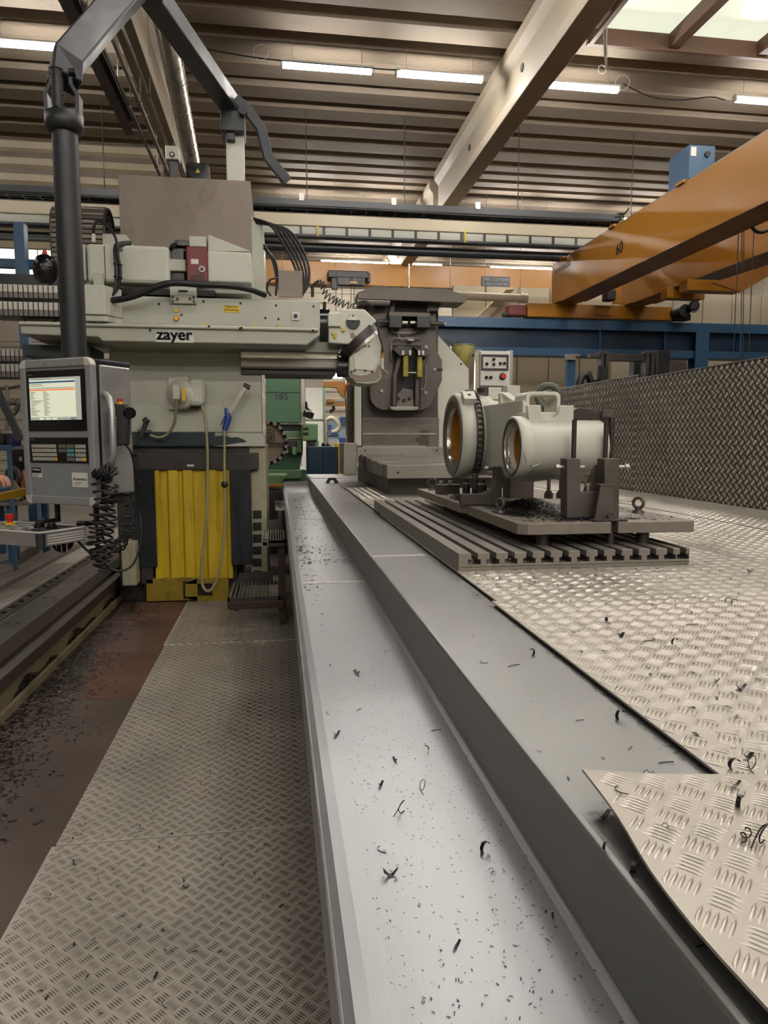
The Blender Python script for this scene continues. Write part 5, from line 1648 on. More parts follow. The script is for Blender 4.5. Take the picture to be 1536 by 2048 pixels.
M_SB = mat('screen blue', '#1c4f86', 0.4, 0, 0, emit='#1c4f86', estr=0.25)
M_SO = mat('screen orange', '#ef7a3c', 0.4, 0, 0, emit='#f08a50', estr=0.3)
M_SG = mat('screen grey', '#b9beb4', 0.4, 0, 0, emit='#b9beb4', estr=0.2)
M_ST = mat('screen text', '#4a4c48', 0.4, 0, 0)
scr('title_bar', M_SB, 0.0, 0.90, 0.875, 0.91)
scr('menu_strip', M_SG, 0.0, 1.0, 0.945, 1.0)
scr('key_strip', M_SG, 0.91, 1.0, 0.06, 0.945)
scr('orange_row', M_SO, 0.0, 0.90, 0.695, 0.725)
scr('status_line', M_SG, 0.0, 0.90, 0.74, 0.765)
scr('tool_strip', M_SG, 0.0, 1.0, 0.0, 0.07)
scr('active_key', M_SB, 0.80, 0.90, 0.0, 0.06)
for k in range(3):
    scr('soft_key', mat('screen white', '#f4f6ea', 0.4, 0, 0, emit='#f4f6ea', estr=0.3), 0.18 + 0.13 * k, 0.27 + 0.13 * k, 0.008, 0.05)
for k, w in enumerate((0.10, 0.08, 0.06, 0.05, 0.09, 0.04, 0.24, 0.20, 0.14, 0.10, 0.05, 0.09, 0.07, 0.19, 0.12, 0.10, 0.13)):
    z = 0.655 - k * 0.034
    scr('text_row', M_ST, 0.02, 0.02 + w, z, z + 0.010)
    scr('text_row', M_ST, 0.28, 0.28 + 0.06 + 0.03 * (k % 3), z, z + 0.010)
for z, w in ((0.845, 0.26), (0.805, 0.30), (0.96, 0.42)):
    scr('text_row', M_ST, 0.02, w, z, z + 0.010)
scr('text_row', M_ST, 0.27, 0.5, 0.745, 0.757)
text('maker_text', 'SIEMENS', M_ZINC, bz, (u0 + 0.012, 0.003, v1 - 0.03), 0.012)
MB().box(u1 - 0.07, u1 - 0.03, 0.003, 0.004, v1 - 0.028, v1 - 0.023).build('model_text', M_DKGREY, bz)
# keyboard
u0, u1, v0, v1 = U(0.085, 0.905, 0.29, 0.465)
kb = MB().box(u0, u1, 0.004, 0.012, v0, v1).build('keyboard', M_BEZ, cpn, 0.003)
text('maker_text', 'SIEMENS', M_ZINC, kb, (u0 + 0.010, 0.003, v1 - 0.016), 0.009)
M_KEY = mat('beige key', '#a9a49b', 0.45, 0, 0.1, 30)
M_KEYG = mat('dark key', '#6a6862', 0.45, 0, 0.1, 30)
M_KEYT = mat('teal key', '#5d8f93', 0.45, 0, 0.1, 30)
kw = (u1 - u0)
for r_ in range(4):
    z = v1 - 0.042 - r_ * 0.026
    for c_ in range(10):
        x = u0 + 0.022 + c_ * 0.0205 + 0.002 * r_
        mk = M_YEL if (r_ == 3 and c_ == 9) else M_KEY
        MB().box(x, x + 0.016, 0.0, 0.005, z - 0.020, z).build('key', mk, kb)
    for c_ in range(3):
        x = u0 + 0.245 + c_ * 0.020
        if r_ < 2:
            MB().box(x, x + 0.016, 0.0, 0.005, z - 0.020, z).build('key', M_KEYG, kb)
        x = u0 + 0.310 + c_ * 0.020
        MB().box(x, x + 0.016, 0.0, 0.005, z - 0.020, z).build('key', M_KEYT if r_ in (1, 2) else M_KEYG, kb)
    for c_ in range(4):
        x = u0 + 0.378 + c_ * 0.021
        mk = M_YEL if (r_ == 3 and c_ == 3) else M_KEY
        MB().box(x, x + 0.017, 0.0, 0.005, z - 0.020, z).build('key', mk, kb)
# stickers on the lower sheet
u0, u1, v0, v1 = U(0.10, 0.235, 0.185, 0.255)
s = MB().box(u0, u1, 0.008, 0.012, v0, v1).build('white_sticker', M_WHITE, cpn)
MB().box(u0, u1, 0.006, 0.008, v0 + (v1 - v0) * 0.45, v1).build('sticker_band', M_BEZ, s)
text('sticker_text', 'Winthon', M_WHITE, s, (u0 + 0.008, 0.005, v1 - 0.018), 0.017)
for k, wq in enumerate((0.035, 0.045)):
    MB().box(u0 + 0.008, u0 + 0.008 + wq, 0.0065, 0.008, v0 + 0.006 + 0.010 * k, v0 + 0.009 + 0.010 * k).build('sticker_print', M_DKGREY, s)
u0, u1, v0, v1 = U(0.665, 0.88, 0.125, 0.225)
s = MB().prism(rrect(u0, u1, v0, v1, 0.008), 'y', 0.009, 0.012).build('white_card', M_WHITE, cpn)
text('card_text', 'EUROTECH', M_DKGREY, s, (u0 + 0.028, 0.008, v0 + 0.042), 0.017, shear=0.2)
MB().prism([(u0 + 0.012, v0 + 0.042), (u0 + 0.018, v0 + 0.042), (u0 + 0.026, v0 + 0.056), (u0 + 0.016, v0 + 0.056)], 'y', 0.007, 0.009).build('card_mark', M_DKGREY, s)
for k in range(3):
    MB().box(u0 + 0.02, u0 + 0.075 - 0.012 * k, 0.0075, 0.009, v0 + 0.028 - 0.008 * k, v0 + 0.031 - 0.008 * k).build('card_print', M_GREYP, s)
# keypad tray in front, below the screen unit
tz = -0.115
tx0, tx1, ty0, ty1 = -0.14, 0.52, -0.36, -0.02
tray = MB()
tray.prism(rrect(tx0, tx1, ty0, ty1, 0.03), 'z', tz - 0.085, tz - 0.006)
tr_ = tray.build('keypad_tray', M_ALU, cpn, 0.003)
mb = MB()
ring_prism(mb, rrect(tx0 - 0.004, tx1 + 0.004, ty0 - 0.004, ty1 + 0.004, 0.034), rrect(tx0 + 0.018, tx1 - 0.018, ty0 + 0.018, ty1 - 0.018, 0.018), 0, 0.008)
mb.v = [(a, c_, tz - 0.008 + b * 1.0) for a, b, c_ in mb.v]
mb.f = [f[::-1] for f in mb.f]
mb.build('tray_rim', M_CORNER, tr_, 0.002)
MB().box(tx0 + 0.018, tx1 - 0.018, ty0 + 0.018, ty1 - 0.018, tz - 0.01, tz - 0.003).build('key_sheet', M_DKGREY, tr_)
MB().prism(rrect(tx1 - 0.05, tx1 + 0.005, ty0 - 0.005, ty0 + 0.05, 0.03), 'z', tz - 0.092, tz - 0.010).build('tray_corner', M_DKGREY, tr_)
for k in range(4):
    MB().box(tx1 - 0.001, tx1 + 0.0015, ty0 + 0.05, ty1 - 0.03, tz - 0.03 - k * 0.015, tz - 0.024 - k * 0.015).build('tray_groove', M_CORNER, tr_)
for i in range(11):
    for j in range(4):
        x, y_ = tx0 + 0.08 + i * 0.035, ty0 + 0.05 + j * 0.06
        if x < 0.30:
            MB().box(x, x + 0.024, y_, y_ + 0.03, tz - 0.003, tz + 0.001).build('key', M_KEY if (i * 3 + j) % 4 else M_KEYG, tr_)
for x in (0.30, 0.42):
    MB().cyl((x, -0.17 - 0.02 * (x > 0.4), tz - 0.003), (x, -0.17 - 0.02 * (x > 0.4), tz + 0.012), 0.03, n=20).cyl((x, -0.17 - 0.02 * (x > 0.4), tz + 0.012), (x, -0.17 - 0.02 * (x > 0.4), tz + 0.03), 0.024, 0.022, n=20).build('dial', M_BLACKGL, tr_)
MB().cyl((0.42, -0.30, tz - 0.003), (0.42, -0.30, tz + 0.008), 0.02, n=16).build('key_switch', M_DKGREY, tr_)
es = MB().cyl((0.04, -0.155, tz - 0.003), (0.04, -0.155, tz + 0.012), 0.032, n=18).build('stop_collar', M_YEL, tr_)
MB().cyl((0.04, -0.155, tz + 0.012), (0.04, -0.155, tz + 0.035), 0.016, n=16).cyl((0.04, -0.155, tz + 0.033), (0.04, -0.155, tz + 0.062), 0.024, 0.027, n=20).build('emergency_stop', M_BRED, tr_)
for x in (0.14, 0.46):
    MB().cyl((x, -0.03, tz + 0.01), (x + 0.06, -0.03, tz + 0.012), 0.018, n=14).build('hinge', M_BLACK, cpn)
    MB().box(x + 0.01, x + 0.035, -0.02, 0.1, tz - 0.005, tz + 0.02).box(x + 0.01, x + 0.035, 0.08, 0.1, tz, 0.03).build('hinge_arm', M_BLACK, cpn)
# bent grab handle on the right side
hp = [(PW + 0.01, 0.09, 0.665), (PW + 0.055, 0.075, 0.64), (PW + 0.085, 0.065, 0.57), (PW + 0.085, 0.065, 0.36), (PW + 0.085, 0.065, 0.30), (PW + 0.045, 0.075, 0.235), (PW - 0.005, 0.09, 0.215)]
MB().tube(hp, 0.020, 12).build('grab_handle', M_ALU, cpn)

# hand-held jog unit hung on the panel's side
hb = thing('jog_handset', 'black hand-held jog unit with red stop knob on the panel side', 'handset', at(243, 890, Y=4.44))
x0, x1, z0, z1 = prect(226, 808, 258, 892, 4.44)
MB().prism([(x0, z0 + 0.02), (x0 + 0.01, z0), (x1 - 0.015, z0 + 0.005), (x1, z1 - 0.07), (x1, z1 - 0.02), (x1 - 0.02, z1), (x0, z1)], 'y', 4.44, 4.52).build('handset_body', M_BLACK, hb, 0.008)
p = at(256, 826, Y=4.44)
MB().cyl((p.x - 0.01, 4.47, p.z), (p.x + 0.018, 4.43, p.z), 0.033, n=24).build('hand_wheel', M_BLACKGL, hb)
p = at(240, 808, Y=4.48)
MB().cyl((p.x, p.y, p.z - 0.005), (p.x, p.y, p.z + 0.012), 0.017, n=14).build('stop_collar', M_YEL, hb)
MB().cyl((p.x, p.y, p.z + 0.012), (p.x, p.y, p.z + 0.03), 0.016, n=14).build('stop_knob', M_BRED, hb)
for k in range(5):
    pb('key', M_KEY, hb, 228, 833 + k * 8, 233, 838 + k * 8, 4.437, 0.004)
hose('handset_cable', M_BLACK, hb, ppts([(248, 886, 4.48), (262, 905, 4.5), (270, 940, 4.55), (277, 1010, 4.62), (283, 1060, 4.6), (277, 1105, 4.58), (262, 1133, 4.56), (240, 1142, 4.54), (222, 1138, 4.52), (208, 1128, 4.5)]), 0.007)


def coil_cable(lab, path, R, turns, r=0.0065, group='coiled cables hanging below the panel'):
    o = None
    P = smooth_path(path, 10)
    n = turns * 12
    pts = []
    for i in range(n + 1):
        t = i / n * (len(P) - 1)
        k = min(int(t), len(P) - 2)
        c = P[k].lerp(P[k + 1], t - k)
        d = (P[k + 1] - P[k]).normalized()
        _, u, w = frame_of(d)
        a = 2 * math.pi * i / 12
        rr = R * (0.9 + 0.18 * math.sin(i * 0.11))
        pts.append(c + (u * math.cos(a) + w * math.sin(a)) * rr)
    o = MB().tube(pts, r, 6).build('coiled_cable', M_BLACK, None)
    return tag(o, lab, 'cable', group)


coil_cable('long black coiled cable right behind the panel corner', ppts([(218, 962, 4.5), (215, 1010, 4.5), (213, 1060, 4.5), (209, 1105, 4.5), (200, 1140, 4.48)]), 0.052, 15, 0.0075)
coil_cable('left black coiled cable under the panel beside the keypad tray', ppts([(204, 950, 4.42), (203, 1000, 4.42), (196, 1050, 4.42), (192, 1080, 4.42), (200, 1125, 4.45)]), 0.052, 13, 0.0075)
coil_cable('bunched coiled cable at the lower end of the grab handle', ppts([(196, 938, 4.38), (206, 948, 4.38), (218, 944, 4.38), (224, 952, 4.38)]), 0.045, 9, 0.009)
coil_cable('loose coiled cable in front of the machine base', ppts([(252, 955, 4.72), (258, 990, 4.8), (256, 1050, 4.9), (250, 1075, 4.9), (240, 1090, 4.8), (222, 1098, 4.7)]), 0.035, 13)
o = hose('drop_cable', M_BLACK, None, ppts([(190, 1030, 4.45), (194, 1060, 4.45), (196, 1090, 4.45), (194, 1120, 4.45)]), 0.009)
tag(o, 'straight black cable hanging between the coiled cables', 'cable')
o = hose('drop_cable', M_BLACK, None, ppts([(150, 1075, 4.5), (165, 1092, 4.5), (182, 1108, 4.5), (198, 1122, 4.5)]), 0.008)
tag(o, 'bent black cable running from the keypad tray to the coils', 'cable')
o = thing('hand_lamp', 'round wire-guarded lamp hanging under the keypad tray', 'lamp', at(126, 1102, Y=4.4))
p = at(125, 1085, Y=4.4)
MB().torus(p, (0.3, -1, 0.3), 0.055, 0.006, 22, 6).build('guard_ring', M_BLACK, o)
MB().lathe([(0, 0.05), (0.03, 0.045), (0.05, 0.02), (0.055, 0)], p, (-0.3, 1, -0.3), 20).build('reflector', M_BRIGHT, o)
for k in (-1, 0, 1):
    MB().bar([p + Vector((0.03 * k, -0.02, -0.05)), p + Vector((0.03 * k, -0.02, 0.05))], 0.006, 0.006, (0, 1, 0)).build('guard_bar', M_WHITE, o)

# ------------------------------------------------------------------ pole and overhead arm
pa = thing('pendant_arm', 'anthracite pole and bent overhead arm carrying the operator panel', 'support arm', (-1.226, 4.67, 1.97))
pc = Vector((-1.226, 4.67, 0))
zt = at(130, 268, Y=4.67).z
MB().cyl((pc.x, pc.y, 1.96), (pc.x, pc.y, zt + 0.05), 0.073, n=28).build('pole', M_DKGREY, pa)
MB().cyl((pc.x, pc.y, 1.95), (pc.x, pc.y, 1.99), 0.10, n=28).build('pole_foot', M_DKGREY, pa)
MB().lathe([(-0.055, 0.07), (-0.055, 0.09), (-0.03, 0.108), (0.045, 0.108), (0.055, 0.09), (0.055, 0.02)], (pc.x, pc.y, zt + 0.06), (0, 0, 1), 32).build('collar', M_DKGREY, pa)
zc = zt + 0.11
zf = at(130, 160, Y=4.67).z
for s in (-1, 1):
    x = pc.x + s * 0.085
    MB().bar([(x, pc.y, zc - 0.03), (x + s * 0.004, pc.y, zc + 0.10), (x - s * 0.03, pc.y, zc + 0.16), (x - s * 0.03, pc.y, zf + 0.05)], 0.09, 0.022, (1, 0, 0)).build('fork_plate', M_DKGREY, pa, 0.002)
MB().cyl((pc.x + 0.055, pc.y - 0.05, zc + 0.22), (pc.x + 0.09, pc.y - 0.05, zc + 0.22), 0.02, n=12).build('fork_bolt', M_BLACK, pa)
hs = MB()
xh = at(116, 200, Y=4.6).x
hs.tube([(xh, 4.60, zc + 0.01 * k) for k in range(0, int((zf - zc) / 0.01) + 4)], [0.028 if k % 2 else 0.036 for k in range(0, int((zf - zc) / 0.01) + 4)], 12)
hs.build('corrugated_conduit', M_BLACK, pa)
A = at(128, 165, Y=4.67)
Bp = at(133, 118, Y=4.72)
Cp = at(282, -42, Y=5.35)
MB().bar([A, Bp + Vector((0, 0, -0.02)), Bp.lerp(Cp, 0.5), Cp], 0.17, 0.15, (0.5, -0.6, 0.6)).build('lower_arm', M_DKGREY, pa, 0.012)
Dp = at(462, 212, Y=7.28)
MB().cyl(Cp + Vector((0, 0, -0.10)), Cp + Vector((0, 0, 0.12)), 0.14, n=28).build('pivot', M_DKGREY, pa)
MB().bar([Cp, Cp.lerp(Dp, 0.5), Dp], 0.17, 0.15, (0, 0, 1)).build('upper_arm', M_DKGREY, pa, 0.012)
pb('mast_head', M_DKGREY, pa, 441, 220, 489, 262, 7.12, 0.3, 0.012)
pb('mast_neck', M_DKGREY, pa, 452, 258, 470, 280, 7.15, 0.1, 0.006)
Y7 = 7.1
lev = [(469, 186), (496, 212), (521, 246), (536, 305), (556, 330), (575, 352)]
for dy in (0, 0.13):
    off = 6 if dy == 0 else -4
    MB().bar(ppts([(a + off * 0.3, b + 10, Y7 + dy) for a, b in lev]), 0.02, 0.085, (0, 0, 1)).build('counter_lever', M_DKGREY, pa, 0.004)
MB().bar(ppts([(548, 332, Y7 + 0.065), (560, 348, Y7 + 0.065), (571, 362, Y7 + 0.065)]), 0.14, 0.06, (0, 0, 1)).build('lever_tip', M_DKGREY, pa, 0.006)
p = at(486, 222, Y=7.08)
MB().cyl(p, p + Vector((0.0, -0.03, 0)), 0.04, n=18).build('lever_bolt', M_BLACK, pa)

# ------------------------------------------------------------------ tilting angle table at the far end of the platform
ta = thing('tilting_table', 'heavy dark tilting table with cradle, yellow jacks and slotted apron', 'tilting table', (1.45, 7.0, 1.0))
M_IRON = mat('dark worn iron', '#4b4541', 0.42, 0.4, 0.15, 4, '#2b2725', 0.42, 4, rvar=0.08)
M_IRON2 = mat('brown worn iron', '#57504a', 0.4, 0.4, 0.15, 4, '#3a3430', 0.4, 5)
M_WORN = mat('rubbed steel wall', '#6b6762', 0.36, 0.5, 0.15, 2, '#4c4844', 0.45, 2.5, stretch=(0.6, 1, 3))
# slotted apron
bx('base', M_IRON, ta, 0.96, 2.1, 6.15, 8.6, 1.0, 1.17, 0.01)
ZA0, ZA1 = 1.165, 1.278
pro = [(5.9, ZA0), (8.05, ZA0), (8.05, ZA1 + 0.048)]
for k, y in enumerate((7.62, 7.25, 6.88, 6.46)):
    zh, zl = ZA1 + 0.012 * (4 - k), ZA1 + 0.012 * (3 - k)
    pro += [(y + 0.03, zh), (y + 0.03, ZA1 - 0.07), (y - 0.03, ZA1 - 0.07), (y - 0.03, zl)]
pro += [(5.9, ZA1)]
MB().prism(pro, 'x', 0.905, 2.05).build('slotted_apron', M_TSLOT, ta, 0.003, 1)
for y in (7.6, 7.25, 6.88, 6.46, 6.1):
    bx('joint_line', M_DARKEDGE, ta, 0.9035, 0.906, y - 0.004, y + 0.004, ZA0, ZA1)
MB().cyl((1.0, 5.898, 1.215), (1.0, 5.905, 1.215), 0.012, n=10).build('screw', M_DARKSTEEL, ta)
YW = 7.95
pb('back_ledge', M_TSLOT, ta, 714, 894, 900, 912, YW - 0.1, 0.4, 0.005)
for px in (730, 874, 756, 802, 848):
    p = at(px, 901 if px in (730, 874) else 909, Y=YW - 0.1)
    MB().cyl((p.x, p.y - 0.003, p.z), (p.x, p.y, p.z), 0.011, n=8).build('screw', M_DARKEDGE, ta)
pb('lower_wall', M_WORN, ta, 724, 835, 878, 896, YW - 0.02, 0.6, 0.004)
for k, py in enumerate((868, 893)):
    pb('wall_rib', M_TSLOT, ta, 725, py - 2, 872 - 20 * k, py + 2, YW - 0.028, 0.02, 0.003)
ppoly('oil_stain', M_IRON, ta, [(840, 862), (857, 860), (858, 892), (838, 893), (838, 886), (831, 883), (833, 875), (841, 873)], YW - 0.024, 0.006)
pb('dark_wall', M_IRON, ta, 724, 600, 876, 836, YW + 0.02, 0.6, 0.004)
pb('left_guard', M_CREAM2, ta, 709, 766, 723, 892, YW - 0.1, 0.4, 0.006)
pb('left_guard_edge', M_DARKSTEEL, ta, 701, 766, 709, 890, YW, 0.4, 0.006)
pb('left_block', M_TSLOT, ta, 687, 886, 714, 950, 7.4, 0.5, 0.006)
# cream side plate
ppoly('side_plate', M_CREAM2, ta, [(874, 668), (938, 738), (938, 795), (925, 905), (876, 905)], YW + 0.05, 0.45, 0.008)
p = at(922, 728, Y=YW + 0.05)
MB().cyl((p.x, p.y - 0.004, p.z), (p.x, p.y, p.z), 0.012, n=8).build('screw', M_DARKEDGE, ta)
# rounded cradle plate
YK = YW - 0.14
q = [(740, 600), (872, 600), (872, 700), (884, 720), (884, 760), (873, 785), (868, 800)]
q += [(868 - 28 * (1 - math.cos(a)), 792 + 28 * math.sin(a)) for a in np.linspace(0.2, math.pi / 2, 6)]
q += [(770, 820)] + [(770 - 30 * math.sin(a), 790 + 30 * math.cos(a)) for a in np.linspace(0.2, math.pi / 2, 6)]
ck = ppoly('cradle', M_IRON2, ta, q, YK, 0.12, 0.006)
for px, py in ((763, 782), (851, 785), (869, 739), (852, 694)):
    p = at(px, py, Y=YK)
    MB().cyl((p.x, p.y - 0.018, p.z), (p.x, p.y, p.z), 0.020, n=14).build('cradle_bolt', M_TSLOT, ck)
pb('cradle_slit', M_DARKEDGE, ck, 873, 737, 885, 742, YK - 0.004, 0.01)
# recess with the jacks
YM = YK - 0.02
pb('recess', M_DARKEDGE, ta, 786, 690, 842, 816, YK - 0.006, 0.02)
for a, b in (((788, 812), (803, 700)), ((833, 812), (856, 706))):
    MB().bar(ppts([(a[0], a[1], YM - 0.03), (a[0] + 1, a[1] - 60, YM - 0.03), (b[0], b[1], YM - 0.03)]), 0.06, 0.045, (0, 0, 1)).build('channel_side', M_IRON, ta, 0.004)
ppoly('channel_foot', M_TSLOT, ta, [(779, 813), (838, 813), (835, 820), (826, 821), (788, 821), (781, 818)], YM - 0.08, 0.1, 0.006)
ppoly('scraped_plate', M_WORN, ta, [(793, 815), (795, 788), (806, 776), (826, 780), (828, 815)], YM - 0.02, 0.02, 0.004)
for px, py in ((797, 797), (808, 801), (819, 797)):
    p = at(px, py, Y=YM - 0.03)
    MB().cyl((p.x, p.y - 0.01, p.z), (p.x, p.y + 0.01, p.z), 0.018, n=14).build('dark_hole', M_DARKEDGE, ta)
M_JACK = mat('dirty yellow jack', '#8f8020', 0.45, 0, 0.2, 12, '#3a3418', 0.45, 16)
for px, py0, py1 in ((811, 708, 754), (839, 708, 755)):
    a, b = at(px, py0, Y=YM - 0.10), at(px, py1, Y=YM - 0.10)
    MB().box(a.x - 0.028, a.x + 0.028, YM - 0.13, YM - 0.07, b.z, a.z).build('jack_tube', M_JACK, ta, 0.008)
for pts in (((785, 699), (797, 691), (824, 695), (824, 708), (806, 712), (800, 712)), ((826, 694), (848, 700), (856, 707), (856, 714), (836, 712), (834, 700))):
    ppoly('jack_yoke', M_DARKSTEEL, ta, pts, YM - 0.15, 0.12, 0.006)
for px in (806, 820, 838, 846):
    p = at(px, 705, Y=YM - 0.155)
    MB().box(p.x - 0.014, p.x + 0.014, p.y - 0.01, p.y + 0.01, p.z - 0.03, p.z + 0.02).build('yoke_pin', M_ZINC, ta, 0.003)
pb('cross_link', M_ZINC, ta, 816, 744, 834, 746, YM - 0.1, 0.01)
# upper mechanism
pb('top_window', M_DARKEDGE, ta, 790, 598, 856, 624, YK - 0.05, 0.05)
for pts in (((778, 624), (786, 598), (792, 598), (789, 624)), ((853, 624), (857, 600), (863, 600), (861, 624))):
    ppoly('window_post', M_IRON, ta, pts, YK - 0.09, 0.1, 0.004)
pb('mech_bar', M_IRON2, ta, 778, 624, 861, 633, YK - 0.16, 0.16, 0.004)
pb('mech_block', M_DKGREY, ta, 779, 632, 804, 655, YK - 0.18, 0.18, 0.006)
pb('mech_block', M_DKGREY, ta, 834, 632, 861, 655, YK - 0.18, 0.18, 0.006)
pb('mech_recess', M_DARKEDGE, ta, 804, 633, 834, 655, YK - 0.02, 0.02)
for a, b in ((804, 815), (820, 834)):
    MB().cyl(at(a, 645, Y=YK - 0.1), at(b, 645, Y=YK - 0.1), 0.022, n=14).build('piston', M_BRIGHT, ta)
MB().cyl(at(750, 643, Y=YK - 0.1), at(780, 644, Y=YK - 0.1), 0.022, n=14).build('piston_rod', M_DARKSTEEL, ta)
MB().cyl(at(861, 647, Y=YK - 0.1), at(888, 648, Y=YK - 0.1), 0.024, n=14).build('piston_rod', M_DARKSTEEL, ta)
MB().cyl(at(888, 648, Y=YK - 0.1), at(891, 648, Y=YK - 0.1), 0.018, n=14).build('rod_tip', M_ZINC, ta)
for pts in (((784, 655), (786, 664), (800, 666), (830, 665), (834, 655)), ((797, 666), (798, 674), (806, 679), (815, 676), (840, 676), (846, 668)), ((784, 720), (782, 690), (786, 678), (800, 676)), ((852, 730), (851, 765), (848, 777), (842, 778))):
    hose('pipe', M_TSLOT, ta, ppts(pts, YK - 0.06), 0.008, 4, 6)
MB().cyl(at(815, 680, Y=YK - 0.06), at(827, 681, Y=YK - 0.06), 0.016, n=10).build('pipe_union', M_ZINC, ta)
# table top plate with chamfered ends
YP = 7.58
mb = MB()
q = [at(a, b, Y=YP) for a, b in ((716, 583), (934, 593), (934, 604), (928, 607), (716, 595))]
zt_ = (q[0].z + q[1].z) / 2
zb_ = zt_ - 0.066
xa, xb = q[0].x, q[1].x
MB().prism([(xa, zb_), (xb - 0.03, zb_ - 0.01), (xb, zb_ + 0.02), (xb, zt_), (xa, zt_)], 'y', YP, YP + 0.32).build('top_plate', M_IRON2, ta, 0.004)
zt2 = zt_ + 0.075
n0 = [(xa, YP, zt_), (xb, YP, zt_), (xb, YP + 0.32, zt_), (xa, YP + 0.32, zt_)]
n1 = [(xa + 0.16, YP + 0.06, zt2), (xb - 0.20, YP + 0.06, zt2), (xb - 0.2, YP + 0.28, zt2), (xa + 0.16, YP + 0.28, zt2)]
MB().add(n0 + n1, [(4, 5, 6, 7), (0, 1, 5, 4), (1, 2, 6, 5), (2, 3, 7, 6), (3, 0, 4, 7)]).build('plate_crown', M_IRON2, ta)
for px in (782, 802, 846, 862):
    p = at(px, 569, Y=YP + 0.15)
    MB().cyl((p.x, p.y, zt2), (p.x, p.y, zt2 + 0.02), 0.03, n=6, smooth=False).build('plate_bolt', M_DARKSTEEL, ta)
MB().cyl(at(714, 602, Y=YP + 0.06), at(779, 604, Y=YP + 0.06), 0.045, n=24).build('roller_tube', M_TSLOT, ta)
ppoly('plate_bracket', M_IRON, ta, [(856, 600), (888, 604), (880, 612), (876, 622), (860, 622)], YK - 0.1, 0.2, 0.004)
pb('plate_underside', M_IRON, ta, 722, 606, 745, 660, YP + 0.2, 0.3)

# white push-button box on posts
cb = thing('push_button_box', 'white push-button box with red stop button behind the casting', 'control box', at(990, 775, Y=10.3))
Yb = 10.3
for pa_, pb_ in ((953, 965), (1018, 1028)):
    bx('post', M_GREYPIPE, cb, at(pa_, 740, Y=Yb).x, at(pb_, 740, Y=Yb).x, Yb + 0.05, Yb + 0.13, 0, at(990, 699, Y=Yb).z, 0.004)
x0, x1, z0, z1 = prect(961, 702, 1020, 772, Yb)
MB().box(x0, x1, Yb, Yb + 0.12, z0, z1).build('box_body', M_WHITE, cb, 0.01)
x0, x1, z0, z1 = prect(963, 709, 1017, 740, Yb - 0.02)
mb = MB()
ring_prism(mb, [(x1, z1), (x0, z1), (x0, z0), (x1, z0)], [(x1 - .025, z1 - .025), (x0 + .025, z1 - .025), (x0 + .025, z0 + .025), (x1 - .025, z0 + .025)], Yb - 0.025, Yb)
mb.build('frame', M_DKGREY, cb, 0.003)
for px, py in ((973, 728), (987, 719), (987, 729), (1000, 727), (1008, 727)):
    p = at(px, py, Y=Yb)
    MB().cyl((p.x, Yb - 0.03, p.z), (p.x, Yb, p.z), 0.022, n=12).build('switch', M_BLACKGL, cb)
    pb('switch_label', M_WHITE, cb, px - 3, py - 9, px + 3, py - 5, Yb - 0.004, 0.003)
for px, py in ((972, 755), (981, 755)):
    p = at(px, py, Y=Yb)
    MB().cyl((p.x, Yb - 0.03, p.z), (p.x, Yb, p.z), 0.024, n=12).build('button', M_BLACKGL, cb)
p = at(1005, 753, Y=Yb)
MB().cyl((p.x, Yb - 0.02, p.z), (p.x, Yb, p.z), 0.052, n=18).build('stop_shroud', M_BLACK, cb)
MB().cyl((p.x, Yb - 0.055, p.z), (p.x, Yb - 0.015, p.z), 0.036, n=18).build('stop_button', M_BRED, cb)
# translucent yellowish funnel
fn = thing('funnel', 'clear yellowish plastic funnel hanging behind the tilting table', 'funnel', at(925, 740, Y=9.8))
c = at(925, 740, Y=9.8)
MB().lathe([(0.33, 0.17), (0.30, 0.165), (0.18, 0.12), (0.0, 0.03), (0.0, 0.026), (0.18, 0.115), (0.30, 0.16)], c, (0, 0, 1), 28).build('cone', mat('yellow clear plastic', '#b9b06a', 0.15, 0, 0.3, 10, '#d6c83a', 0.4, 9), fn)
MB().torus(c + Vector((0, 0, 0.33)), (0, 0, 1), 0.17, 0.008, 28, 6).build('rim', M_GREYPIPE, fn)
MB().cyl((c.x + 0.02, 9.8, 0), (c.x + 0.02, 9.8, c.z + 0.02), 0.02, n=10).build('stand', M_GREYPIPE, fn)
MB().bar([at(888, 677, Y=9.9), at(905, 690, Y=9.9), at(920, 680, Y=9.9), at(926, 678, Y=9.9)], 0.02, 0.03).build('hook_arm', M_DKGREY, fn)

# ------------------------------------------------------------------ overhead services
# spiral duct
du = thing('spiral_duct', 'shiny spiral ventilation duct running under the roof left of centre', 'duct', (-1.5, 12, 7.1))
d0, d1 = Vector((-1.25, 6.5, 7.1)), Vector((-1.72, 17.5, 7.1))
MB().cyl(d0, d1, 0.155, n=28).build('duct_pipe', M_GREYPIPE, du)
dd = (d1 - d0).normalized()
L_ = (d1 - d0).length
t = 0.1
while t < L_:
    MB().torus(d0 + dd * t, dd, 0.154, 0.004, 24, 5).build('seam_ring', M_GREYPIPE, du)
    t += 0.21
for t in (2.0, 5.0, 8.0):
    c = d0 + dd * t
    MB().tube([c + Vector((-0.16, 0, 0)), c + Vector((-0.16, 0, 1.3))], 0.006, 5).build('hanger', M_ZINC, du)
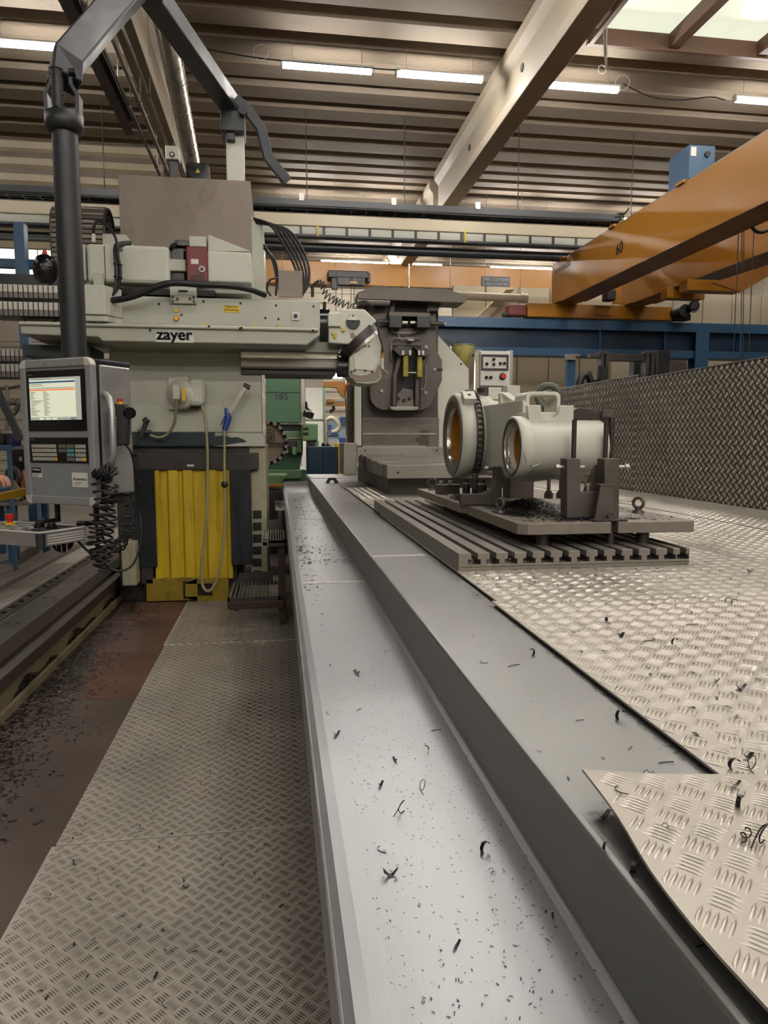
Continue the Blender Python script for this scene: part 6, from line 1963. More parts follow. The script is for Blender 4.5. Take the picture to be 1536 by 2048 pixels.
# dark crane rail and pipes
M_BROWNR = mat('brown rail paint', '#3b2a24', 0.45, 0, 0.15, 2)
o = thing('monorail', 'dark brown rail under the roof left of the spiral duct', 'rail', (-2.42, 9, 6.7))
MB().box(-2.50, -2.36, 5.0, 13.3, 6.68, 6.70).box(-2.435, -2.42, 5.0, 13.3, 6.70, 6.9).box(-2.50, -2.36, 5.0, 13.3, 6.9, 6.92).build('rail_profile', M_BROWNR, o)
for y in (6.5, 9.5, 12.5):
    MB().tube([(-2.43, y, 6.92), (-2.43, y, 8.4)], 0.012, 6).build('hanger', M_ZINC, o)
for k, (x, z, r_, lab) in enumerate(((-2.24, 6.72, 0.028, 'slim brown pipe next to the dark roof rail'), (-2.08, 6.78, 0.036, 'thicker brown pipe between the rail and the roof beam'), (-1.93, 6.9, 0.02, 'thin pale pipe under the left roof beam'))):
    o = thing('service_pipe', lab, 'pipe', (x, 9, z), 0, 'service pipes under the roof')
    MB().cyl((x, 5.0, z), (x, 16.5, z), r_, n=12).build('pipe_run', (M_BROWNR, M_STAIN, M_GREYPIPE)[k], o)
    for y in (7.0, 9.6, 12.2, 14.8):
        MB().cyl((x, y, z), (x, y + 0.07, z), r_ * 1.35, n=12).build('pipe_joint', M_STAIN, o)
        MB().tube([(x, y + 0.2, z), (x, y + 0.2, 7.25 if k == 1 else 8.4)], 0.006, 5).build('hanger', M_ZINC, o)
o = thing('sprinkler_pipe', 'dark pipe crossing the roof at the top left with a nozzle end', 'pipe', (-3, 10.3, 7.75))
MB().cyl((-8, 10.3, 7.72), (at(441, 48, Y=10.3).x, 10.3, 7.72), 0.03, n=12).build('pipe_run', M_BROWNR, o)
p = Vector((at(441, 48, Y=10.3).x, 10.3, 7.72))
MB().cyl(p + Vector((0, 0, 0.03)), p + Vector((0, 0, -0.09)), 0.02, n=10).build('nozzle', M_CREAM2, o)
# hanging lamp conduit piece near the skylight
o = thing('conduit_drop', 'short pale conduit hanging down beside the big roof beam', 'conduit', at(1212, 140, Y=12.2))
MB().cyl(at(1212, 48, Y=12.2), at(1212, 138, Y=12.2), 0.02, n=10).cyl(at(1206, 55, Y=12.2), at(1211, 135, Y=12.2), 0.012, n=8).build('tube', M_GREYPIPE, o)
MB().torus(at(1204, 139, Y=12.2), (0, 1, 0), 0.07, 0.006, 18, 5).build('loop', M_WHITE, o)
o = hose('lamp_cable', M_BLACK, None, ppts([(1247, 168, 13.2), (1300, 193, 13.2), (1360, 200, 13.2), (1420, 194, 13.2), (1450, 200, 13.2)]), 0.012)
tag(o, 'sagging black cable between the two lamps right of the beam', 'cable')
o = hose('lamp_cable', M_BLACK, None, ppts([(380, 92, 13.2), (460, 107, 13.2), (560, 121, 13.2), (760, 138, 13.2), (800, 140, 13.2)]), 0.012)
tag(o, 'thin cable run linking the lamps above the milling head', 'cable')
for px, py, lab in ((522, 105, 'white wire loop left of the ceiling lamp pair'), (972, 140, 'white wire loop at the lamp end beside the roof beam'), (1245, 165, 'white wire loop at the lamp end right of the roof beam')):
    o = MB().torus(at(px, py, Y=13.2), (0.2, 1, 0), 0.13, 0.006, 20, 5).build('wire_loop', M_WHITE, None)
    tag(o, lab, 'wire')

# cable ladder across the hall
YT2 = 15.7
ct = thing('cable_tray', 'dark cable ladder with cable bundle hanging across the hall', 'cable tray', (-1, YT2, 6.4))
zt = at(700, 411, Y=YT2).z
xa, xb = -9.0, at(1238, 435, Y=YT2).x
for y in (YT2, YT2 + 0.45):
    MB().box(xa, xb, y, y + 0.02, zt - 0.04, zt + 0.09).build('side_rail', M_DKGREY, ct)
    MB().box(xa, xb, y, y + 0.05, zt - 0.05, zt - 0.035).build('rail_lip', M_DKGREY, ct)
x = xa + 0.1
while x < xb:
    MB().box(x, x + 0.03, YT2 + 0.02, YT2 + 0.45, zt - 0.045, zt - 0.02).build('rung', M_DKGREY, ct)
    x += 0.32
for k, y in enumerate((0.08, 0.15, 0.22, 0.30, 0.37)):
    pts = [(x, YT2 + y + 0.015 * math.sin(x * 1.3 + k), zt + 0.0 + 0.02 * math.sin(x * 0.9 + k * 2)) for x in np.arange(xa, xb + 0.3, 0.4)]
    MB().tube(pts, 0.035, 6).build('cable', M_BLACK, ct)
MB().tube([(x, YT2 - 0.03, zt - 0.09 + 0.012 * math.sin(x)) for x in np.arange(xa, xb, 0.5)], 0.028, 6).build('cable', M_BLACK, ct)
for k in range(3):
    MB().tube(smooth_path([(xb - 0.1, YT2 + 0.1 * k, zt + 0.02), (xb + 0.1, YT2 + 0.1 * k, zt + 0.08 + 0.05 * k), (xb + 0.22, YT2 + 0.1 * k, zt + 0.22 - 0.06 * k)], 4), 0.02, 6).build('cable_end', M_BLACK, ct)
for px in (205, 614, 812, 1042, 1272):
    x = at(px, 380, Y=YT2).x
    if x < xb + 0.5:
        MB().tube([(x, YT2 + 0.2, zt), (x, YT2 + 0.2, 8.45)], 0.010, 6).build('hanger_rod', M_DARKSTEEL, ct)
for px, py in ((603, 392), (788, 398), (956, 420)):
    p = at(px, py, Y=YT2)
    MB().box(p.x - 0.05, p.x + 0.05, YT2 - 0.02, YT2 + 0.04, zt + 0.05, zt + 0.2).build('clip', M_WHITE, ct, 0.004)

# pale square duct with clipped cover strip below the tray
M_PALE = mat('cream duct paint', '#c4b79e', 0.5, 0, 0.06, 1.0)
YQ = 17.2
dc = thing('square_duct', 'long cream square duct with clipped cover strip crossing behind the cable tray', 'duct', (0, YQ, 6.5))
za, zb_ = at(750, 434, Y=YQ).z, at(750, 457, Y=YQ).z
bx('duct_box', M_PALE, dc, -12, 13, YQ, YQ + 0.5, zb_, za, 0.01)
zc_ = at(750, 478, Y=YQ).z
bx('cover_strip', M_CREAM2, dc, -12, 13, YQ + 0.05, YQ + 0.2, zc_ + 0.06, zb_)
bx('strip_lip', M_DKGREY, dc, -12, 13, YQ + 0.0, YQ + 0.25, zc_ - 0.0, zc_ + 0.05)
for px in list(range(510, 1240, 46)):
    x = at(px, 465, Y=YQ).x
    c = MB().box(x - 0.03, x + 0.03, YQ + 0.03, YQ + 0.06, zc_ + 0.06, zb_ - 0.01).build('clip', M_DKGREY, dc)
for px in (635, 930):
    x = at(px, 460, Y=YQ).x
    MB().box(x - 0.02, x + 0.02, YQ - 0.02, YQ + 0.02, zc_, zb_ + 0.06).build('yellow_strap', M_YEL, dc)
MB().cyl((-12, YQ + 0.4, at(750, 500, Y=YQ + 0.4).z), (13, YQ + 0.4, at(750, 500, Y=YQ + 0.4).z), 0.11, n=16).build('dark_pipe', M_DKGREY, dc)
bx('lower_band', M_PLY, dc, -12, 13, YQ + 0.6, YQ + 0.75, at(750, 498, Y=YQ + 0.6).z, zc_ - 0.05)

# ------------------------------------------------------------------ far crane with load sign
fc = thing('far_crane', 'far orange crane girder with dark load sign spanning across the hall', 'crane', (2, 24, 6.6))
YG = 24.0
zt, zb_ = at(820, 529, Y=YG).z, at(820, 573, Y=YG).z
bx('girder', M_ORANGE, fc, -6, 12, YG, YG + 0.4, zb_, zt, 0.01)
bx('lower_flange', M_ORANGE, fc, -6, 12, YG - 0.1, YG + 0.5, zb_ - 0.03, zb_, 0.005)
x0, x1, z0, z1 = prect(964, 553, 1020, 573, YG - 0.06)
s = MB().box(x0, x1, YG - 0.06, YG - 0.02, z0, z1).build('load_sign', M_DKGREY, fc)
text('sign_text', 'SWL  3.2 TONN', M_GREYP, s, (x0 + 0.05, YG - 0.065, z0 + 0.19), 0.13)
text('sign_text', 'MUNCK  K 8740 1000', M_GREYP, s, (x0 + 0.05, YG - 0.065, z0 + 0.05), 0.09)
ht = thing('hoist_trolley', 'black hoist trolley hanging on the far orange crane', 'hoist', at(700, 560, Y=23.6))
pb('trolley_body', M_BLACK, ht, 656, 541, 738, 556, 23.5, 0.5, 0.03)
pb('trolley_drum', M_BLACKGL, ht, 672, 553, 730, 572, 23.5, 0.5, 0.04)
pb('motor', M_DKGREY, ht, 735, 546, 741, 564, 23.55, 0.3, 0.03)
pb('bracket', M_BLACK, ht, 664, 556, 676, 577, 23.5, 0.2)
pb('orange_bar', M_ORANGE, ht, 700, 563, 715, 567, 23.45, 0.05)
for px in (672, 684, 702, 708):
    MB().tube([at(px, 572, Y=23.7), at(px, 640, Y=23.7)], 0.012, 5).build('rope', M_DKGREY, ht)
MB().cyl(at(818, 528, Y=22.8), at(818, 640, Y=22.8), 0.035, n=8).build('pipe_stand', M_GREYPIPE, fc)

# ------------------------------------------------------------------ blue crane runway and yellow bridge crane
YRW = 18.0
rw = thing('crane_runway', 'blue steel crane runway beam across the right side of the hall', 'runway beam', (6, YRW, 3.6))
zt, zb_ = at(1150, 640, Y=YRW).z, at(1150, 713, Y=YRW).z
bx('top_flange', M_BLUE, rw, -2.5, XR - 0.1, YRW - 0.05, YRW + 0.45, zt - 0.25, zt, 0.01)
bx('web', M_DKBLUE, rw, -2.5, XR - 0.1, YRW + 0.16, YRW + 0.2, zb_ + 0.2, zt - 0.25)
bx('bottom_flange', M_BLUE, rw, -2.5, XR - 0.1, YRW - 0.05, YRW + 0.45, zb_, zb_ + 0.2, 0.01)
for px in (1404,):
    x = at(px, 690, Y=YRW - 0.1).x
    w = 0.19 if px == 1404 else 0.10
    mb = MB()
    mb.box(x - w, x + w, YRW - 0.12, YRW - 0.08, 0, zt - 0.25).box(x - w, x + w, YRW + 0.2, YRW + 0.24, 0, zt - 0.25).box(x - 0.02, x + 0.02, YRW - 0.08, YRW + 0.2, 0, zt - 0.25)
    mb.build('column', M_BLUE, rw)
for px in (1200, 1330, 1480):
    x = at(px, 690, Y=YRW).x
    bx('stiffener', M_BLUE, rw, x - 0.015, x + 0.015, YRW, YRW + 0.2, zb_ + 0.2, zt - 0.25)
ya = thing('bridge_crane', 'big yellow-orange bridge crane with two box girders at upper right', 'crane', (8, 15, 4.6))
M_CRBOT = mat('shaded crane orange', '#8a5a2c', 0.35, 0, 0.12, 1.5, '#5a3a24', 0.4, 2)  # browner orange, with the underside's shade put into the paint
for x0, x1, zb2, zt2 in ((7.1, 7.72, 4.95, 5.95), (9.0, 9.62, 4.95, 5.95)):
    mb = MB()
    prof = [(-6, zb2), (17.0, zb2), (18.1, zb2 + 0.02), (18.1, zt2), (-6, zt2)]
    mb.prism(prof, 'x', x0, x1)
    g_ = mb.build('girder', M_ORANGE, ya, 0.008)
    bx('top_rail', M_STAIN, g_, x0 + 0.02, x0 + 0.12, -6, 18.0, zt2, zt2 + 0.03)
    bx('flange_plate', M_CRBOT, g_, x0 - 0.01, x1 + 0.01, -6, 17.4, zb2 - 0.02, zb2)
for y in (9.2, 12.0, 14.6, 17.3):
    bx('rail_clip', M_ORANGE, ya, 7.06, 7.14, y, y + 0.25, 5.95, 6.0)
p = at(1239, 497, X=7.1)
text('girder_number', '60', M_BLACK, ya, (7.095, p.y + 0.16, p.z - 0.1), 0.32, rot=(math.pi / 2, 0, -math.pi / 2), bold=0.006)
p = at(1125, 535, X=7.1)
bx('faded_plate', mat('faded plate', '#6e4514', 0.5, 0, 0.5, 12), ya, 7.096, 7.1, p.y - 0.5, p.y + 0.5, p.z - 0.06, p.z + 0.06)
x0, x1, z0, z1 = prect(1054, 608, 1352, 637, 17.9)
z0 = zt
bx('end_truck', M_ORANGE, ya, x0, x1, 17.85, 18.25, z0 + 0.03, 4.95, 0.012)
for k in range(7):
    for j in (0, 1):
        x = at(1193 + k * 5, 615, Y=17.8).x
        MB().cyl((x, 17.83, z0 + 0.10 + 0.22 * j), (x, 17.86, z0 + 0.10 + 0.22 * j), 0.022, n=6).build('bolt', M_DKGREY, ya)
pb('buffer_box', M_RED, ya, 1018, 610, 1053, 631, 17.85, 0.35, 0.02)
pb('buffer', M_BLACK, ya, 1008, 625, 1022, 632, 17.9, 0.2, 0.01)
mo = thing('travel_motor', 'black crane travel motor at the right end of the truck', 'motor', at(1375, 640, Y=17.6))
p = at(1366, 622, Y=17.5)
MB().cyl((p.x, 17.4, p.z), (p.x, 17.95, p.z), 0.16, n=20).build('gear_case', M_BLACK, mo)
p = at(1388, 614, Y=17.4)
MB().cyl((p.x - 0.12, 17.2, p.z), (p.x + 0.06, 17.5, p.z), 0.13, n=20).build('motor_body', M_BLACKGL, mo)
MB().cyl((p.x - 0.12, 17.19, p.z), (p.x - 0.10, 17.22, p.z), 0.09, n=16).build('fan_cover', M_DKGREY, mo)
pb('foot', M_BLACK, mo, 1355, 628, 1382, 640, 17.6, 0.3, 0.01)
# trolley frame between the girders and hoist ropes
pb('trolley_frame', M_ORANGE, ya, 1335, 575, 1410, 597, 15.5, 0.3, 0.01)
pb('trolley_frame', M_ORANGE, ya, 1375, 560, 1485, 582, 13.2, 0.3, 0.01)
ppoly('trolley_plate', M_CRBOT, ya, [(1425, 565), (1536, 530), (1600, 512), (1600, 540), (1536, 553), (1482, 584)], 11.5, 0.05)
pb('inner_stiffener', M_ORANGE, ya, 1230, 560, 1243, 607, 17.2, 0.1)
pb('inner_motor', M_BLACK, ya, 1214, 580, 1233, 600, 17.0, 0.3, 0.03)
for px, pxb, Y in ((1478, 1466, 11.5), (1484, 1482, 11.6), (1488, 1486, 11.6), (1509, 1496, 11.8)):
    MB().tube([at(px, 435, Y=Y), at(pxb, 740, Y=Y)], 0.008, 5).build('rope', M_DKGREY, ya)
hose('festoon_cable', M_BLACK, ya, ppts([(1503, 452, 11.0), (1512, 462, 11.0), (1526, 464, 11.0), (1540, 458, 11.0)]), 0.03)
o = thing('crane_cabinet', 'blue switch cabinet standing on top of the orange crane girder', 'cabinet', (7.4, 12.1, 6.0))
x0, x1, z0, z1 = prect(1409, 295, 1470, 345, 12.0)
bx('cabinet_body', M_BLUE, o, 7.13, 7.6, 11.95, 12.6, 5.95, z1, 0.01)
bx('cabinet_door', M_BLUE, o, 7.12, 7.6, 11.93, 11.95, 6.0, z1 - 0.02, 0.004)
bx('paper_label', M_WHITE, o, 7.14, 7.24, 11.92, 11.93, z1 - 0.2, z1 - 0.05)
MB().cyl((7.45, 11.9, z1 - 0.16), (7.45, 11.93, z1 - 0.16), 0.05, n=12).build('isolator', M_BLACK, o)

# partition wall of cream panels behind the runway
pw = struct(thing('wall_partition', loc=(12, 21, 0)))
x = 5.2
while x < XR:
    bx('wall_panel', M_PALE, pw, x + 0.015, x + 0.985, 21.0, 21.08, 0, 6.0)
    x += 1.0
bx('panel_backing', M_STAIN, pw, 5.2, XR, 21.05, 21.15, 0, 6.0)
o = thing('cream_pipe', 'long cream pipe in front of the far wall below the crane sign', 'pipe', (5, 20, 5.6))
MB().cyl(at(890, 590, Y=20), at(1052, 597, Y=20), 0.12, n=16).build('pipe_run', M_PALE, o)
for px in (900, 970, 1040):
    p = at(px, 594, Y=20)
    MB().tube([p, (p.x, 20, 8.4)], 0.01, 5).build('hanger', M_ZINC, o)
MB().cyl(at(1040, 596, Y=20), at(1054, 597, Y=20), 0.14, n=16).build('pipe_joint', M_PALE, o)
o = ppoly('sloped_chute', M_PALE, None, [(952, 636), (1012, 580), (1030, 578), (975, 638)], 20.5, 0.48, 0.0)
tag(o, 'pale sloped chute leaning against the far wall left of the crane truck', 'chute')

# forklift masts behind the screen
fk = thing('forklift', 'black forklift mast and carriage standing behind the tread plate screen', 'forklift', (4.5, 11, 0))
YF_ = 10.6
for px in (1201, 1211, 1291, 1302):
    pb('mast_channel', M_DARKSTEEL, fk, px, 704, px + 7, 800, YF_, 0.16, 0.006)
    p = at(px + 3.5, 706, Y=YF_)
    MB().cyl((p.x, YF_ - 0.01, p.z), (p.x, YF_ + 0.15, p.z), 0.032, n=14).build('mast_roller', M_DARKSTEEL, fk)
pb('cross_beam', M_DARKSTEEL, fk, 1216, 708, 1292, 722, YF_ + 0.05, 0.12, 0.006)
pb('side_arm', M_DARKSTEEL, fk, 1180, 707, 1204, 716, YF_ + 0.02, 0.1, 0.01)
pb('carriage', M_BLACK, fk, 1196, 735, 1216, 800, YF_ - 0.05, 0.1, 0.006)
pb('cylinder', M_BLACK, fk, 1196, 730, 1204, 760, YF_ - 0.1, 0.1, 0.01)
MB().tube(ppts([(1160, 800, YF_), (1159, 765, YF_), (1166, 750, YF_), (1176, 748, YF_), (1182, 765, YF_), (1196, 770, YF_)]), 0.06, 10).build('seat', M_BLACK, fk)
pb('battery_box', M_BLACK, fk, 1312, 700, 1340, 800, YF_ + 0.2, 0.4, 0.02)
pb('rear_mast', M_BLACK, fk, 1268, 715, 1288, 800, YF_ + 0.5, 0.2, 0.02)
bx('chassis', M_BLACK, fk, at(1170, 760, Y=YF_).x, at(1330, 760, Y=YF_).x, YF_ + 0.2, YF_ + 1.8, 0.15, 1.5, 0.03)
for sx_ in (1190, 1310):
    xw = at(sx_, 760, Y=YF_).x
    MB().cyl((xw - 0.1, YF_ + 0.5, 0.3), (xw + 0.1, YF_ + 0.5, 0.3), 0.3, n=24).build('wheel', M_BLACK, fk)
o = thing('door_post', 'blue door post with latch in front of the cream wall', 'post', at(1140, 770, Y=15))
bx('post', M_BLUE, o, at(1135, 740, Y=15).x, at(1151, 740, Y=15).x, 15.0, 15.12, 0, at(1143, 706, Y=15).z)
pb('latch', M_ZINC, o, 1132, 708, 1152, 720, 14.9, 0.1, 0.01)
pb('latch_bar', M_ZINC, o, 1140, 708, 1160, 712, 14.92, 0.06)
o = pb('wall_strip', M_STAIN, None, 1340, 715, 1372, 800, 20.5, 0.2)
tag(o, 'brown door leaf in the cream wall right of the forklift', 'door')

# ------------------------------------------------------------------ green machine with tool magazine
gm = thing('green_machine', 'green machining centre numbered 185 with round tool magazine behind the column', 'machine tool', (0.0, 14, 0))
YGm = 14.0
pb('column', M_GREEN, gm, 525, 734, 601, 846, YGm, 1.2, 0.02)
z_ = at(560, 785, Y=YGm).z
x0, x1, z0, z1 = prect(525, 734, 601, 846, YGm)
bx('column_joint', M_DKGREY, gm, x0, x1, YGm - 0.004, YGm, z_ - 0.01, z_ + 0.01)
p = at(548, 799, Y=YGm)
text('machine_number', '185', M_BLACK, gm, (p.x, YGm - 0.006, p.z), 0.16, sx=1.15)
pb('column_side', M_GREYPIPE, gm, 601, 752, 611, 850, YGm + 0.3, 0.8, 0.01)
pb('dark_slide', M_DKGREY, gm, 540, 848, 604, 862, YGm + 0.1, 0.5)
for k in range(9):
    pb('slide_scraper', M_ZINC, gm, 561 + k * 5, 846, 564 + k * 5, 849, YGm - 0.02, 0.05)
pb('slide_box', M_GREEN2, gm, 560, 862, 604, 880, YGm + 0.05, 0.5, 0.02)
pb('rail', M_ZINC, gm, 572, 875, 606, 878, YGm - 0.05, 0.05)
hd2 = pb('head', M_GREEN2, gm, 604, 847, 636, 882, YGm - 0.6, 0.8, 0.03)
for k in range(2):
    pb('head_label', M_BLACK, hd2, 606, 855 + k * 10, 617, 861 + k * 10, YGm - 0.606, 0.01)
pb('head_lower', M_GREEN2, gm, 615, 880, 638, 908, YGm - 0.5, 0.6, 0.03)
pb('spindle', M_DKGREY, gm, 618, 882, 630, 892, YGm - 0.56, 0.1, 0.02)
pb('knee', M_GREEN2, gm, 575, 880, 606, 905, YGm - 0.2, 0.6, 0.02)
pb('tool_arm', M_DARKSTEEL, gm, 574, 880, 594, 896, YGm - 0.35, 0.2, 0.02)
pb('arm_cover', M_GREEN2, gm, 584, 894, 593, 910, YGm - 0.4, 0.15, 0.02)
ppoly('base', M_GREEN, gm, [(525, 948), (600, 948), (600, 930), (606, 905), (560, 905), (525, 925)], YGm + 0.05, 1.0, 0.02)
bx('base_foot', M_GREEN, gm, x0, x1 + 0.1, YGm, YGm + 1.5, 0, 0.9, 0.02)
pb('base_rim', M_GREEN2, gm, 530, 940, 603, 958, YGm - 0.1, 0.5, 0.02)
c = at(530, 886, Y=13.2)
Rm = 44.5 * 13.2 / 1420
MB().cyl((c.x, 13.2, c.z), (c.x, 13.3, c.z), Rm * 0.86, n=48).build('magazine_disc', mat('tan magazine disc', '#8a7860', 0.5, 0, 0.15, 3, '#5a4630', 0.4, 3), gm)
MB().lathe([(0, Rm * 0.84), (0, Rm), (0.14, Rm), (0.14, Rm * 0.84)], (c.x, 13.16, c.z), (0, 1, 0), 56).build('magazine_rim', M_DKGREY, gm)
for k in range(40):
    a = 2 * math.pi * k / 40
    if math.cos(a) < -0.25:
        continue
    q = Vector((c.x + Rm * 0.92 * math.cos(a), 13.13, c.z + Rm * 0.92 * math.sin(a)))
    MB().lathe([(0, 0.030), (-0.02, 0.030), (-0.02, 0.018), (0.01, 0.016), (0.01, 0)], q, (0, 1, 0), 12).build('tool_pocket', M_ZINC if k % 2 else M_BLACKGL, gm)
for pts in (((533, 860), (548, 860), (548, 885)), ((533, 866), (543, 866), (543, 880)), ((536, 870), (536, 895)), ((540, 872), (540, 888))):
    hose('disc_pipe', M_DKGREY, gm, ppts(pts, 13.15), 0.010, 2, 5)
pb('disc_arm', M_DARKSTEEL, gm, 533, 884, 570, 889, 13.05, 0.06, 0.01)
mn = thing('swivel_monitor', 'small monitor on a black arm beside the green machine', 'monitor', at(616, 838, Y=13.4))
MB().bar(ppts([(612, 803, 13.5), (613, 816, 13.5), (620, 822, 13.45)]), 0.04, 0.04).build('arm', M_BLACK, mn)
MB().bar(ppts([(611, 826, 13.4), (623, 832, 13.3)]), 0.12, 0.11).build('screen_case', M_DKGREY, mn)
pb('screen_top', M_ZINC, mn, 611, 820, 624, 824, 13.28, 0.1)

# bright bay beyond
by = thing('bay_door', 'white roller door in a green frame far behind the green machine', 'door', at(625, 850, Y=22))
pb('door_leaf', mat('white door', '#d8d4c8', 0.6, 0, 0.03, 1), by, 603, 774, 647, 970, 22.0, 0.1)
pb('door_head', M_STAIN, by, 602, 752, 647, 774, 21.9, 0.2)
pb('door_bar', M_GREEN, by, 610, 838, 648, 840, 21.9, 0.05)
pb('frame_post', M_GREEN, by, 647, 765, 651, 890, 21.8, 0.2)
jc = thing('jib_crane', 'orange jib crane column and arm with hanging chain hoist', 'jib crane', at(697, 890, Y=16.5))
ppoly('arm', M_ORANGE, jc, [(645, 763), (688, 762), (693, 770), (688, 797), (681, 790), (673, 776), (646, 774)], 16.5, 0.15, 0.01)
bx('post', M_ORANGE, jc, at(693, 820, Y=16.6).x, at(702, 820, Y=16.6).x, 16.6, 16.8, 0, at(697, 762, Y=16.6).z, 0.01)
hose('chain', M_BLACK, jc, ppts([(695, 760), (693, 775), (690, 790), (692, 815), (693, 870)], 16.3), 0.012)
MB().torus(at(695, 775, Y=16.25), (0, 1, 0), 0.05, 0.018, 16, 6).build('hook_ring', M_BRED, jc)
ob = thing('orange_beam', 'slim orange crane beam with a hook in the far bay', 'crane', at(672, 812, Y=24))
pb('beam', M_ORANGE, ob, 650, 806, 694, 812, 24, 0.2)
pb('trolley', M_ORANGE, ob, 654, 797, 669, 807, 23.9, 0.2, 0.05)
MB().tube(ppts([(666, 812), (668, 818), (662, 822), (663, 826)], 23.8), 0.06, 6).build('hook', M_BLACK, ob)
o = thing('fume_arm', 'grey bent fume extraction arm with hood in the far bay', 'fume arm', at(675, 880, Y=20))
MB().tube(smooth_path(ppts([(652, 838), (665, 836), (674, 843), (678, 853), (674, 861), (664, 865)], 20.0), 5), 0.065, 12).build('flexible_arm', mat('tan flexible arm', '#8d8672', 0.5, 0, 0.1, 4), o)
p = at(652, 838, Y=20)
MB().cyl((p.x, 20, 0), (p.x, 20, p.z + 0.1), 0.06, n=12).build('stand', M_GREYPIPE, o)
ppoly('hood', M_DKBLUE, o, [(664, 864), (674, 864), (679, 874), (655, 874)], 19.9, 0.5, 0.02)
o = thing('blue_machine', 'blue and white machine corner far behind the jib crane', 'machine', at(675, 890, Y=25))
pb('body', mat('pale blue paint', '#9fb4c6', 0.5, 0, 0.1, 1), o, 651, 835, 694, 962, 25, 0.5)
pb('blue_panel', M_BLUE, o, 681, 834, 694, 850, 24.9, 0.1)
pb('blue_panel', mat('bright blue paint', '#2458a8', 0.4), o, 676, 876, 694, 885, 24.9, 0.1)
pb('blue_panel', mat('bright blue paint', '#2458a8', 0.4), o, 655, 850, 663, 859, 24.8, 0.1)
pb('white_top', M_WHITE, o, 651, 878, 678, 890, 24.7, 0.3)
cbn = thing('blue_cabinet', 'dark blue steel cabinet with clutter on top behind the trough end', 'cabinet', at(648, 945, Y=12.5))
x0, x1, z0, z1 = prect(615, 893, 677, 947, 12.5)
bx('cabinet_body', M_DKBLUE, cbn, x0, x1, 12.5, 13.1, 0, z1, 0.01)
bx('cabinet_door', M_DKBLUE, cbn, x0 + 0.02, (x0 + x1) / 2 - 0.005, 12.48, 12.5, 0.1, z1 - 0.03, 0.004)
bx('cabinet_door', M_DKBLUE, cbn, (x0 + x1) / 2 + 0.005, x1 - 0.02, 12.48, 12.5, 0.1, z1 - 0.03, 0.004)
for k, (px, w, h, mcol, lab) in enumerate(((646, 5, 5, M_BLACKGL, 'black oil bottle on the blue cabinet'), (655, 6, 4, M_DKGREY, 'grey tin on the blue cabinet'), (663, 5, 6, M_WHITE, 'white jar on the blue cabinet'), (672, 6, 5, M_YEL, 'yellow can at the right end of the blue cabinet'))):
    p = at(px, 893, Y=12.7)
    o = MB().cyl((p.x, 12.7, z1), (p.x, 12.7, z1 + h * 0.009), w * 0.006, n=12).cyl((p.x, 12.7, z1 + h * 0.009), (p.x, 12.7, z1 + h * 0.009 + 0.02), w * 0.003, n=10).build('tin', mcol, None)
    tag(o, lab, 'container', 'containers on the blue cabinet')
o = thing('yellow_bin', 'yellow bin behind the blue cabinet beside the platform', 'bin', at(682, 905, Y=13.4))
pb('bin_body', M_YEL, o, 676, 889, 687, 1036, 13.4, 0.3, 0.02)
pb('bin_lid', M_WHITE, o, 675, 886, 688, 890, 13.38, 0.34, 0.01)
# work lights glowing below the ram
for k, (px0, px1, py, Y, lab) in enumerate(((551, 585, 750, 19, 'left glowing work light seen below the ram'), (598, 640, 750, 19, 'middle glowing work light seen below the ram'), (658, 686, 752, 19, 'right glowing work light above the jib crane'))):
    x0, x1, z0, z1 = prect(px0, py - 4, px1, py + 4, Y)
    o = thing('work_light', lab, 'lamp', ((x0 + x1) / 2, Y, z0), 0, 'work lights in the far bay')
    bx('tube_cover', M_LAMP, o, x0, x1, Y, Y + 0.1, z0, z1, 0.02)
    bx('housing', M_WHITE, o, x0 - 0.03, x1 + 0.03, Y - 0.02, Y + 0.12, z1, z1 + 0.05, 0.005)
    MB().tube([((x0 + x1) / 2, Y + 0.05, z1 + 0.05), ((x0 + x1) / 2, Y + 0.05, 8.4)], 0.004, 5).build('hanger', M_ZINC, o)
o = thing('yellow_rail', 'short orange-yellow rail left of the trough end', 'rail', at(550, 972, Y=9.6))
x0, x1, z0, z1 = prect(527, 968, 572, 974, 9.6)
bx('rail_bar', M_ORANGE, o, x0, x1, 9.6, 9.65, z0, z1, 0.004)
for x in (x0 + 0.02, x1 - 0.06):
    bx('leg', M_DARKSTEEL, o, x, x + 0.04, 9.61, 9.65, 0, z0)
o = thing('green_tray', 'green sheet tray behind the trough end', 'tray', at(550, 968, Y=10.2))
ppoly('tray_sheet', M_GREEN2, o, [(531, 950), (575, 950), (560, 968), (531, 968)], 10.2, 0.6, 0.01)
x0, x1, z0, z1 = prect(533, 950, 560, 967, 10.2)
bx('tray_stand', M_GREEN, o, x0, x1, 10.3, 10.7, 0, z0 + 0.01)
o = thing('dark_filler', 'added dark block topped with swarf below the yellow rail', 'bin', at(552, 1010, Y=9.3))  # dark block added to keep the area under the rail dark
x0, x1, z0, z1 = prect(529, 976, 576, 1020, 9.3)
bx('bin_body', M_DARKSTEEL, o, x0, x1, 9.3, 9.58, 0, z1 - 0.04, 0.01)
chip_cloud('filler_swarf', None, blob(260, (x0 + x1) / 2, 9.42, 0.08, 0.06, z1 - 0.04, 0.05), 0.02, M_CHIP, 0.5, parent=o)

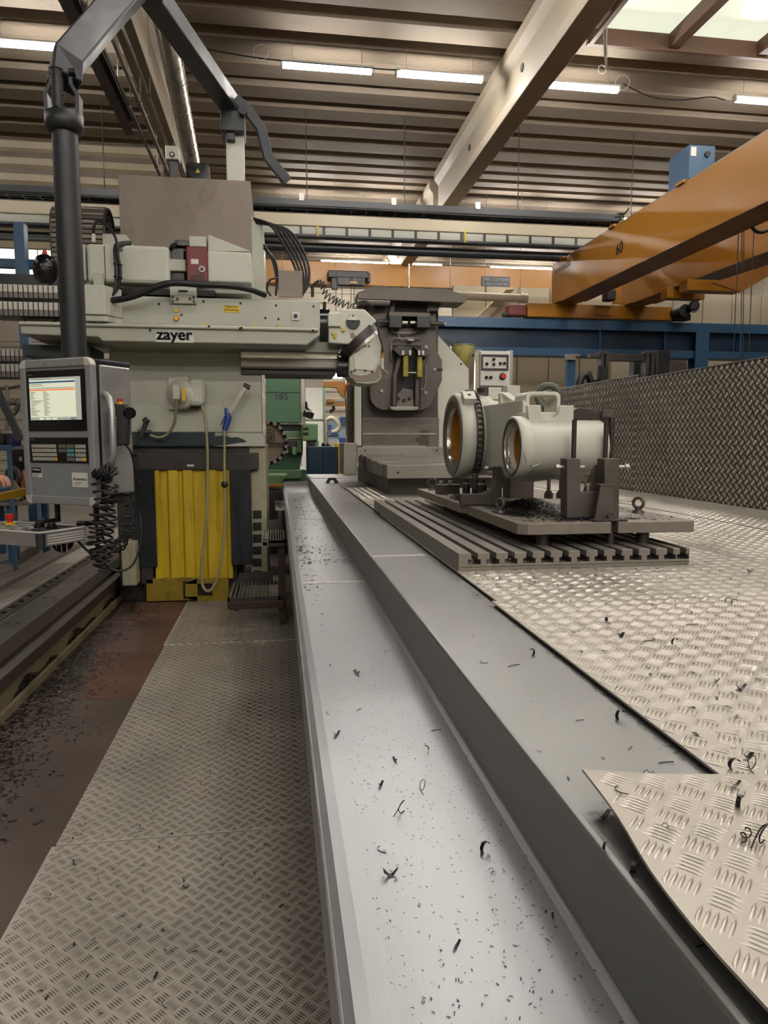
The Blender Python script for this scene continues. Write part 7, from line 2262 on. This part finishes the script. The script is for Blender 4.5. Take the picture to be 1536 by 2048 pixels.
# ------------------------------------------------------------------ clutter at the far left
bf = thing('steel_stand', 'blue steel frame with post behind the energy chains', 'frame', at(40, 570, Y=10.2))
pb('post', M_BLUE, bf, 28, 444, 49, 548, 10.2, 0.16, 0.004)
pb('beam', M_BLUE, bf, -30, 517, 75, 535, 10.4, 0.1, 0.004)
pb('lower_beam', M_DKGREY, bf, -30, 548, 125, 572, 10.1, 0.12, 0.004)
bx('foot_post', M_BLUE, bf, at(30, 500, Y=10.2).x, at(48, 500, Y=10.2).x, 10.2, 10.34, 0.03, at(30, 548, Y=10.2).z)
w2 = struct(thing('window_2', loc=(-5, 17, 4)))
x0, x1, z0, z1 = prect(-60, 497, 105, 560, 17.0)
bx('pane', mat('lit far window', '#e8e4d4', 0.5, 0, 0, emit='#f4f1e4', estr=1.3), w2, x0, x1, 17.05, 17.1, z0, z1)
for px in (-30, 30, 75):
    bx('glazing_bar', M_CREAM2, w2, at(px, 530, Y=17).x, at(px + 2, 530, Y=17).x, 17.0, 17.05, z0, z1)
pwl = struct(thing('wall_left_partition', loc=(-8, 17.2, 0)))
M_BRICK = mat('painted block wall', '#b3a894', 0.7, 0, 0.08, 2)
zz = 0.0
k = 0
while zz < 3.8:
    xx = -6.6 - (0.3 if k % 2 else 0)
    while xx > -14.5:
        xx -= 0.6
        bx('block', M_BRICK, pwl, xx + 0.006, xx + 0.594, 11.5, 11.6, zz + 0.006, zz + 0.294)
    zz += 0.3
    k += 1
bx('mortar', M_CONC2, pwl, -14.8, -6.3, 11.52, 11.7, 0, 3.8)
rib = struct(thing('wall_left_cladding', loc=(-8, 17.2, 3.8)))
for k in range(8):
    z = 5.6 + k * 0.36
    MB().prism([(18.3, z), (18.2, z + 0.05), (18.2, z + 0.2), (18.3, z + 0.25)], 'x', -15, -2.6).build('cladding_sheet', M_PALE, rib)
bx('backing', M_STAIN, rib, -15, -2.6, 18.3, 18.4, 3.8, DECK)
# pipes and bench clutter
o = thing('wall_pipes', 'dark pipes with elbow on the block wall left of the panel', 'pipes', at(20, 810, Y=9.5))
MB().tube(smooth_path(ppts([(-30, 812), (25, 806), (36, 806), (32, 822), (24, 830)], 9.5), 5), 0.03, 8).build('pipe', M_FIX, o)
MB().tube(ppts([(-30, 773), (12, 777), (40, 771)], 9.6), 0.02, 8).build('pipe', M_FIX, o)
MB().tube(ppts([(14, 770), (16, 830), (14, 862)], 9.6), 0.025, 8).build('pipe', M_STAIN, o)
MB().sphere(at(22, 826, Y=9.4), 0.05, 12).build('valve', M_FIX, o)
o = MB().bar(ppts([(-14, 764, 7.0), (42, 880, 7.0)]), 0.05, 0.06).build('leaning_bar', M_DKGREY, None)
tag(o, 'dark flat bar leaning diagonally behind the panel', 'bar')
bn = thing('blue_bench', 'blue steel work bench at the left frame edge', 'bench', at(10, 1000, Y=8.2))
x0, x1, z0, z1 = prect(-60, 890, 22, 900, 8.2)
bx('bench_top', M_BLUE, bn, x0, x1, 8.2, 9.0, z0, z1, 0.004)
for px in (16, -40):
    bx('leg', M_BLUE, bn, at(px, 950, Y=8.2).x, at(px + 6, 950, Y=8.2).x, 8.2, 8.26, 0.03, z0)
bx('shelf', M_DKBLUE, bn, x0, x1, 8.3, 8.9, 0.5, 0.53)
zt = z1
for k, (px0, px1, h, m_, lab, cat) in enumerate(((-20, 12, 0.22, M_BLACK, 'black gear case on the blue bench', 'gear case'), (14, 22, 0.12, M_DKGREY, 'small grey fixture at the bench corner', 'fixture'))):
    xa, xb = at(px0, 880, Y=8.5).x, at(px1, 880, Y=8.5).x
    o = thing('bench_item', lab, cat, ((xa + xb) / 2, 8.5, zt))
    bx('case', m_, o, xa, xb, 8.45, 8.7, zt, zt + h * 0.6, 0.02)
    MB().cyl(((xa + xb) / 2, 8.5, zt + h * 0.55), ((xa + xb) / 2, 8.5, zt + h), 0.03, n=12).build('knob', M_DARKSTEEL, o)
o = thing('oil_can', 'violet plastic bottle standing beside the blue bench', 'bottle', at(33, 890, Y=8.3))
c = at(33, 892, Y=8.3)
MB().lathe([(0, 0.0), (0, 0.05), (0.12, 0.05), (0.16, 0.02), (0.19, 0.018), (0.19, 0)], c, (0, 0, 1), 18).build('bottle_body', mat('violet plastic', '#3a3170', 0.35), o)
MB().cyl(c + Vector((0, 0, 0.19)), c + Vector((0, 0, 0.22)), 0.02, n=12).build('bottle_cap', M_BLACK, o)
wt = thing('side_table', 'blue legged side table behind the keypad tray', 'table', at(20, 1090, Y=9.0))
zt = at(20, 1004, Y=8.9).z
xa, xb = at(-60, 1000, Y=9.0).x, at(64, 1000, Y=9.0).x
bx('table_top', M_STAIN, wt, xa, xb, 8.85, 9.75, zt - 0.04, zt, 0.004)
for px in (-2, 61):
    b = at(px, 1108, Z=0.03)
    bx('leg', M_BLUE, wt, b.x - 0.05, b.x + 0.05, 8.95, 9.05, 0.042, zt - 0.04, 0.004)
    bx('foot_plate', M_BLUE, wt, b.x - 0.12, b.x + 0.12, 8.88, 9.12, 0.03, 0.042, 0.002)
for x in (xa + 0.05, xb - 0.1):
    bx('leg', M_BLUE, wt, x, x + 0.08, 9.62, 9.70, 0.03, zt - 0.04, 0.004)
cabt = thing('dark_cabinet', 'dark tool cabinet with white labels left of the panel', 'cabinet', at(34, 1000, Y=9.2))
x0, x1, z0, z1 = prect(24, 893, 50, 1000, 9.25)
bx('cabinet_body', M_BLACK, cabt, x0, x1, 9.25, 9.65, zt, z1, 0.01)
pb('drawer', M_DKGREY, cabt, 27, 905, 48, 926, 9.24, 0.012, 0.003)
pb('drawer_label', M_WHITE, cabt, 38, 914, 44, 922, 9.235, 0.006)
gr = thing('hose_drum', 'grey hose drum with orange side behind the panel edge', 'hose drum', at(30, 1000, Y=9.05))
c = at(26, 952, Y=9.0)
MB().torus(c, (0.5, 1, 0), 0.09, 0.028, 22, 8).build('drum_rim', M_FIX, gr)
ppoly('side_plate', mat('salmon paint', '#b4634a', 0.5, 0, 0.1, 5), gr, [(34, 952), (46, 940), (50, 965), (42, 985), (34, 980)], 9.0, 0.05)
bx('stand', M_DARKSTEEL, gr, c.x - 0.05, c.x + 0.08, 9.0, 9.1, zt, c.z - 0.09)
o = ppoly('cardboard_piece', mat('tan board', '#8a7a5c', 0.7, 0, 0.1, 5), None, [(18, 968), (28, 960), (48, 990), (36, 1002), (24, 996)], 8.9, 0.03)
tag(o, 'tan cardboard piece leaning on the hose drum', 'cardboard')
o = thing('blue_bin', 'blue plastic bin behind the ochre beam', 'bin', at(4, 1003, Y=8.95))
x0, x1, z0, z1 = prect(-20, 976, 16, 1003, 8.92)
bx('bin_body', M_BLUE, o, x0, x1, 8.92, 9.0, zt, z1, 0.01)
o = thing('ochre_beam', 'ochre yellow beam lying across behind the keypad tray', 'beam', at(10, 1010, Y=7.2))
e0, e1 = at(-40, 1003, Y=7.0), at(54, 982, Y=7.6)
MB().bar([e0, e1], 0.06, 0.07).build('beam', mat('ochre beam', '#a07a1c', 0.45, 0, 0.1, 4), o)
for e in (e0, e0.lerp(e1, 0.2)):
    bx('trestle_leg', M_DARKSTEEL, o, e.x - 0.03, e.x + 0.03, e.y - 0.03, e.y + 0.03, 0.03, e.z - 0.03)
# pallet and posts
pl = thing('wooden_pallet', 'wooden pallet on the concrete floor behind the keypad tray', 'pallet', at(30, 1090, Y=7.5))
pz = 0.03
a = at(50, 1085, Z=0.03)
for k in range(5):
    bx('deck_board', mat('pallet wood', '#8a6f4c', 0.7, 0, 0.2, 4, stretch=(0.3, 3, 3)), pl, a.x - 1.3, a.x, a.y + k * 0.2, a.y + k * 0.2 + 0.12, 0.13, 0.15)
for k in range(3):
    bx('bearer', mat('pallet wood', '#8a6f4c'), pl, a.x - 1.3 + k * 0.6, a.x - 1.2 + k * 0.6, a.y, a.y + 0.95, 0.03, 0.13)
a, b = at(40, 1130, Z=0.03), at(110, 1082, Z=0.03)
o = thing('angle_iron', 'grey angle iron standing along the concrete kerb', 'angle iron', a)
MB().bar([a + Vector((0, 0, 0.07)), b + Vector((0, 0, 0.07))], 0.012, 0.13, (0, 0, 1)).build('upright_leg', M_FIX, o)
MB().bar([a + Vector((-0.05, 0, 0.008)), b + Vector((-0.05, 0, 0.008))], 0.11, 0.012, (0, 0, 1)).build('flat_leg', M_FIX, o)

# ------------------------------------------------------------------ operator's hand reaching in from the left
hd_ = thing('person', 'bare hand of a person reaching in over the keypad at the left edge', 'person', at(-20, 990, Y=4.1))


def skin_limb(name, pts, radii, edges, parent, m, root=0, levels=2):
    me = bpy.data.meshes.new(name)
    o_ = ORG[parent.name]
    me.from_pydata([tuple(Vector(p) - o_) for p in pts], edges, [])
    o = link(name, me, m, parent)
    md = o.modifiers.new('skin', 'SKIN')
    md.use_smooth_shade = True
    for i, r_ in enumerate(radii):
        sv = me.skin_vertices[0].data[i]
        sv.radius = (r_, r_)
        sv.use_root = (i == root)
    sb = o.modifiers.new('sub', 'SUBSURF')
    sb.levels = levels
    sb.render_levels = levels
    return o


YHd = 4.05
w0 = at(-95, 905, Y=YHd + 0.1)
wr_ = at(-42, 938, Y=YHd + 0.05)
kn = at(-14, 958, Y=YHd)
skin_limb('forearm', [w0 + (w0 - wr_) * 1.2, w0, wr_, kn], [0.045, 0.04, 0.030, 0.030], [(0, 1), (1, 2), (2, 3)], hd_, M_SKIN, 2)
for k, (dx, ln) in enumerate(((0.0, 0.9), (0.018, 1.0), (0.036, 0.95), (0.052, 0.8))):
    b0 = kn + Vector((0.01 + dx * 0.2, -0.03 + dx * 1.3, 0.012))
    b1 = b0 + Vector((0.042 * ln, -0.002, -0.006))
    b2 = b1 + Vector((0.018 * ln, 0.0, -0.028))
    b3 = b2 + Vector((0.002, 0.0, -0.022))
    skin_limb('finger', [kn, b0, b1, b2, b3], [0.018, 0.011, 0.0095, 0.0085, 0.007], [(0, 1), (1, 2), (2, 3), (3, 4)], hd_, M_SKIN, 0)
t0 = wr_.lerp(kn, 0.45)
skin_limb('thumb', [t0, t0 + Vector((0.03, -0.045, -0.02)), t0 + Vector((0.062, -0.055, -0.035)), t0 + Vector((0.085, -0.05, -0.05))], [0.02, 0.013, 0.011, 0.008], [(0, 1), (1, 2), (2, 3)], hd_, M_SKIN, 0)
M_SLEEVE = mat('dark work sleeve', '#1d2430', 0.8, 0, 0.15, 20)
a = w0 + (w0 - wr_) * 0.3
MB().tube([a, w0 + (w0 - wr_) * 1.6, w0 + (w0 - wr_) * 3.0 + Vector((0, 0, 0.05))], [0.06, 0.066, 0.075], 16).build('sleeve', M_SLEEVE, hd_)
